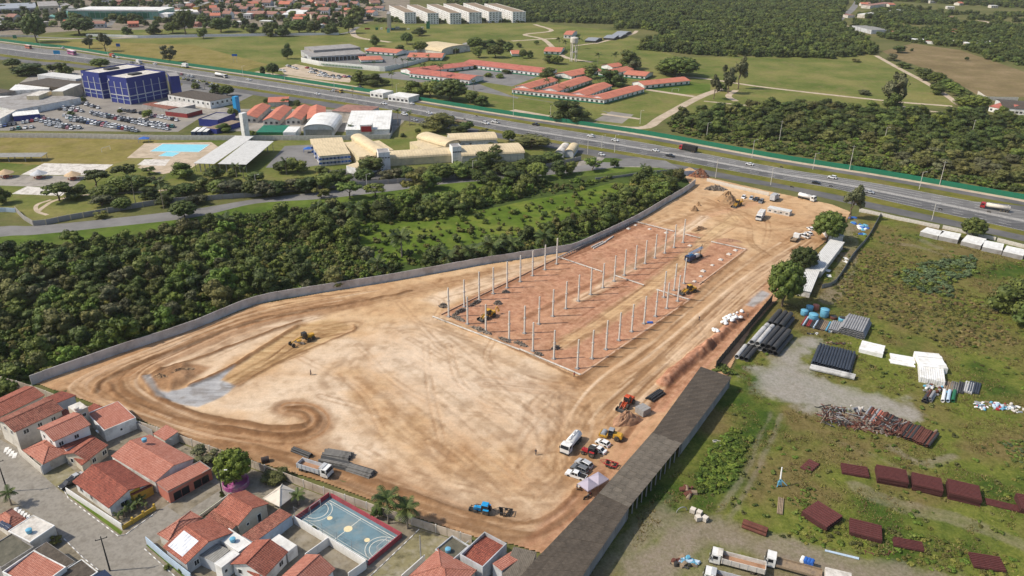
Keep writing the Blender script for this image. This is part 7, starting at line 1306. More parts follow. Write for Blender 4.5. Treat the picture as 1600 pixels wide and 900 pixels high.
l_, r_, L, Wd = bframe((247,244), (270,245), (273,238), 0); po = thing('paddling_pool', 'small pale paddling pool in front of the swimming pool', 'pool', l_, r_); m_ = MB(); m_.box(.3,L-.3,.3,Wd-.3,0,.09); m_.obj('water', 'water', po); m_ = MB(); m_.box(0,L,0,.3,0,.14); m_.box(0,L,Wd-.3,Wd,0,.14); m_.box(0,.3,.3,Wd-.3,0,.14); m_.box(L-.3,L,.3,Wd-.3,0,.14); m_.obj('pool_edge', 'whiteroof', po)
def openhall(label, A, B, Cc, h, mat='sheetwhite', rise=1.2):
    loc, rz, L, Wd = bframe(A, B, Cc, h); t = thing('open_hall', label, 'hall', loc, rz, 'open halls beside the pool'); roofpart('shed', L, Wd, h, rise, .4, mat, t)
    for i in range(5):
        for y in (.3, Wd-.3): p = MB(); p.box(L*i/4-.2 if i else .1, L*i/4+.2 if i < 4 else L-.1, y-.2, y+.2, 0, h); p.obj('post', 'concrete', t)
openhall('pale sheet roofed open hall nearer the pool', (304,255), (334,256), (374,216), 4.5); openhall('pale sheet roofed open hall right of the dark gap', (342,256), (384,257), (413,224), 4.5)
openhall('long narrow shelter roof at the edge of the dry pitch', (-40,246), (64,245), (63,240), 2.8, 'sheetgrey', .3)
for i, (x, y, mt) in enumerate([(10,277,'straw'),(62,278,'lightgrey'),(115,280,'straw')]):
    t = thing('kiosk', ['straw umbrella kiosk at the left edge of the pavement','grey umbrella kiosk in the middle of three','straw umbrella kiosk beside the dark tree'][i], 'kiosk', G(x,y), 0, 'umbrella kiosks'); m_ = MB(); m_.lathe([(4.1,2.3),(4.0,2.4),(.3,4.2),(.05,4.5)], 12); m_.obj('umbrella', mt, t); m_ = MB(); m_.cyl((0,0,0),(0,0,3.6),.12,None,6); m_.obj('post', 'wood', t); m_ = MB(); m_.lathe([(1.5,0),(1.5,.9),(1.3,1.0)], 10); m_.obj('counter', 'salmon', t)
    for k in range(4): m_ = MB(); m_.box(2.0,2.6,-.3,.3,0,.7); o = m_.obj('bench', 'salmon', t); o.rotation_euler = (0,0,k*PI/2+.4)
b = lambda nm, lb, cat, A, B, Cc, h, **k: building(nm, lb, cat, A, B, Cc, h, **k)
wm = dict(windowmats=('concrete', 'pane', False))
# school with cream roofs
G_ = 'cream roofed school buildings'
for i, (A, B, Cc, lb) in enumerate([((499,244),(546,240),(541,232),'nearest stepped wing of the cream school at its left end'),((493,235),(541,231),(537,225),'middle stepped wing of the cream school at its left end'),((487,226),(536,223),(533,217),'rear stepped wing of the cream school at its left end')]): b('school_wing', lb, 'school', A, B, Cc, 5.6, roof='shed', rise=.8, wall='offwhite', roofmat='creamroof', wins=[('row','s',8,3.2,3.2,1.2),('row','s',8,3.2,.9,1.2),('row','w',2,2.6,1,3.4)], group=G_, windowmats=('white','blue',False))
b('school_hall', 'barrel roofed cream school hall slanting down to the left tower', 'school', (549,216), (588,241), (605,237), 6.2, roof='vault', rise=2.2, wall='cream', roofmat='creamroof', over=.3, group=G_); b('school_hall', 'flat cream school roof left of the slanting barrel', 'school', (536,223), (561,246), (587,241), 5.4, roof='flat', rise=0, wall='cream', roofmat='creamroof', group=G_); b('school_hall', 'flat cream school roof right of the slanting barrel', 'school', (572,222), (594,237), (616,235), 5.2, roof='flat', rise=0, wall='cream', roofmat='creamroof', group=G_); b('school_hall', 'small cream block before the left school tower', 'school', (541,259), (567,265), (580,250), 3.6, roof='flat', rise=0, wall='white', roofmat='creamroof', group=G_)
for A, B, Cc, lb in [((591,240),(609,239),(606,233),'white left tower of the school beside the round tree'),((707,231),(721,230),(718,225),'white right tower of the school at the long barrel end')]: b('school_tower', lb, 'tower', A, B, Cc, 9, roof='flat', rise=0, wall='white', roofmat='concrete', wins=[('row','s',4,1.1,6.2,.7)], parapet=.5, group=G_, windowmats=('white','pane',False))
b('school_hall', 'long cream barrel roof joining the two school towers', 'school', (609,249), (706,243), (706,234), 3.8, roof='vault', rise=2.4, wall='cream', roofmat='creamroof', group=G_); b('school_hall', 'cream barrel roof slanting behind the right tower', 'school', (652,216), (696,229), (708,221), 5.6, roof='vault', rise=2.6, wall='cream', roofmat='creamroof', group=G_); b('school_hall', 'wide cream barrel roof with panelled wall at the rear', 'school', (704,221), (776,218), (775,209), 5.4, roof='vault', rise=2.2, wall='offwhite', roofmat='creamroof', wins=[('row','s',7,5,.8,3.2)], group=G_, windowmats=('concrete','white',False)); b('school_hall', 'lower cream barrel roof at the right end of the school', 'school', (722,244), (819,239), (800,226), 4.6, roof='vault', rise=2.0, wall='offwhite', roofmat='creamroof', wins=[('row','s',9,4,.8,2.6)], group=G_, windowmats=('concrete','offwhite',False)); b('school_hall', 'cream flat roof wing between slanting barrels', 'school', (640,222), (662,234), (690,231), 4.8, roof='flat', rise=0, wall='cream', roofmat='creamroof', group=G_)
b('drum_shed', 'small rounded shed left of two behind the lane trees', 'shed', (868,240), (880,241), (882,229), 2.6, roof='vault', rise=2.2, wall='lightgrey', roofmat='dirtywhite', along='y', group='rounded sheds'); b('drum_shed', 'small rounded shed right of two behind the lane trees', 'shed', (883,239), (896,240), (896,229), 2.4, roof='vault', rise=2.2, wall='lightgrey', roofmat='creamroof', along='y', group='rounded sheds')
tp = MB(); tp._add([(-3,-2,2.2),(3,-2,2.2),(3,2,2.2),(-3,2,2.2),(0,0,3.4)], [(0,1,4),(1,2,4),(2,3,4),(3,0,4)], 0); [tp.cyl((x,y,0),(x,y,2.2),.08,None,4) for x in (-2.9,2.9) for y in (-1.9,1.9)]; tp = tp.mesh('awning', 'blue')
for p, lb in [((664,254),'blue awning under the long school barrel'),((483,238),'blue awning at the left end of the school'),((226,222),'pale blue awning beside the long wall')]: tag(link('awning', tp, None, G(*p), .2), lb, 'awning')
smallcar(G(594,268), 2.6, 'hatch', 'car_white', 'white car parked beside the left school tower', 'cars on the lane')
# club houses and halls behind the long wall
GH = 'pale red roofed houses behind the long wall'
for A, B, Cc, lb in [((376,184),(401,184),(410,165),'pale red roofed house beside the white pillar'),((411,188),(436,188),(441,168),'pale red roofed house second from the white pillar'),((446,187),(470,187),(473,167),'pale red roofed house third from the white pillar'),((480,186),(508,185),(511,167),'pale red roofed house right above the arched hall')]: b('row_house', lb, 'house', A, B, Cc, 3.4, roof='gable', rise=1.8, wall='offwhite', roofmat='tilemil', wins=[('row','s',3,1.4,1,1.4)], along='y', group=GH, ridge=False, **wm)
b('row_house', 'low red roofed house behind the row houses', 'house', (419,160), (450,159), (453,151), 3.2, roof='gable', rise=1.5, wall='offwhite', roofmat='tilemil', group=GH, ridge=False); b('row_house', 'worn brown roofed house left of the white hall', 'house', (519,173), (570,177), (566,165), 3.2, roof='hip', rise=1.5, wall='offwhite', roofmat='tilefar', group=GH, ridge=False)
b('arched_hall', 'white arched roof hall behind the long wall', 'hall', (474,203), (521,203), (527,184), 3.6, roof='vault', rise=3.6, wall='lightgrey', roofmat='whiteroof', wins=[('s',.5,16,.1,3.6)], along='y', windowmats=('concrete','sheetgrey',False)); t, L, Wd = b('white_hall', 'large white flat roofed hall with a red front panel', 'hall', (540,203), (608,202), (600,175), 5, roof='shed', rise=.9, wall='white', roofmat='whiteroof'); m_ = MB(); m_.box(L*.34,L*.62,-1.5,5,5.25,8.2); m_.obj('raised_block', 'white', t); m_ = MB(); m_.box(L*.36,L*.60,-1.62,-1.51,4.0,7.4); m_.obj('front_panel', 'red', t)
b('club_court', 'green walled court behind the long wall', 'court', (400,207), (442,207), (446,196), 1.6, roof='flat', rise=0, wall='greenpaint', roofmat='greenfence'); b('white_block', 'small white block right of the green court', 'building', (442,207), (462,207), (463,198), 4, roof='flat', rise=0, wall='white', roofmat='whiteroof', wins=[('s',.5,5,.5,1.6)], windowmats=('red','salmon',False))
b('pillar_tower', 'tall plain white pillar beside the car park', 'tower', (373,177), (378,178), (379,175), 17, roof='flat', rise=0, wall='white', roofmat='white'); b('blue_tower', 'small bright blue tower at the end of the car park', 'tower', (362,151.5), (367,152), (368.5,150), 11, roof='flat', rise=0, wall='bluecab', roofmat='bluecab')
for i in range(3): b('bay_roof', ['white shelter roof, left of three by the white pillar','white shelter roof, middle of three by the white pillar','white shelter roof, right of three by the white pillar'][i], 'shelter', (298+i*9,206), (305+i*9,206), (310+i*9,199), 2.6, roof='flat', rise=0, wall='navy', roofmat='whiteroof', group='white shelter roofs'); 
b('service_block', 'dark blue edged flat block above the shelter roofs', 'building', (310,187), (340,189), (348,177), 4, roof='flat', rise=0, wall='bluepanel', roofmat='concrete', parapet=.6); b('service_block', 'brown flat roofed passage beside the shelter roofs', 'building', (322,200), (338,202), (345,186), 3, roof='flat', rise=0, wall='bluepanel', roofmat='wood')
b('black_roof_building', 'white building with flat black roof right of the blue offices', 'building', (262,148), (328,159), (357,150), 5, roof='flat', rise=0, wall='white', roofmat='asbestosdark', wins=[('row','s',9,1.6,2.4,1.6),('row','e',5,1.6,2.4,1.6)], windowmats=('white','pane',False)); b('rusty_shed', 'low shed with rusty patched roof beyond the parked cars', 'shed', (222,163), (262,171), (268,164), 2.8, roof='flat', rise=0, wall='concrete', roofmat='tilepatch'); b('rusty_shed', 'pale sheet roofed half of the low patched sheds', 'shed', (258,174), (292,178), (302,170), 2.8, roof='flat', rise=0, wall='darkred', roofmat='sheetgrey'); b('rusty_shed', 'upper pale roof of the low patched sheds', 'shed', (240,162), (285,168), (288,161), 3, roof='flat', rise=0, wall='concrete', roofmat='dirtywhite')
def office(label, A, B, Cc, h, ns, ne):
    t, L, Wd = b('blue_office', label, 'office building', A, B, Cc, h, roof='flat', rise=0, wall='bluepanel', roofmat='dirtywhite', parapet=.9, pcol='bluepanel', group='deep blue office blocks')
    for fc, n, l in (('s', ns, L), ('e', ne, Wd), ('w', ns, Wd)):
        for i in range(n+1):
            m_ = MB(); m_.box(-.32,.32,-.22,.0,0,h-2.6); o = m_.obj('pilaster', 'lightgrey', t); o.location = (l*i/n, -.003, 0) if fc == 's' else (L+.003, l*i/n, 0) if fc == 'e' else (-.003, l*i/n, 0); o.rotation_euler = (0,0,0 if fc == 's' else PI/2 if fc == 'e' else -PI/2)
        for z, k in ((h*.17,.3),(h*.31,.7),(h*.62,.14)):
            m_ = MB(); m_.box(0,l,-.16,0,z,z+k); o = m_.obj('band', 'lightgrey' if k != .3 else 'bluepale', t); o.location = (0,-.003,0) if fc == 's' else (L+.003,0,0) if fc == 'e' else (-.003,l,0); o.rotation_euler = (0,0,0 if fc == 's' else PI/2 if fc == 'e' else -PI/2)
    m_ = MB(); m_.box(L*.05,L*.1,-.2,-.05,h-2.6,h-1.2); m_.obj('sign', 'white', t); m_ = MB(); m_.box(L*.35,L*.6,Wd*.35,Wd*.6,h+.2,h+1.3); m_.obj('roof_box', 'dark', t)
office('deep blue office block, left and rear of the pair', (126,112), (154,116), (221,104), 18, 3, 6); office('deep blue office block with wide panelled right side', (167,120), (197,124), (264,114), 18, 3, 5); b('blue_annex', 'narrow blue annex at the right end of the office blocks', 'building', (265,119.5), (280,118.5), (277,113), 16, roof='flat', rise=0, wall='bluepanel', roofmat='concrete', wins=[])
for A, B, Cc, h, wl_, rf, lb in [((0,186),(26,172),(20,150),4,'white','dirtywhite','white low building at the left edge above the cars'),((26,172),(126,153),(82,139),4.2,'white','concrete','long low white building with grey roof by the car park'),((41,150),(60,150),(62,142),7,'cream','dirtywhite','cream roof box on the long white building'),((80,143),(98,143),(107,131),7.5,'cream','whiteroof','larger cream roof box beside the blue offices'),((20,182),(62,178),(66,171),3.4,'bluepanel','whiteroof','blue walled shed with white roof left of the cars'),((13,142),(76,139),(104,129),4,'white','whiteroof','bright white roof behind the long low building'),((30,130),(112,139),(128,126),5,'asbestosdark','asbestosdark','dark roofed hall left of the blue offices'),((58,117),(118,124),(126,118),6.5,'lightgrey','sheetwhite','white sheet roof behind the dark roofed hall'),((0,160),(18,150),(14,142),4,'white','whiteroof','small white roof at the left edge'),((-10,148),(24,142),(30,130),4,'concrete','asbestosdark','dark flat roof at the left edge')]: b('depot_building', lb, 'building', A, B, Cc, h, roof='flat', rise=0, wall=wl_, roofmat=rf, wins=[], group='depot buildings left of the blue offices')
# parked cars
CW = ['car_white']*17+['car_silver']*6+['car_grey']*3+['car_black']*3+['car_red','car_pink','car_blue','car_teal']
CNAME = dict(car_white='white', car_silver='silver', car_grey='grey', car_black='black', car_red='red', car_pink='pink', car_blue='blue', car_teal='teal')
ORD = ['first','second','third','fourth','fifth','sixth','seventh','eighth','ninth','tenth','eleventh','twelfth']+['%dth' % k if k % 10 not in (1,2,3) else '%d%s' % (k, ['st','nd','rd'][k % 10-1]) for k in range(13, 40)]
def carrow(a, c, n, dirpx, where, sc=1.0):
    for i in range(n):
        x, y = lerp(a[0], c[0], i/max(1, n-1)), lerp(a[1], c[1], i/max(1, n-1)); cl = R.choice(CW)
        if R.random() < .05: continue
        smallcar(G(x,y), dirang((x,y),(x+dirpx[0],y+dirpx[1]))+R.uniform(-.06,.06)+(PI if R.random() < .3 else 0), R.choice(['hatch','sedan','hatch','suv']), cl, f'{CNAME[cl]} car, {ORD[i]} from the left in {where}', 'parked cars', 'parked_car', sc*1.12)
dv = (4,-3.2); rowsP = [((131,163),(158,171),7,'the short row under the blue offices'),((189,173),(207,176),4,'the short row below the rusty shed'),((210,176),(276,189),13,'the top right row of the car park'),((143,176.5),(270,199),23,'the upper long row of the car park'),((149,180.5),(262,203),22,'the second long row of the car park'),((101,182),(203,201.5),20,'the third long row of the car park'),((112,189),(214,206),20,'the fourth long row of the car park'),((66,191),(124,201),10,'the lower left row of the car park'),((73,195.5),(112,202),8,'the lowest left row of the car park'),((2,199),(58,189),9,'the row beside the blue walled shed'),((94,172),(128,175),5,'the cluster below the long white building'),((100,168.5),(122,171),4,'the back of the cluster below the white building'),((20,203),(50,200),4,'the few by the long wall'),((146,178.6),(268,201),21,'the row between the two upper long rows'),((106,185.5),(208,203.5),19,'the row between the two lower long rows'),((70,186.5),(98,192),5,'the short row left of the lower long rows'),((284,117),(300,121),4,'the lot by the highway, upper left'),((287,124),(338,135),8,'the lot by the highway'),((310,137),(340,143),4,'the lower lot by the highway')]
for a, c, n, wh in rowsP: carrow(a, c, n, dv, wh)
for a, c, n, wh in [((437,111),(443,112),2,'the left end of the camp parking'),((449,104),(463,108),4,'the back of the camp parking'),((480,107),(508,116),5,'the upper row of the camp parking'),((485,114),(520,120),7,'the middle row of the camp parking'),((498,119),(528,123),5,'the lower row of the camp parking'),((530,121),(546,121),3,'the right end of the camp parking')]: carrow(a, c, n, (5,1), wh)
# traffic on the highway (direction of travel follows the road)
def road_dir(x): 
    y = np.interp(x, XS, LN['mid0']); return dirang((x-5, np.interp(x-5, XS, LN['mid0'])), (x+5, np.interp(x+5, XS, LN['mid0'])))
for x, y, cl, st, rev, lb in [(923,213,'car_white','suv',1,'white car behind the grey one on the far carriageway'),(961,219.5,'car_white','sedan',0,'white car near the middle of the highway'),(1024,235.5,'car_white','sedan',1,'white car left of the dark pickup'),(1047,244,'car_black','pickup',0,'dark pickup ahead of the red lorry'),(1171,257,'car_white','sedan',1,'white car right of the red lorry'),(1300,278,'car_white','suv',1,'white car above the tall tree'),(1275,286,'car_black','sedan',0,'dark car above the tank truck'),(1359,301,'car_silver','hatch',0,'silver car right of the tall tree'),(837,195,'car_black','pickup',0,'dark car in front of the mango tree'),(600,162,'car_white','sedan',0,'white car in the middle of the highway'),(643,162,'car_white','sedan',1,'white car beyond the guardhouse trees'),(671,177,'car_white','hatch',0,'white car near the big round tree'),(706,183,'car_silver','hatch',0,'silver car after the big round tree'),(759,193,'car_white','suv',0,'white car behind the palm lawn'),(774,191,'car_white','pickup',1,'white pickup near the school end'),(632,179,'car_white','suv',0,'white car on the slip lane'),(496,147,'car_white','sedan',0,'white car above the row houses'),(242,100,'car_white','sedan',1,'white car above the blue offices'),(207,98,'car_grey','hatch',0,'grey car before the white van'),(98,75,'car_white','hatch',1,'white car ahead of the purple bus'),(563,137,'car_grey','pickup',1,'grey car on the far carriageway'),(389,125,'car_white','hatch',0,'white car beyond the tank lorry'),(940,242,'car_white','hatch',0,'white car on the slip road junction'),(184,90,'car_white','sedan',1,'white car in front of the orange lorry'),(648,188,'car_silver','sedan',0,'silver car on the slip lane near the lawn'),(520,142,'car_silver','sedan',1,'silver car near the tall pole')]:
    smallcar(G(x,y+1), road_dir(x)+(PI if rev else 0), st, cl, lb, 'cars on the highway', 'car', 1.0 if x > 800 else 1.1)
def rv(x, y, L): d = Vector((math.cos(road_dir(x)), math.sin(road_dir(x)), 0)); m_ = mpp(x,y); return d
def pair(x0, y0, x1, y1): return (x0, y0), (x1, y1)
truck((1088,239),(1062,233),'box','red','black','red lorry with black box body on the highway',11.5); truck((1572,331),(1536,325),'tank','red','canvas','red tanker lorry with pale tank at the right',12.5,axles=4); truck((330,117),(362,124),'tank','white','white','white tank lorry far along the highway',15,axles=4,scale=1.1); truck((314,160),(346,166),'flat','dark','wood','unused') if 0 else None
truck((711,190),(736,196),'flat','dark','woodgrey','long dark flatbed beyond the big round tree',14,axles=4); bus((103,83),(123,88),'purple','purple coach far along the highway',12,scale=1.25); bus((40,75),(50,77),'salmon','pinkish red bus at the far left of the highway',9,scale=1.1); truck((170,88),(182,91),'box','white','orange','small orange lorry far along the highway',8,axles=2); truck((296,107),(283,104),'box','white','white','white van lorry beyond the blue offices',8,axles=2,scale=1.1); truck((214,99),(222,101),'box','white','white','white van above the blue offices',6.5,axles=2,scale=1.1); truck((524,143),(536,146),'flat','mustard','soilpile','tan lorry loaded with soil beside the tall pole',8,axles=2)
for x, y, lb in [(1221,262,'motorbike crossing near the far verge'),(1237,293,'motorbike on the slip road'),(1298,292,'motorbike ahead of the tall tree'),(1469,328,'motorbike before the red tanker'),(1545,332,'motorbike beside the red tanker'),(626,171,'motorbike near the white cars'),(745,182,'motorbike beside the pickup'),(726,187,'motorbike near the dark flatbed')]: motorbike(x, y, road_dir(x), lb)
FW = W['fence']; wallrun('highway_fence', 'long green sheet fence along the far side of the highway', 'fence', FW, 2.7, 5.2, 'greenfence', .1, n=0, piece='fence_panel', world=True, jit=.06)
for i, (x, y, h) in enumerate([(1217,223,12),(1327,266,12),(1468,289,11),(1517,215,10),(802,182,15),(523,145,15),(918,241,9),(960,238,9),(1118,278,9),(1270,265,8),(1380,228,10),(1436,296,8),(1456,344,7),(1204,289,8),(402,305,9),(739,277,8),(574,300,8),(1175,246,9),(1104,214,8),(1000,194,8),(940,232,7),(860,188,9),(690,150,9),(620,150,8),(445,125,8),(380,120,8),(170,92,8),(65,80,10)]): pole(x, y, h*1.15, f'pale concrete pole {["by the green fence","right of the grove","near the right edge","in the grove","tall beside the mango tree","tall beside the parking"][i]}' if i < 6 else 'thin concrete pole along the highway or lane', 1 if i < 6 else 0, 'offwhite', group='roadside poles', lamp=i > 5)
def sign(px, py, w_, h_, z, mat, label): t = thing('road_sign', label, 'sign', G(px,py), .1, 'far road signs'); m_ = MB(); m_.box(-w_/2,w_/2,-.08,.08,z,z+h_); m_.obj('panel', mat, t); m_ = MB(); [m_.cyl((x,0,0),(x,0,z),.12,None,6) for x in (-w_*.3,w_*.3)]; m_.obj('post', 'steel', t)
sign(91,93,6,3.4,5,'bluecab','blue road sign panel before the purple coach'); sign(186,79,4,3,4,'blue','blue sign panel in the field beyond the fence'); sign(368,98,5,2,6,'blue','blue sign panel in the field right of the trees'); sign(25,66,4,3.5,4,'greenfence','dark green sign panel at the far left')
# ================================================================ the green camp beyond the highway
sheet('lawn', [(-60,64),(0,62),(150,48),(560,38),(620,38),(840,36),(965,48),(1060,90),(1370,86),(1415,108),(1500,160),(1480,168),(1400,174),(1210,160),(1040,186),(1010,206),(800,178),(575,142),(400,115),(200,87),(60,72)], .006, 'lawn'); sheet('dry_field', [(1378,80),(1425,68),(1500,78),(1600,112),(1680,140),(1600,152),(1530,150),(1470,115),(1400,92)], .006, 'drygrass'); sheet('dry_field', [(60,66),(150,65),(300,70),(420,101),(385,110),(200,85)], .011, 'pitch')
sheet('parking', [(436,107),(462,100),(552,119),(546,129),(488,123),(445,116)], .012, 'pathsand'); sheet('camp_yard', [(500,99),(600,80),(690,90),(622,107)], .012, 'asphaltpale'); sheet('camp_yard', [(735,100),(850,116),(800,135),(740,126),(710,118)], .012, 'asphaltpale'); sheet('camp_yard', [(622,112),(740,128),(800,150),(900,165),(1000,185),(930,185),(800,152),(730,140),(640,126),(570,118)], .013, 'asphaltpale'); sheet('drill_lawn', [(810,152),(930,170),(960,180),(920,190),(800,172)], .016, 'lawn'); sheet('sports_lawn', [(1015,139),(1045,124),(1110,132),(1110,146),(1060,147)], .016, 'lushgrass'); sheet('grave_plot', [(928,188),(955,174),(990,179),(972,193)], .017, 'lot')
for px, wd in [([(800,172),(905,190),(1000,200),(1035,183),(1090,153),(1133,137)], 7), ([(1055,119),(1110,124),(1200,137),(1380,157),(1488,166)], 5), ([(1498,164),(1480,150),(1450,131),(1405,107),(1369,87)], 5), ([(1010,140),(1085,151)], 6), ([(1100,158),(1180,166)], 3), ([(1380,160),(1440,172),(1480,176)], 3.5), ([(550,45),(558,58),(610,66)], 7), ([(835,38),(862,48),(820,54),(850,62),(880,88),(925,97)], 6), ([(800,64),(870,60)], 6), ([(930,68),(985,54),(995,48)], 5), ([(895,72),(940,66)], 4), ([(940,178),(1000,186)], 4), ([(400,112),(470,122),(560,136)], 4), ([(400,53),(300,56),(60,62)], 5), ([(1150,141),(1138,150),(1150,158)], 5)]: ribbon('sandy_path', px, wd, .020+.0011*R.randrange(9), 'pathsand')
GM = 'camp buildings with long red roofs'
def camp(lb, A, B, Cc, h=3.6, roof='gable', rise=1.9, wall='white', mat='tilemil', along='x', wins=8, gp=True, **k): return b('camp_building', lb, 'building', A, B, Cc, h, roof=roof, rise=rise, wall=wall, roofmat=mat, along=along, wins=[('row','s' if along == 'x' else 'e',wins,1.8,1.2,1.4)] if wins else [], over=.6, group=GM, ridge=False, plinth=(1.0,'greenfence') if gp else None, **wm)
camp('camp wing at the left end of the red roofed row', (805,135), (828,138), (861,124), along='y'); camp('camp wing second from left in the red roofed row', (847,139), (872,142), (917,123), along='y'); camp('camp wing third from left in the red roofed row', (891,146), (917,149), (961,134), along='y'); camp('long front camp wing with orange roof by the lawn', (921,151), (946,155), (997,137), along='y'); camp('rightmost camp wing beside the sports lawn', (988,128), (1007,133), (1041,117), along='y'); camp('low red arcade roof along the front of the camp', (800,141), (944,157), (947,152), 3.0, 'shedr', .8, wins=20); camp('small hipped camp building behind the left wings', (867,115), (893,119), (922,107), 3.4, along='y', wins=4); camp('rear camp building between the dark trees', (940,102), (957,105), (965,98), along='y', wins=3); camp('rear red roof above the dark round tree', (935,112), (955,115), (975,106), along='y', wins=3); camp('long red roofed barracks beyond the yard', (722,99), (848,114), (851,106), 3.8, mat='tilemild', wins=18); camp('long red barracks with green base near the guardhouse', (640,114), (733,125), (738,117), 4.2, mat='tilemild', wins=14); camp('red roofed barracks slanting from the camp corner', (626,108), (645,113), (707,95), mat='tilemild', along='y', wins=8); camp('red roof along the rear wall of the white compound', (571,79), (619,83), (623,77), 3.4, wins=6); camp('red roof at the right of the white compound', (637,89), (690,90), (687,83), 3.4, wins=7); camp('small red roof inside the white compound', (564,94), (598,93), (607,87), 3.0, 'hip', 1.4, wins=0); camp('small white house behind the water tower', (850,80), (876,81), (874,74), 3.2, wins=3); camp('white cube house on the mound behind the camp', (881,54), (893,54.5), (894,48), 4.2, wins=2, gp=False); camp('low red roofed hut at the camp rear', (800,84), (812,84), (812,79), 3, wins=0); camp('small grey pavilion beside the round trees', (723,68), (733,69), (735,64), 3, 'hip', 1.4, mat='concrete', wins=0); camp('red roof fragment between the dark trees', (975,116), (1008,119), (1000,111), 3.2, wins=4)
b('stable_block', 'long grey roofed shed with dark bays above the white wall', 'shed', (486,89), (572,84), (562,75), 5, roof='shed', rise=.8, wall='lightgrey', roofmat='concrete', wins=[('row','s',14,3.2,.2,3.6)], windowmats=('lightgrey','darkglass',False)); b('stable_block', 'upper grey roof step behind the dark bay shed', 'shed', (490,79), (563,74), (558,68), 7.5, roof='flat', rise=0, wall='concrete', roofmat='concrete')  # dark panes on the lower shed stand in for shade inside its open bays
for i, (px, lb) in enumerate([([(471,97),(500,103),(600,112),(622,107.5)],'white front wall of the camp compound with green lettering band'),([(622,107.5),(660,97),(692,90)],'white right wall of the camp compound'),([(471,97),(486,88)],'white left wall of the camp compound'),([(570,80),(630,85),(652,84)],'white rear wall of the camp compound')]):
    q_ = wallrun('compound_wall', lb, 'wall', px, 4.4 if i == 0 else 3.4, 6, 'white', .25, n=0); CW_ = q_ if i == 0 else CW_
lt = MB(); [lt.box(i*1.6, i*1.6+1.0, -.2, -.16, 1.2, 2.6) for i in range(28)]; a_, b_ = G(503,103.5), G(600,112); lo = lt.obj('wall_lettering', 'greenpaint'); lo.location = a_+Vector((0,-.15,0)); lo.rotation_euler = (0,0,math.atan2((b_-a_).y,(b_-a_).x)); lo.parent = CW_; lo.location = lo.location-CW_.location; lo['kind'] = 'stuff'
b('arch_shed', 'cream arched shed roof behind the compound', 'hall', (648,75), (690,81), (708,71), 3.4, roof='vault', rise=4.2, wall='offwhite', roofmat='creamroof', wins=[('e',.5,10,.1,4)], windowmats=('offwhite','darkglass',False)); b('guardhouse', 'white guardhouse beside the highway fence', 'building', (578,143), (598,146), (600,140), 4, roof='flat', rise=0, wall='white', roofmat='whiteroof', wins=[('row','s',3,2,1,1.4)], **wm); b('guardhouse', 'white gate canopy right of the guardhouse', 'building', (606,149), (638,153), (640,146), 4, roof='flat', rise=0, wall='white', roofmat='whiteroof', wins=[('row','s',5,2,1,1.4)], **wm)
t = thing('water_tower', 'white water tower on slender legs behind the camp', 'water tower', G(896,96)); m_ = MB(); m_.lathe([(3.3,17),(3.9,18.2),(3.9,22.2),(3.4,22.9),(.4,23.6)], 16); m_.obj('tank', 'offwhite', t)
for k in range(6): m_ = MB(); m_.cyl((3.2*math.cos(k*PI/3),3.2*math.sin(k*PI/3),0),(2.9*math.cos(k*PI/3),2.9*math.sin(k*PI/3),17.2),.42,.36,6); m_.obj('leg', 'offwhite', t)
m_ = MB(); m_.lathe([(3.2,8.6),(3.3,9.1),(2.6,9.1),(2.6,8.6)], 12); m_.obj('ring_beam', 'offwhite', t)
for i, (x, y) in enumerate([(952,58),(962,56),(968,52),(923,62)]): b('shelter_tent', ['dark grey tent, left of the row by the wood','dark grey tent, middle of the row by the wood','dark grey tent, rear of the row by the wood','single dark tent away from the row'][i], 'tent', (x-9,y+1), (x+7,y+2), (x+11,y-3), 2.2, roof='gable', rise=1.4, wall='dark', roofmat='steel', group='dark tents', ridge=False)
for i, (x, y, w_, h_, mt) in enumerate([(669,45,5,9,'greenpaint'),(589,47,4,3,'greenpaint'),(607,51,4,5,'tealsheet'),(596,46,3,2,'white'),(574,46,7,1.5,'darkred'),(605,46,4,2,'darkred'),(614,46,3,1.5,'bluetank'),(621,45,6,2.5,'dirtywhite'),(660,45,4,2,'dirtywhite'),(638,46,3,1,'white'),(25,90,2,2,'greenfence')][:10]): p = MB(); q = w_*.9; p.box(-q/2,q/2,-.5,.5,0,h_); p.box(-q/2-.3,q/2+.3,-.7,.7,h_,h_+.2); o = p.obj('training_obstacle', mt); o.location = G(x,y); tag(o, ['tall green training tower on the far lawn','green obstacle left on the far lawn','pale green obstacle on the far lawn','small white obstacle on the far lawn','low dark red obstacle at the left','dark red obstacle in the middle','pale blue obstacle on the far lawn','pale long obstacle on the far lawn','white obstacle beside the green tower','tiny white obstacle on the far lawn'][i], 'obstacle', 'training obstacles')
t = thing('football_goal', 'small white goal on the sports lawn', 'goal', G(1055,143), .3); m_ = MB(); m_.tube([(-3,0,0),(-3,0,2.3),(3,0,2.3),(3,0,0)], .09, 5); m_.obj('frame', 'white', t); t = thing('football_goal', 'white goal on the dry pitch by the pool', 'goal', G(166,236), 1.2); m_ = MB(); m_.tube([(-3,0,0),(-3,0,2.3),(3,0,2.3),(3,0,0)], .09, 5); m_.obj('frame', 'white', t)
b('farm_house', 'white farm house with red roof at the right edge', 'house', (1546,166), (1570,171), (1585,161), 3.6, roof='gable', rise=1.8, wall='white', roofmat='tilemild', wins=[('row','s',3,1.6,1,1.3)], ridge=False, **wm); b('farm_house', 'dark roofed farm building at the right edge', 'house', (1568,168), (1620,172), (1625,160), 4.4, roof='gable', rise=1.6, wall='white', roofmat='asbestosdark', wins=[('row','s',8,1.6,1,1.3)], ridge=False, **wm); wallrun('farm_wall', 'white wall left of the farm house', 'wall', [(1527,148),(1540,157),(1590,158)], 3, 6, 'dirtywhite', .2, n=0)
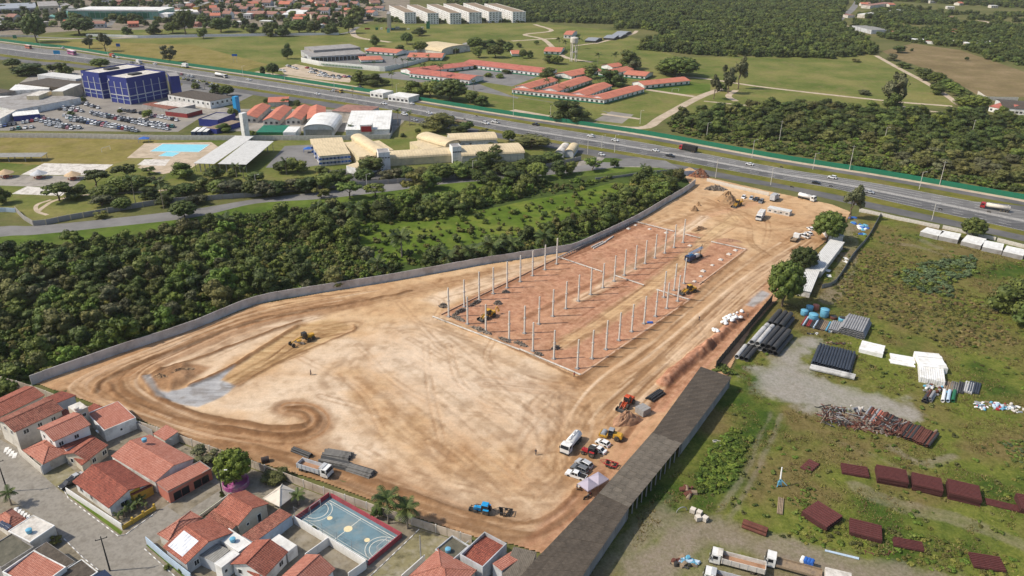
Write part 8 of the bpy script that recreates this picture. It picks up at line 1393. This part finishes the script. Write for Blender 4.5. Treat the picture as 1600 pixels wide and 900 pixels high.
# isolated trees: px, py, crown width, height, kind
PT = []
for x, y, w_, h_, kd in [(58,66,34,46,'dark'),(18,46,20,14,'dark'),(36,44,18,12,'dark'),(125,54,46,28,'dark'),(199,55,16,16,'dark'),(240,54,22,20,'dark'),(290,54,30,38,'dark'),(318,60,18,18,'mid'),(345,50,34,26,'dark'),(270,52,24,18,'dark'),(395,52,20,18,'dark'),(177,32,14,12,'mid'),(140,76,22,24,'euc'),(165,80,28,30,'euc'),(266,97,28,30,'euc'),(157,106,28,16,'dark'),(45,117,50,24,'dark'),(102,116,26,22,'dark'),(20,106,24,16,'mid'),(82,112,16,14,'dark'),(340,146,22,18,'dark'),(306,137,8,8,'dark'),(420,57,18,18,'dark'),(442,57,22,22,'dark'),(468,52,30,22,'dark'),(492,54,22,24,'dark'),(516,54,26,20,'dark'),(545,52,18,26,'mid'),(558,32,30,26,'dark'),(450,92,17,25,'dark'),(427,118,19,20,'dark'),(411,116,9,14,'dark'),(586,72,15,18,'dark'),(636,69,18,18,'dark'),(655,56,20,14,'dark'),(625,80,15,12,'dark'),(657,81,23,17,'dark'),(562,132,24,24,'mid'),(583,134,28,22,'dark'),(601,133,16,10,'dark'),(647,151,36,28,'mid'),(672,152,36,30,'mid'),(704,157,50,36,'dark'),(735,162,26,22,'dark'),(752,165,24,20,'dark'),(742,76,24,18,'dark'),(764,74,22,14,'dark'),(748,90,18,18,'mid'),(774,90,26,20,'mid'),(795,80,16,16,'dark'),(782,72,18,12,'mid'),(684,206,46,34,'olive'),(716,211,26,18,'dark'),(754,212,22,14,'euc'),(795,222,20,20,'dark'),(893,188,54,38,'dark'),(855,123,24,20,'dark'),(870,100,20,14,'mid'),(858,98,20,14,'dark'),(984,108,34,32,'dark'),(990,112,22,24,'grey'),(958,134,40,30,'dark'),(925,122,26,22,'dark'),(1060,119,58,32,'mid'),(1040,116,30,24,'mid'),(1115,155,20,38,'euc'),(1137,146,28,48,'euc'),(1153,139,26,50,'euc'),(1127,142,18,14,'dark'),(817,91,12,14,'dark'),(828,91,10,14,'dark'),(811,74,9,8,'dark'),(838,70,8,7,'dark'),(830,232,56,26,'olive'),(768,231,22,14,'dark'),(1395,170,46,60,'euc'),(1393,172,24,30,'dark'),(1402,82,22,12,'dark'),(1396,95,20,12,'grey'),(1412,106,20,10,'dark'),(1236,170,22,14,'dark'),(1349,148,18,9,'grey'),(1338,97,14,6,'yellow'),(1424,80,5,5,'dark'),(1510,95,6,6,'dark'),(1436,118,18,14,'dark'),(1447,125,24,18,'dark'),(1462,131,26,18,'mid'),(1476,138,24,16,'dark'),(1463,147,22,18,'mid'),(1486,144,22,16,'dark'),(1498,150,22,16,'mid'),(1510,157,24,16,'dark'),(1522,169,40,22,'dark'),(1505,165,26,16,'mid'),(93,314,46,34,'spread'),(150,293,46,34,'spread'),(198,281,38,30,'spread'),(233,272,22,14,'spread'),(165,313,40,28,'dark'),(185,300,36,30,'mid'),(160,322,36,22,'grey'),(192,328,28,22,'dark'),(237,310,30,24,'dark'),(286,278,36,30,'mid'),(290,303,34,20,'mid'),(308,318,36,24,'grey'),(336,280,28,26,'dark'),(358,308,44,32,'grey'),(372,302,24,26,'dark'),(258,322,24,22,'dark'),(288,341,38,32,'dark'),(157,340,22,14,'yellow'),(365,275,16,12,'mid'),(418,308,38,34,'grey'),(465,268,36,26,'mid'),(503,270,22,14,'dark'),(460,298,34,26,'grey'),(505,296,40,32,'mid'),(525,290,32,32,'dark'),(502,309,24,20,'yellow'),(547,310,36,34,'spreadmid'),(586,308,32,26,'spreadmid'),(647,300,38,38,'yellow'),(670,296,34,34,'mid'),(580,274,38,34,'dark'),(660,272,34,14,'olive'),(700,276,58,26,'dark'),(754,268,46,42,'dark'),(747,286,18,20,'mid'),(766,287,30,24,'dark'),(801,283,40,30,'dark'),(840,279,32,28,'mid'),(876,275,30,28,'dark'),(893,272,22,22,'mid'),(926,267,26,24,'spreadmid'),(960,262,14,16,'dark'),(1008,290,30,34,'dark'),(1030,295,50,26,'mid'),(5,318,26,30,'dark'),(350,206,22,16,'mid'),(365,186,16,18,'dark'),(395,212,12,10,'mid'),(446,165,14,12,'dark'),(417,163,10,10,'dark'),(466,165,14,10,'dark'),(232,184,16,14,'mid'),(188,178,8,8,'dark'),(111,180,12,8,'dark'),(130,158,10,8,'dark'),(355,150,22,18,'dark'),(306,138,14,10,'mid'),(630,214,8,7,'dark'),(653,209,9,9,'dark'),(1315,60,20,12,'dark'),(430,306,36,30,'dark'),(395,306,34,28,'dark'),(478,300,36,30,'dark'),(535,290,34,28,'mid'),(570,285,30,24,'dark'),(612,282,34,26,'grey'),(632,280,32,26,'dark'),(688,280,38,28,'dark'),(720,277,36,28,'mid'),(742,275,36,30,'dark'),(785,272,34,24,'dark'),(815,270,34,26,'mid'),(778,250,30,26,'dark'),(838,262,30,22,'dark'),(858,252,40,20,'mid'),(120,310,34,26,'dark'),(215,296,34,26,'mid'),(270,310,34,26,'dark'),(320,298,34,26,'dark'),(345,305,36,28,'mid'),(242,290,26,20,'grey'),(400,285,26,20,'dark'),(440,270,24,20,'dark'),(690,196,36,24,'olive'),(730,206,24,18,'dark'),(205,300,30,22,'dark')]:
    nm = {'euc':'tall ragged','grey':'grey green','yellow':'yellowish','spread':'wide spreading','spreadmid':'small umbrella crowned','olive':'olive','mid':'green leafy','dark':'dark round'}[kd]; z_ = 'at the town edge' if y < 70 and x < 600 else 'left along the highway' if x < 400 and y < 150 else 'in the green camp' if y < 200 and x < 1180 else 'on the far fields' if y < 200 else 'beside the lane wall' if y > 240 and x < 990 else 'behind the school'
    PT.append((ptree(x, y, w_*1.1, h_*1.06, 'dome' if kd in ('dark','mid') and len(PT) % 3 == 0 else kd, 'x', 'park_tree', f'trees {z_}'), x, nm, z_))
for o_, x, nm, z_ in PT:
    same = sorted(q[1] for q in PT if q[2:] == (nm, z_)); o_['label'] = f'{nm} tree {z_}' if len(same) == 1 else f'{nm} tree, {ORD[same.index(x)]} from left {z_}'
for x, y, w_, h_ in [(212,318,26,42),(256,326,30,48),(370,278,18,22),(381,279,14,18),(448,273,22,24),(622,195,14,24),(640,196,12,22),(613,137,14,24),(689,128,14,26),(661,116,14,16),(548,210,12,16),(619,106,12,18),(630,106,10,14),(637,106,9,14),(649,98,9,12),(669,96,8,10),(854,142,12,18),(872,146,12,20),(886,152,10,16),(925,138,14,18),(837,148,10,10),(934,100,14,16),(960,100,14,16),(873,78,14,18),(905,76,12,16),(883,80,12,16),(551,150,9,12),(712,88,8,12),(1005,268,14,10),(585,110,8,14),(306,140,10,14),(320,140,10,14),(740,140,10,14),(1290,60,8,10)]: ppalm(x, y, w_, h_, 'slender palm beside the lane wall' if y > 250 else 'slender palm in the camp grounds' if x > 500 else 'slender palm by the highway lot', 9, 'slender palms')
for i, (x, y) in enumerate([(680,106),(690,106),(704,105),(720,106),(738,108),(763,120),(780,122),(790,115),(700,110),(683,109)]): ptree(x,y,14,9,'bush','clipped square hedge bush in the camp garden','hedge_bush','clipped bushes in the camp garden','bush')
# ================================================================ the town and far settlements
sheet('town_ground', [(-80,60),(0,56),(150,46),(400,54),(530,52),(575,34),(600,30),(640,30),(640,-45),(-120,-45)], .005, 'townground'); ribbon('far_road', [(1309,42),(1312,30),(1330,16),(1340,2),(1352,-20)], 11, .03, 'asphaltpale'); ribbon('far_road', [(1325,42),(1316,38),(1310,30)], 8, .034, 'pathsand'); ribbon('far_road', [(1520,30),(1545,35),(1568,42)], 9, .03, 'pathsand'); ribbon('far_road', [(0,56),(150,60),(400,56),(530,53),(560,42)], 6, .03, 'asphaltpale'); ribbon('far_road', [(420,30),(428,12),(440,-20)], 8, .031, 'asphaltpale'); ribbon('far_road', [(170,40),(190,20),(230,2)], 7, .033, 'asphaltpale')
wallrun('town_wall', 'long white low wall between the town and the field', 'wall', [(135,56.5),(220,59),(300,57.5),(400,56),(530,54.5)], 2.6, 9, 'white', .3, n=0); wallrun('town_wall', 'white low wall at the left of the town field', 'wall', [(-40,58),(60,58)], 2.4, 9, 'dirtywhite', .3, n=0)
rt = random.Random(12); HM = {}
def townhouse(x, y, w_, d_, h, rf, wl_, ang, gp):
    t = thing('town_house', {'tilefar':'clay roofed house','tilemil':'orange roofed house','tiledark':'dark red roofed house','whiteroof':'flat white roofed house','concrete':'flat grey roofed house'}[rf]+gp, 'house', G(x,y), ang, 'houses'+gp); k = (rf, wl_)
    if k not in HM:
        a = MB(); a.box(-1,1,-1,1,0,1); c = MB()
        if rf in ('whiteroof','concrete'): c.box(-1.03,1.03,-1.03,1.03,1.0,1.08)
        else: c.hexa([(-1.1,-1.1,.98),(1.1,-1.1,.98),(1.1,0,1.5),(-1.1,0,1.5)], [(-1.1,-1.1,1.02),(1.1,-1.1,1.02),(1.1,0,1.54),(-1.1,0,1.54)]); c.hexa([(-1.1,0,1.5),(1.1,0,1.5),(1.1,1.1,.98),(-1.1,1.1,.98)], [(-1.1,0,1.54),(1.1,0,1.54),(1.1,1.1,1.02),(-1.1,1.1,1.02)]); a._add([(-1,-1,1),(-1,1,1),(-1,0,1.48),(1,-1,1),(1,1,1),(1,0,1.48)], [(0,2,1),(3,4,5)], 0)
        q = MB(); [q.box(x0-.16,x0+.16,-1.02,-1.0,.35,.7) for x0 in (-.6,0,.6)]; HM[k] = (a.mesh('wall', wl_), c.mesh('roof', rf), q.mesh('window', 'pane'))
    for nm, me in zip(('wall','roof','window'), HM[k]): link(nm, me, t)
    t.scale = (w_/2, d_/2, h)
n = 0
for yy in (-14,-7,-1,5,10,15,20,25,30,36,42,48):
    x = -30+rt.uniform(0,12)
    while x < 600:
        w_ = rt.uniform(10,17); m_ = mpp(x, yy); ok = not (yy > 44 and x > 60) and not (x < 122 and yy > -2 and yy < 34) and not (98 < x < 256 and 8 < yy < 40) and not (x > 540 and yy > 26) and rt.random() < (.82 if yy < 26 else .42)
        if ok: townhouse(x, yy+rt.uniform(-1.5,1.5), w_*rt.uniform(.8,1.1), rt.uniform(10,16), rt.uniform(3.4,7.5), rt.choice(['tilefar','tilefar','tilefar','tilemil','tilefar','whiteroof','concrete','concrete']), rt.choice(['offwhite','white','plasterpale','salmon','lightgrey']), rt.uniform(-.5,.5), ' in the town at the top left'); n += 1
        x += (w_+rt.uniform(2,7))/m_
wood('town_trees', [(-60,52),(150,42),(400,50),(540,48),(590,30),(600,-30),(-60,-30)], 23, 12, 9.5, 61, 'trees standing all through the far town', zoff=-.5)
bt = lambda lb, A, B, Cc, h, wl_, rf, **k: b('town_block', lb, 'building', A, B, Cc, h, roof='flat', rise=0, wall=wl_, roofmat=rf, group='large buildings of the town', **k)
bt('large grey roofed hall at the top left corner', (-6,14), (57,12), (62,4), 7, 'lightgrey', 'steel', wins=[('row','s',5,7,.5,4.5)], windowmats=('lightgrey','darkglass',False)); bt('beige stepped block right of the grey hall', (60,10), (92,9), (116,1), 10, 'plasterpale', 'concrete', wins=[('row','s',4,4,5,2)], windowmats=('offwhite','pane',False)); bt('beige lower block at the right end of the hall', (92,14), (118,13), (119,4), 7, 'plasterpale', 'concrete')
t, L, Wd = bt('long green glazed hall with white roof edge', (106,17), (246,18), (243,11), 11, 'tealsheet', 'whiteroof'); 
for i in range(18): m_ = MB(); m_.box(L*i/17-.2,L*i/17+.2,-.15,0,0,10.9); m_.obj('mullion', 'steel', t)
m_ = MB(); m_.box(L*.22,L*.9,-.1,-.02,2,9); m_.obj('green_glazing', 'greenpaint', t)
m_ = MB(); m_.box(-1,L+1,-1,1.5,11.2,13); m_.obj('roof_edge', 'whiteroof', t)
building('tent_roof', 'low green pyramid roof left of the green hall', 'building', (70,26), (100,27), (103,19), 2.5, 'hip', 6, 'tealsheet', 'tealsheet'); bt('red painted block in the town', (250,11), (265,11), (266,5), 7, 'red', 'concrete'); bt('orange painted block in the town', (301,11), (309,11), (309,3), 9, 'mustard', 'concrete'); bt('white slab roof beside the town trees', (262,22), (276,20), (275,10), 8, 'white', 'whiteroof'); bt('long white roofed store in the town', (440,23), (472,23), (474,15), 5, 'lightgrey', 'whiteroof'); bt('white wide building at the town edge', (270,20), (310,19), (312,14), 5, 'offwhite', 'whiteroof')
for i, (A, B, Cc) in enumerate([((608,9),(632,20),(646,18)),((636,8),(668,21),(681,19)),((667,7),(703,21),(716,19)),((693,6),(733,20),(748,18)),((724,5),(764,19),(779,17)),((757,6),(801,19),(816,17))]):
    t, L, Wd = b('apartment_block', f'white apartment block, {ORD[i]} of six rows from the left', 'apartment block', A, B, Cc, 14, roof='flat', rise=0, wall='white', roofmat='wood', group='white apartment rows', parapet=.5, pcol='white'); 
    for fl in range(5):
        for fc, l, n in (('s', L, 16), ('e', Wd, 4)):
            m_ = MB(); [m_.box(l*(k+.5)/n-.8, l*(k+.5)/n+.8, -.06, -.005, fl*2.75+.9, fl*2.75+2.2) for k in range(n)]; o = m_.obj('window_row', 'pane', t); o['kind'] = 'stuff'; o.location = (0,0,0) if fc == 's' else (L,0,0); o.rotation_euler = (0,0,0 if fc == 's' else PI/2)
bt('slim pale tower left of the apartments', (604,22), (609,22), (609,18), 20, 'plasterpale', 'concrete')
for A, B, Cc, h, wl_, rf, lb in [((1362,47),(1390,47),(1393,40),5,'lightgrey','sheetgrey','grey barn beside the far road'),((1475,30),(1498,31),(1496,26),3,'offwhite','tilefar','clay roofed farm in the far wood'),((1487,50),(1504,51),(1503,46),4,'offwhite','tilemil','orange roofed farm in the far wood'),((1512,68),(1532,68),(1540,63),4,'offwhite','whiteroof','white open shed at the far right'),((1532,67),(1572,68),(1572,64),3,'offwhite','whiteroof','long white shed at the far right'),((1425,62),(1445,63),(1447,60),3,'white','whiteroof','white low building before the far wood'),((1446,64),(1472,66),(1474,61),3,'white','tilepatch','white house row before the far wood'),((1395,51),(1415,52),(1416,47),3,'salmon','tilefar','low red roof right of the grey barn'),((1340,22),(1352,23),(1356,16),5,'offwhite','whiteroof','white building beside the far road'),((1346,8),(1360,9),(1362,2),5,'offwhite','tilefar','clay house beside the far road'),((1325,24),(1336,24),(1338,20),4,'offwhite','tilefar','house at the far road bend'),((1388,17),(1402,18),(1402,15),4,'offwhite','whiteroof','small white roof in the far wood'),((1455,26),(1468,27),(1468,24),3,'offwhite','dirtywhite','pale roof in the far wood')]: b('farm_building', lb, 'building', A, B, Cc, h, roof='flat', rise=0, wall=wl_, roofmat=rf, group='far farm buildings')
for i in range(26): x = rt.uniform(1330,1600); townhouse(x, rt.uniform(-12,14), 12, 11, 4, rt.choice(['tilefar','whiteroof','tilemil']), 'offwhite', rt.uniform(-.5,.5), ' scattered in the wood at the top right')
hz = MB(); hz.box(-6200,6200,-500,9200,-1.2,H+14); tag(hz.obj('haze', []), 'thin pale air over the whole land', kind='stuff')
def hazemat():
    m = bpy.data.materials.new('haze'); m.use_nodes = True; t = m.node_tree; t.nodes.clear(); o = t.nodes.new('ShaderNodeOutputMaterial'); v = t.nodes.new('ShaderNodeVolumePrincipled'); v.inputs['Density'].default_value = .000045; v.inputs['Color'].default_value = (.93,.92,.9,1); t.links.new(v.outputs[0], o.inputs['Volume']); return m
bpy.data.objects['haze'].data.materials.append(hazemat())
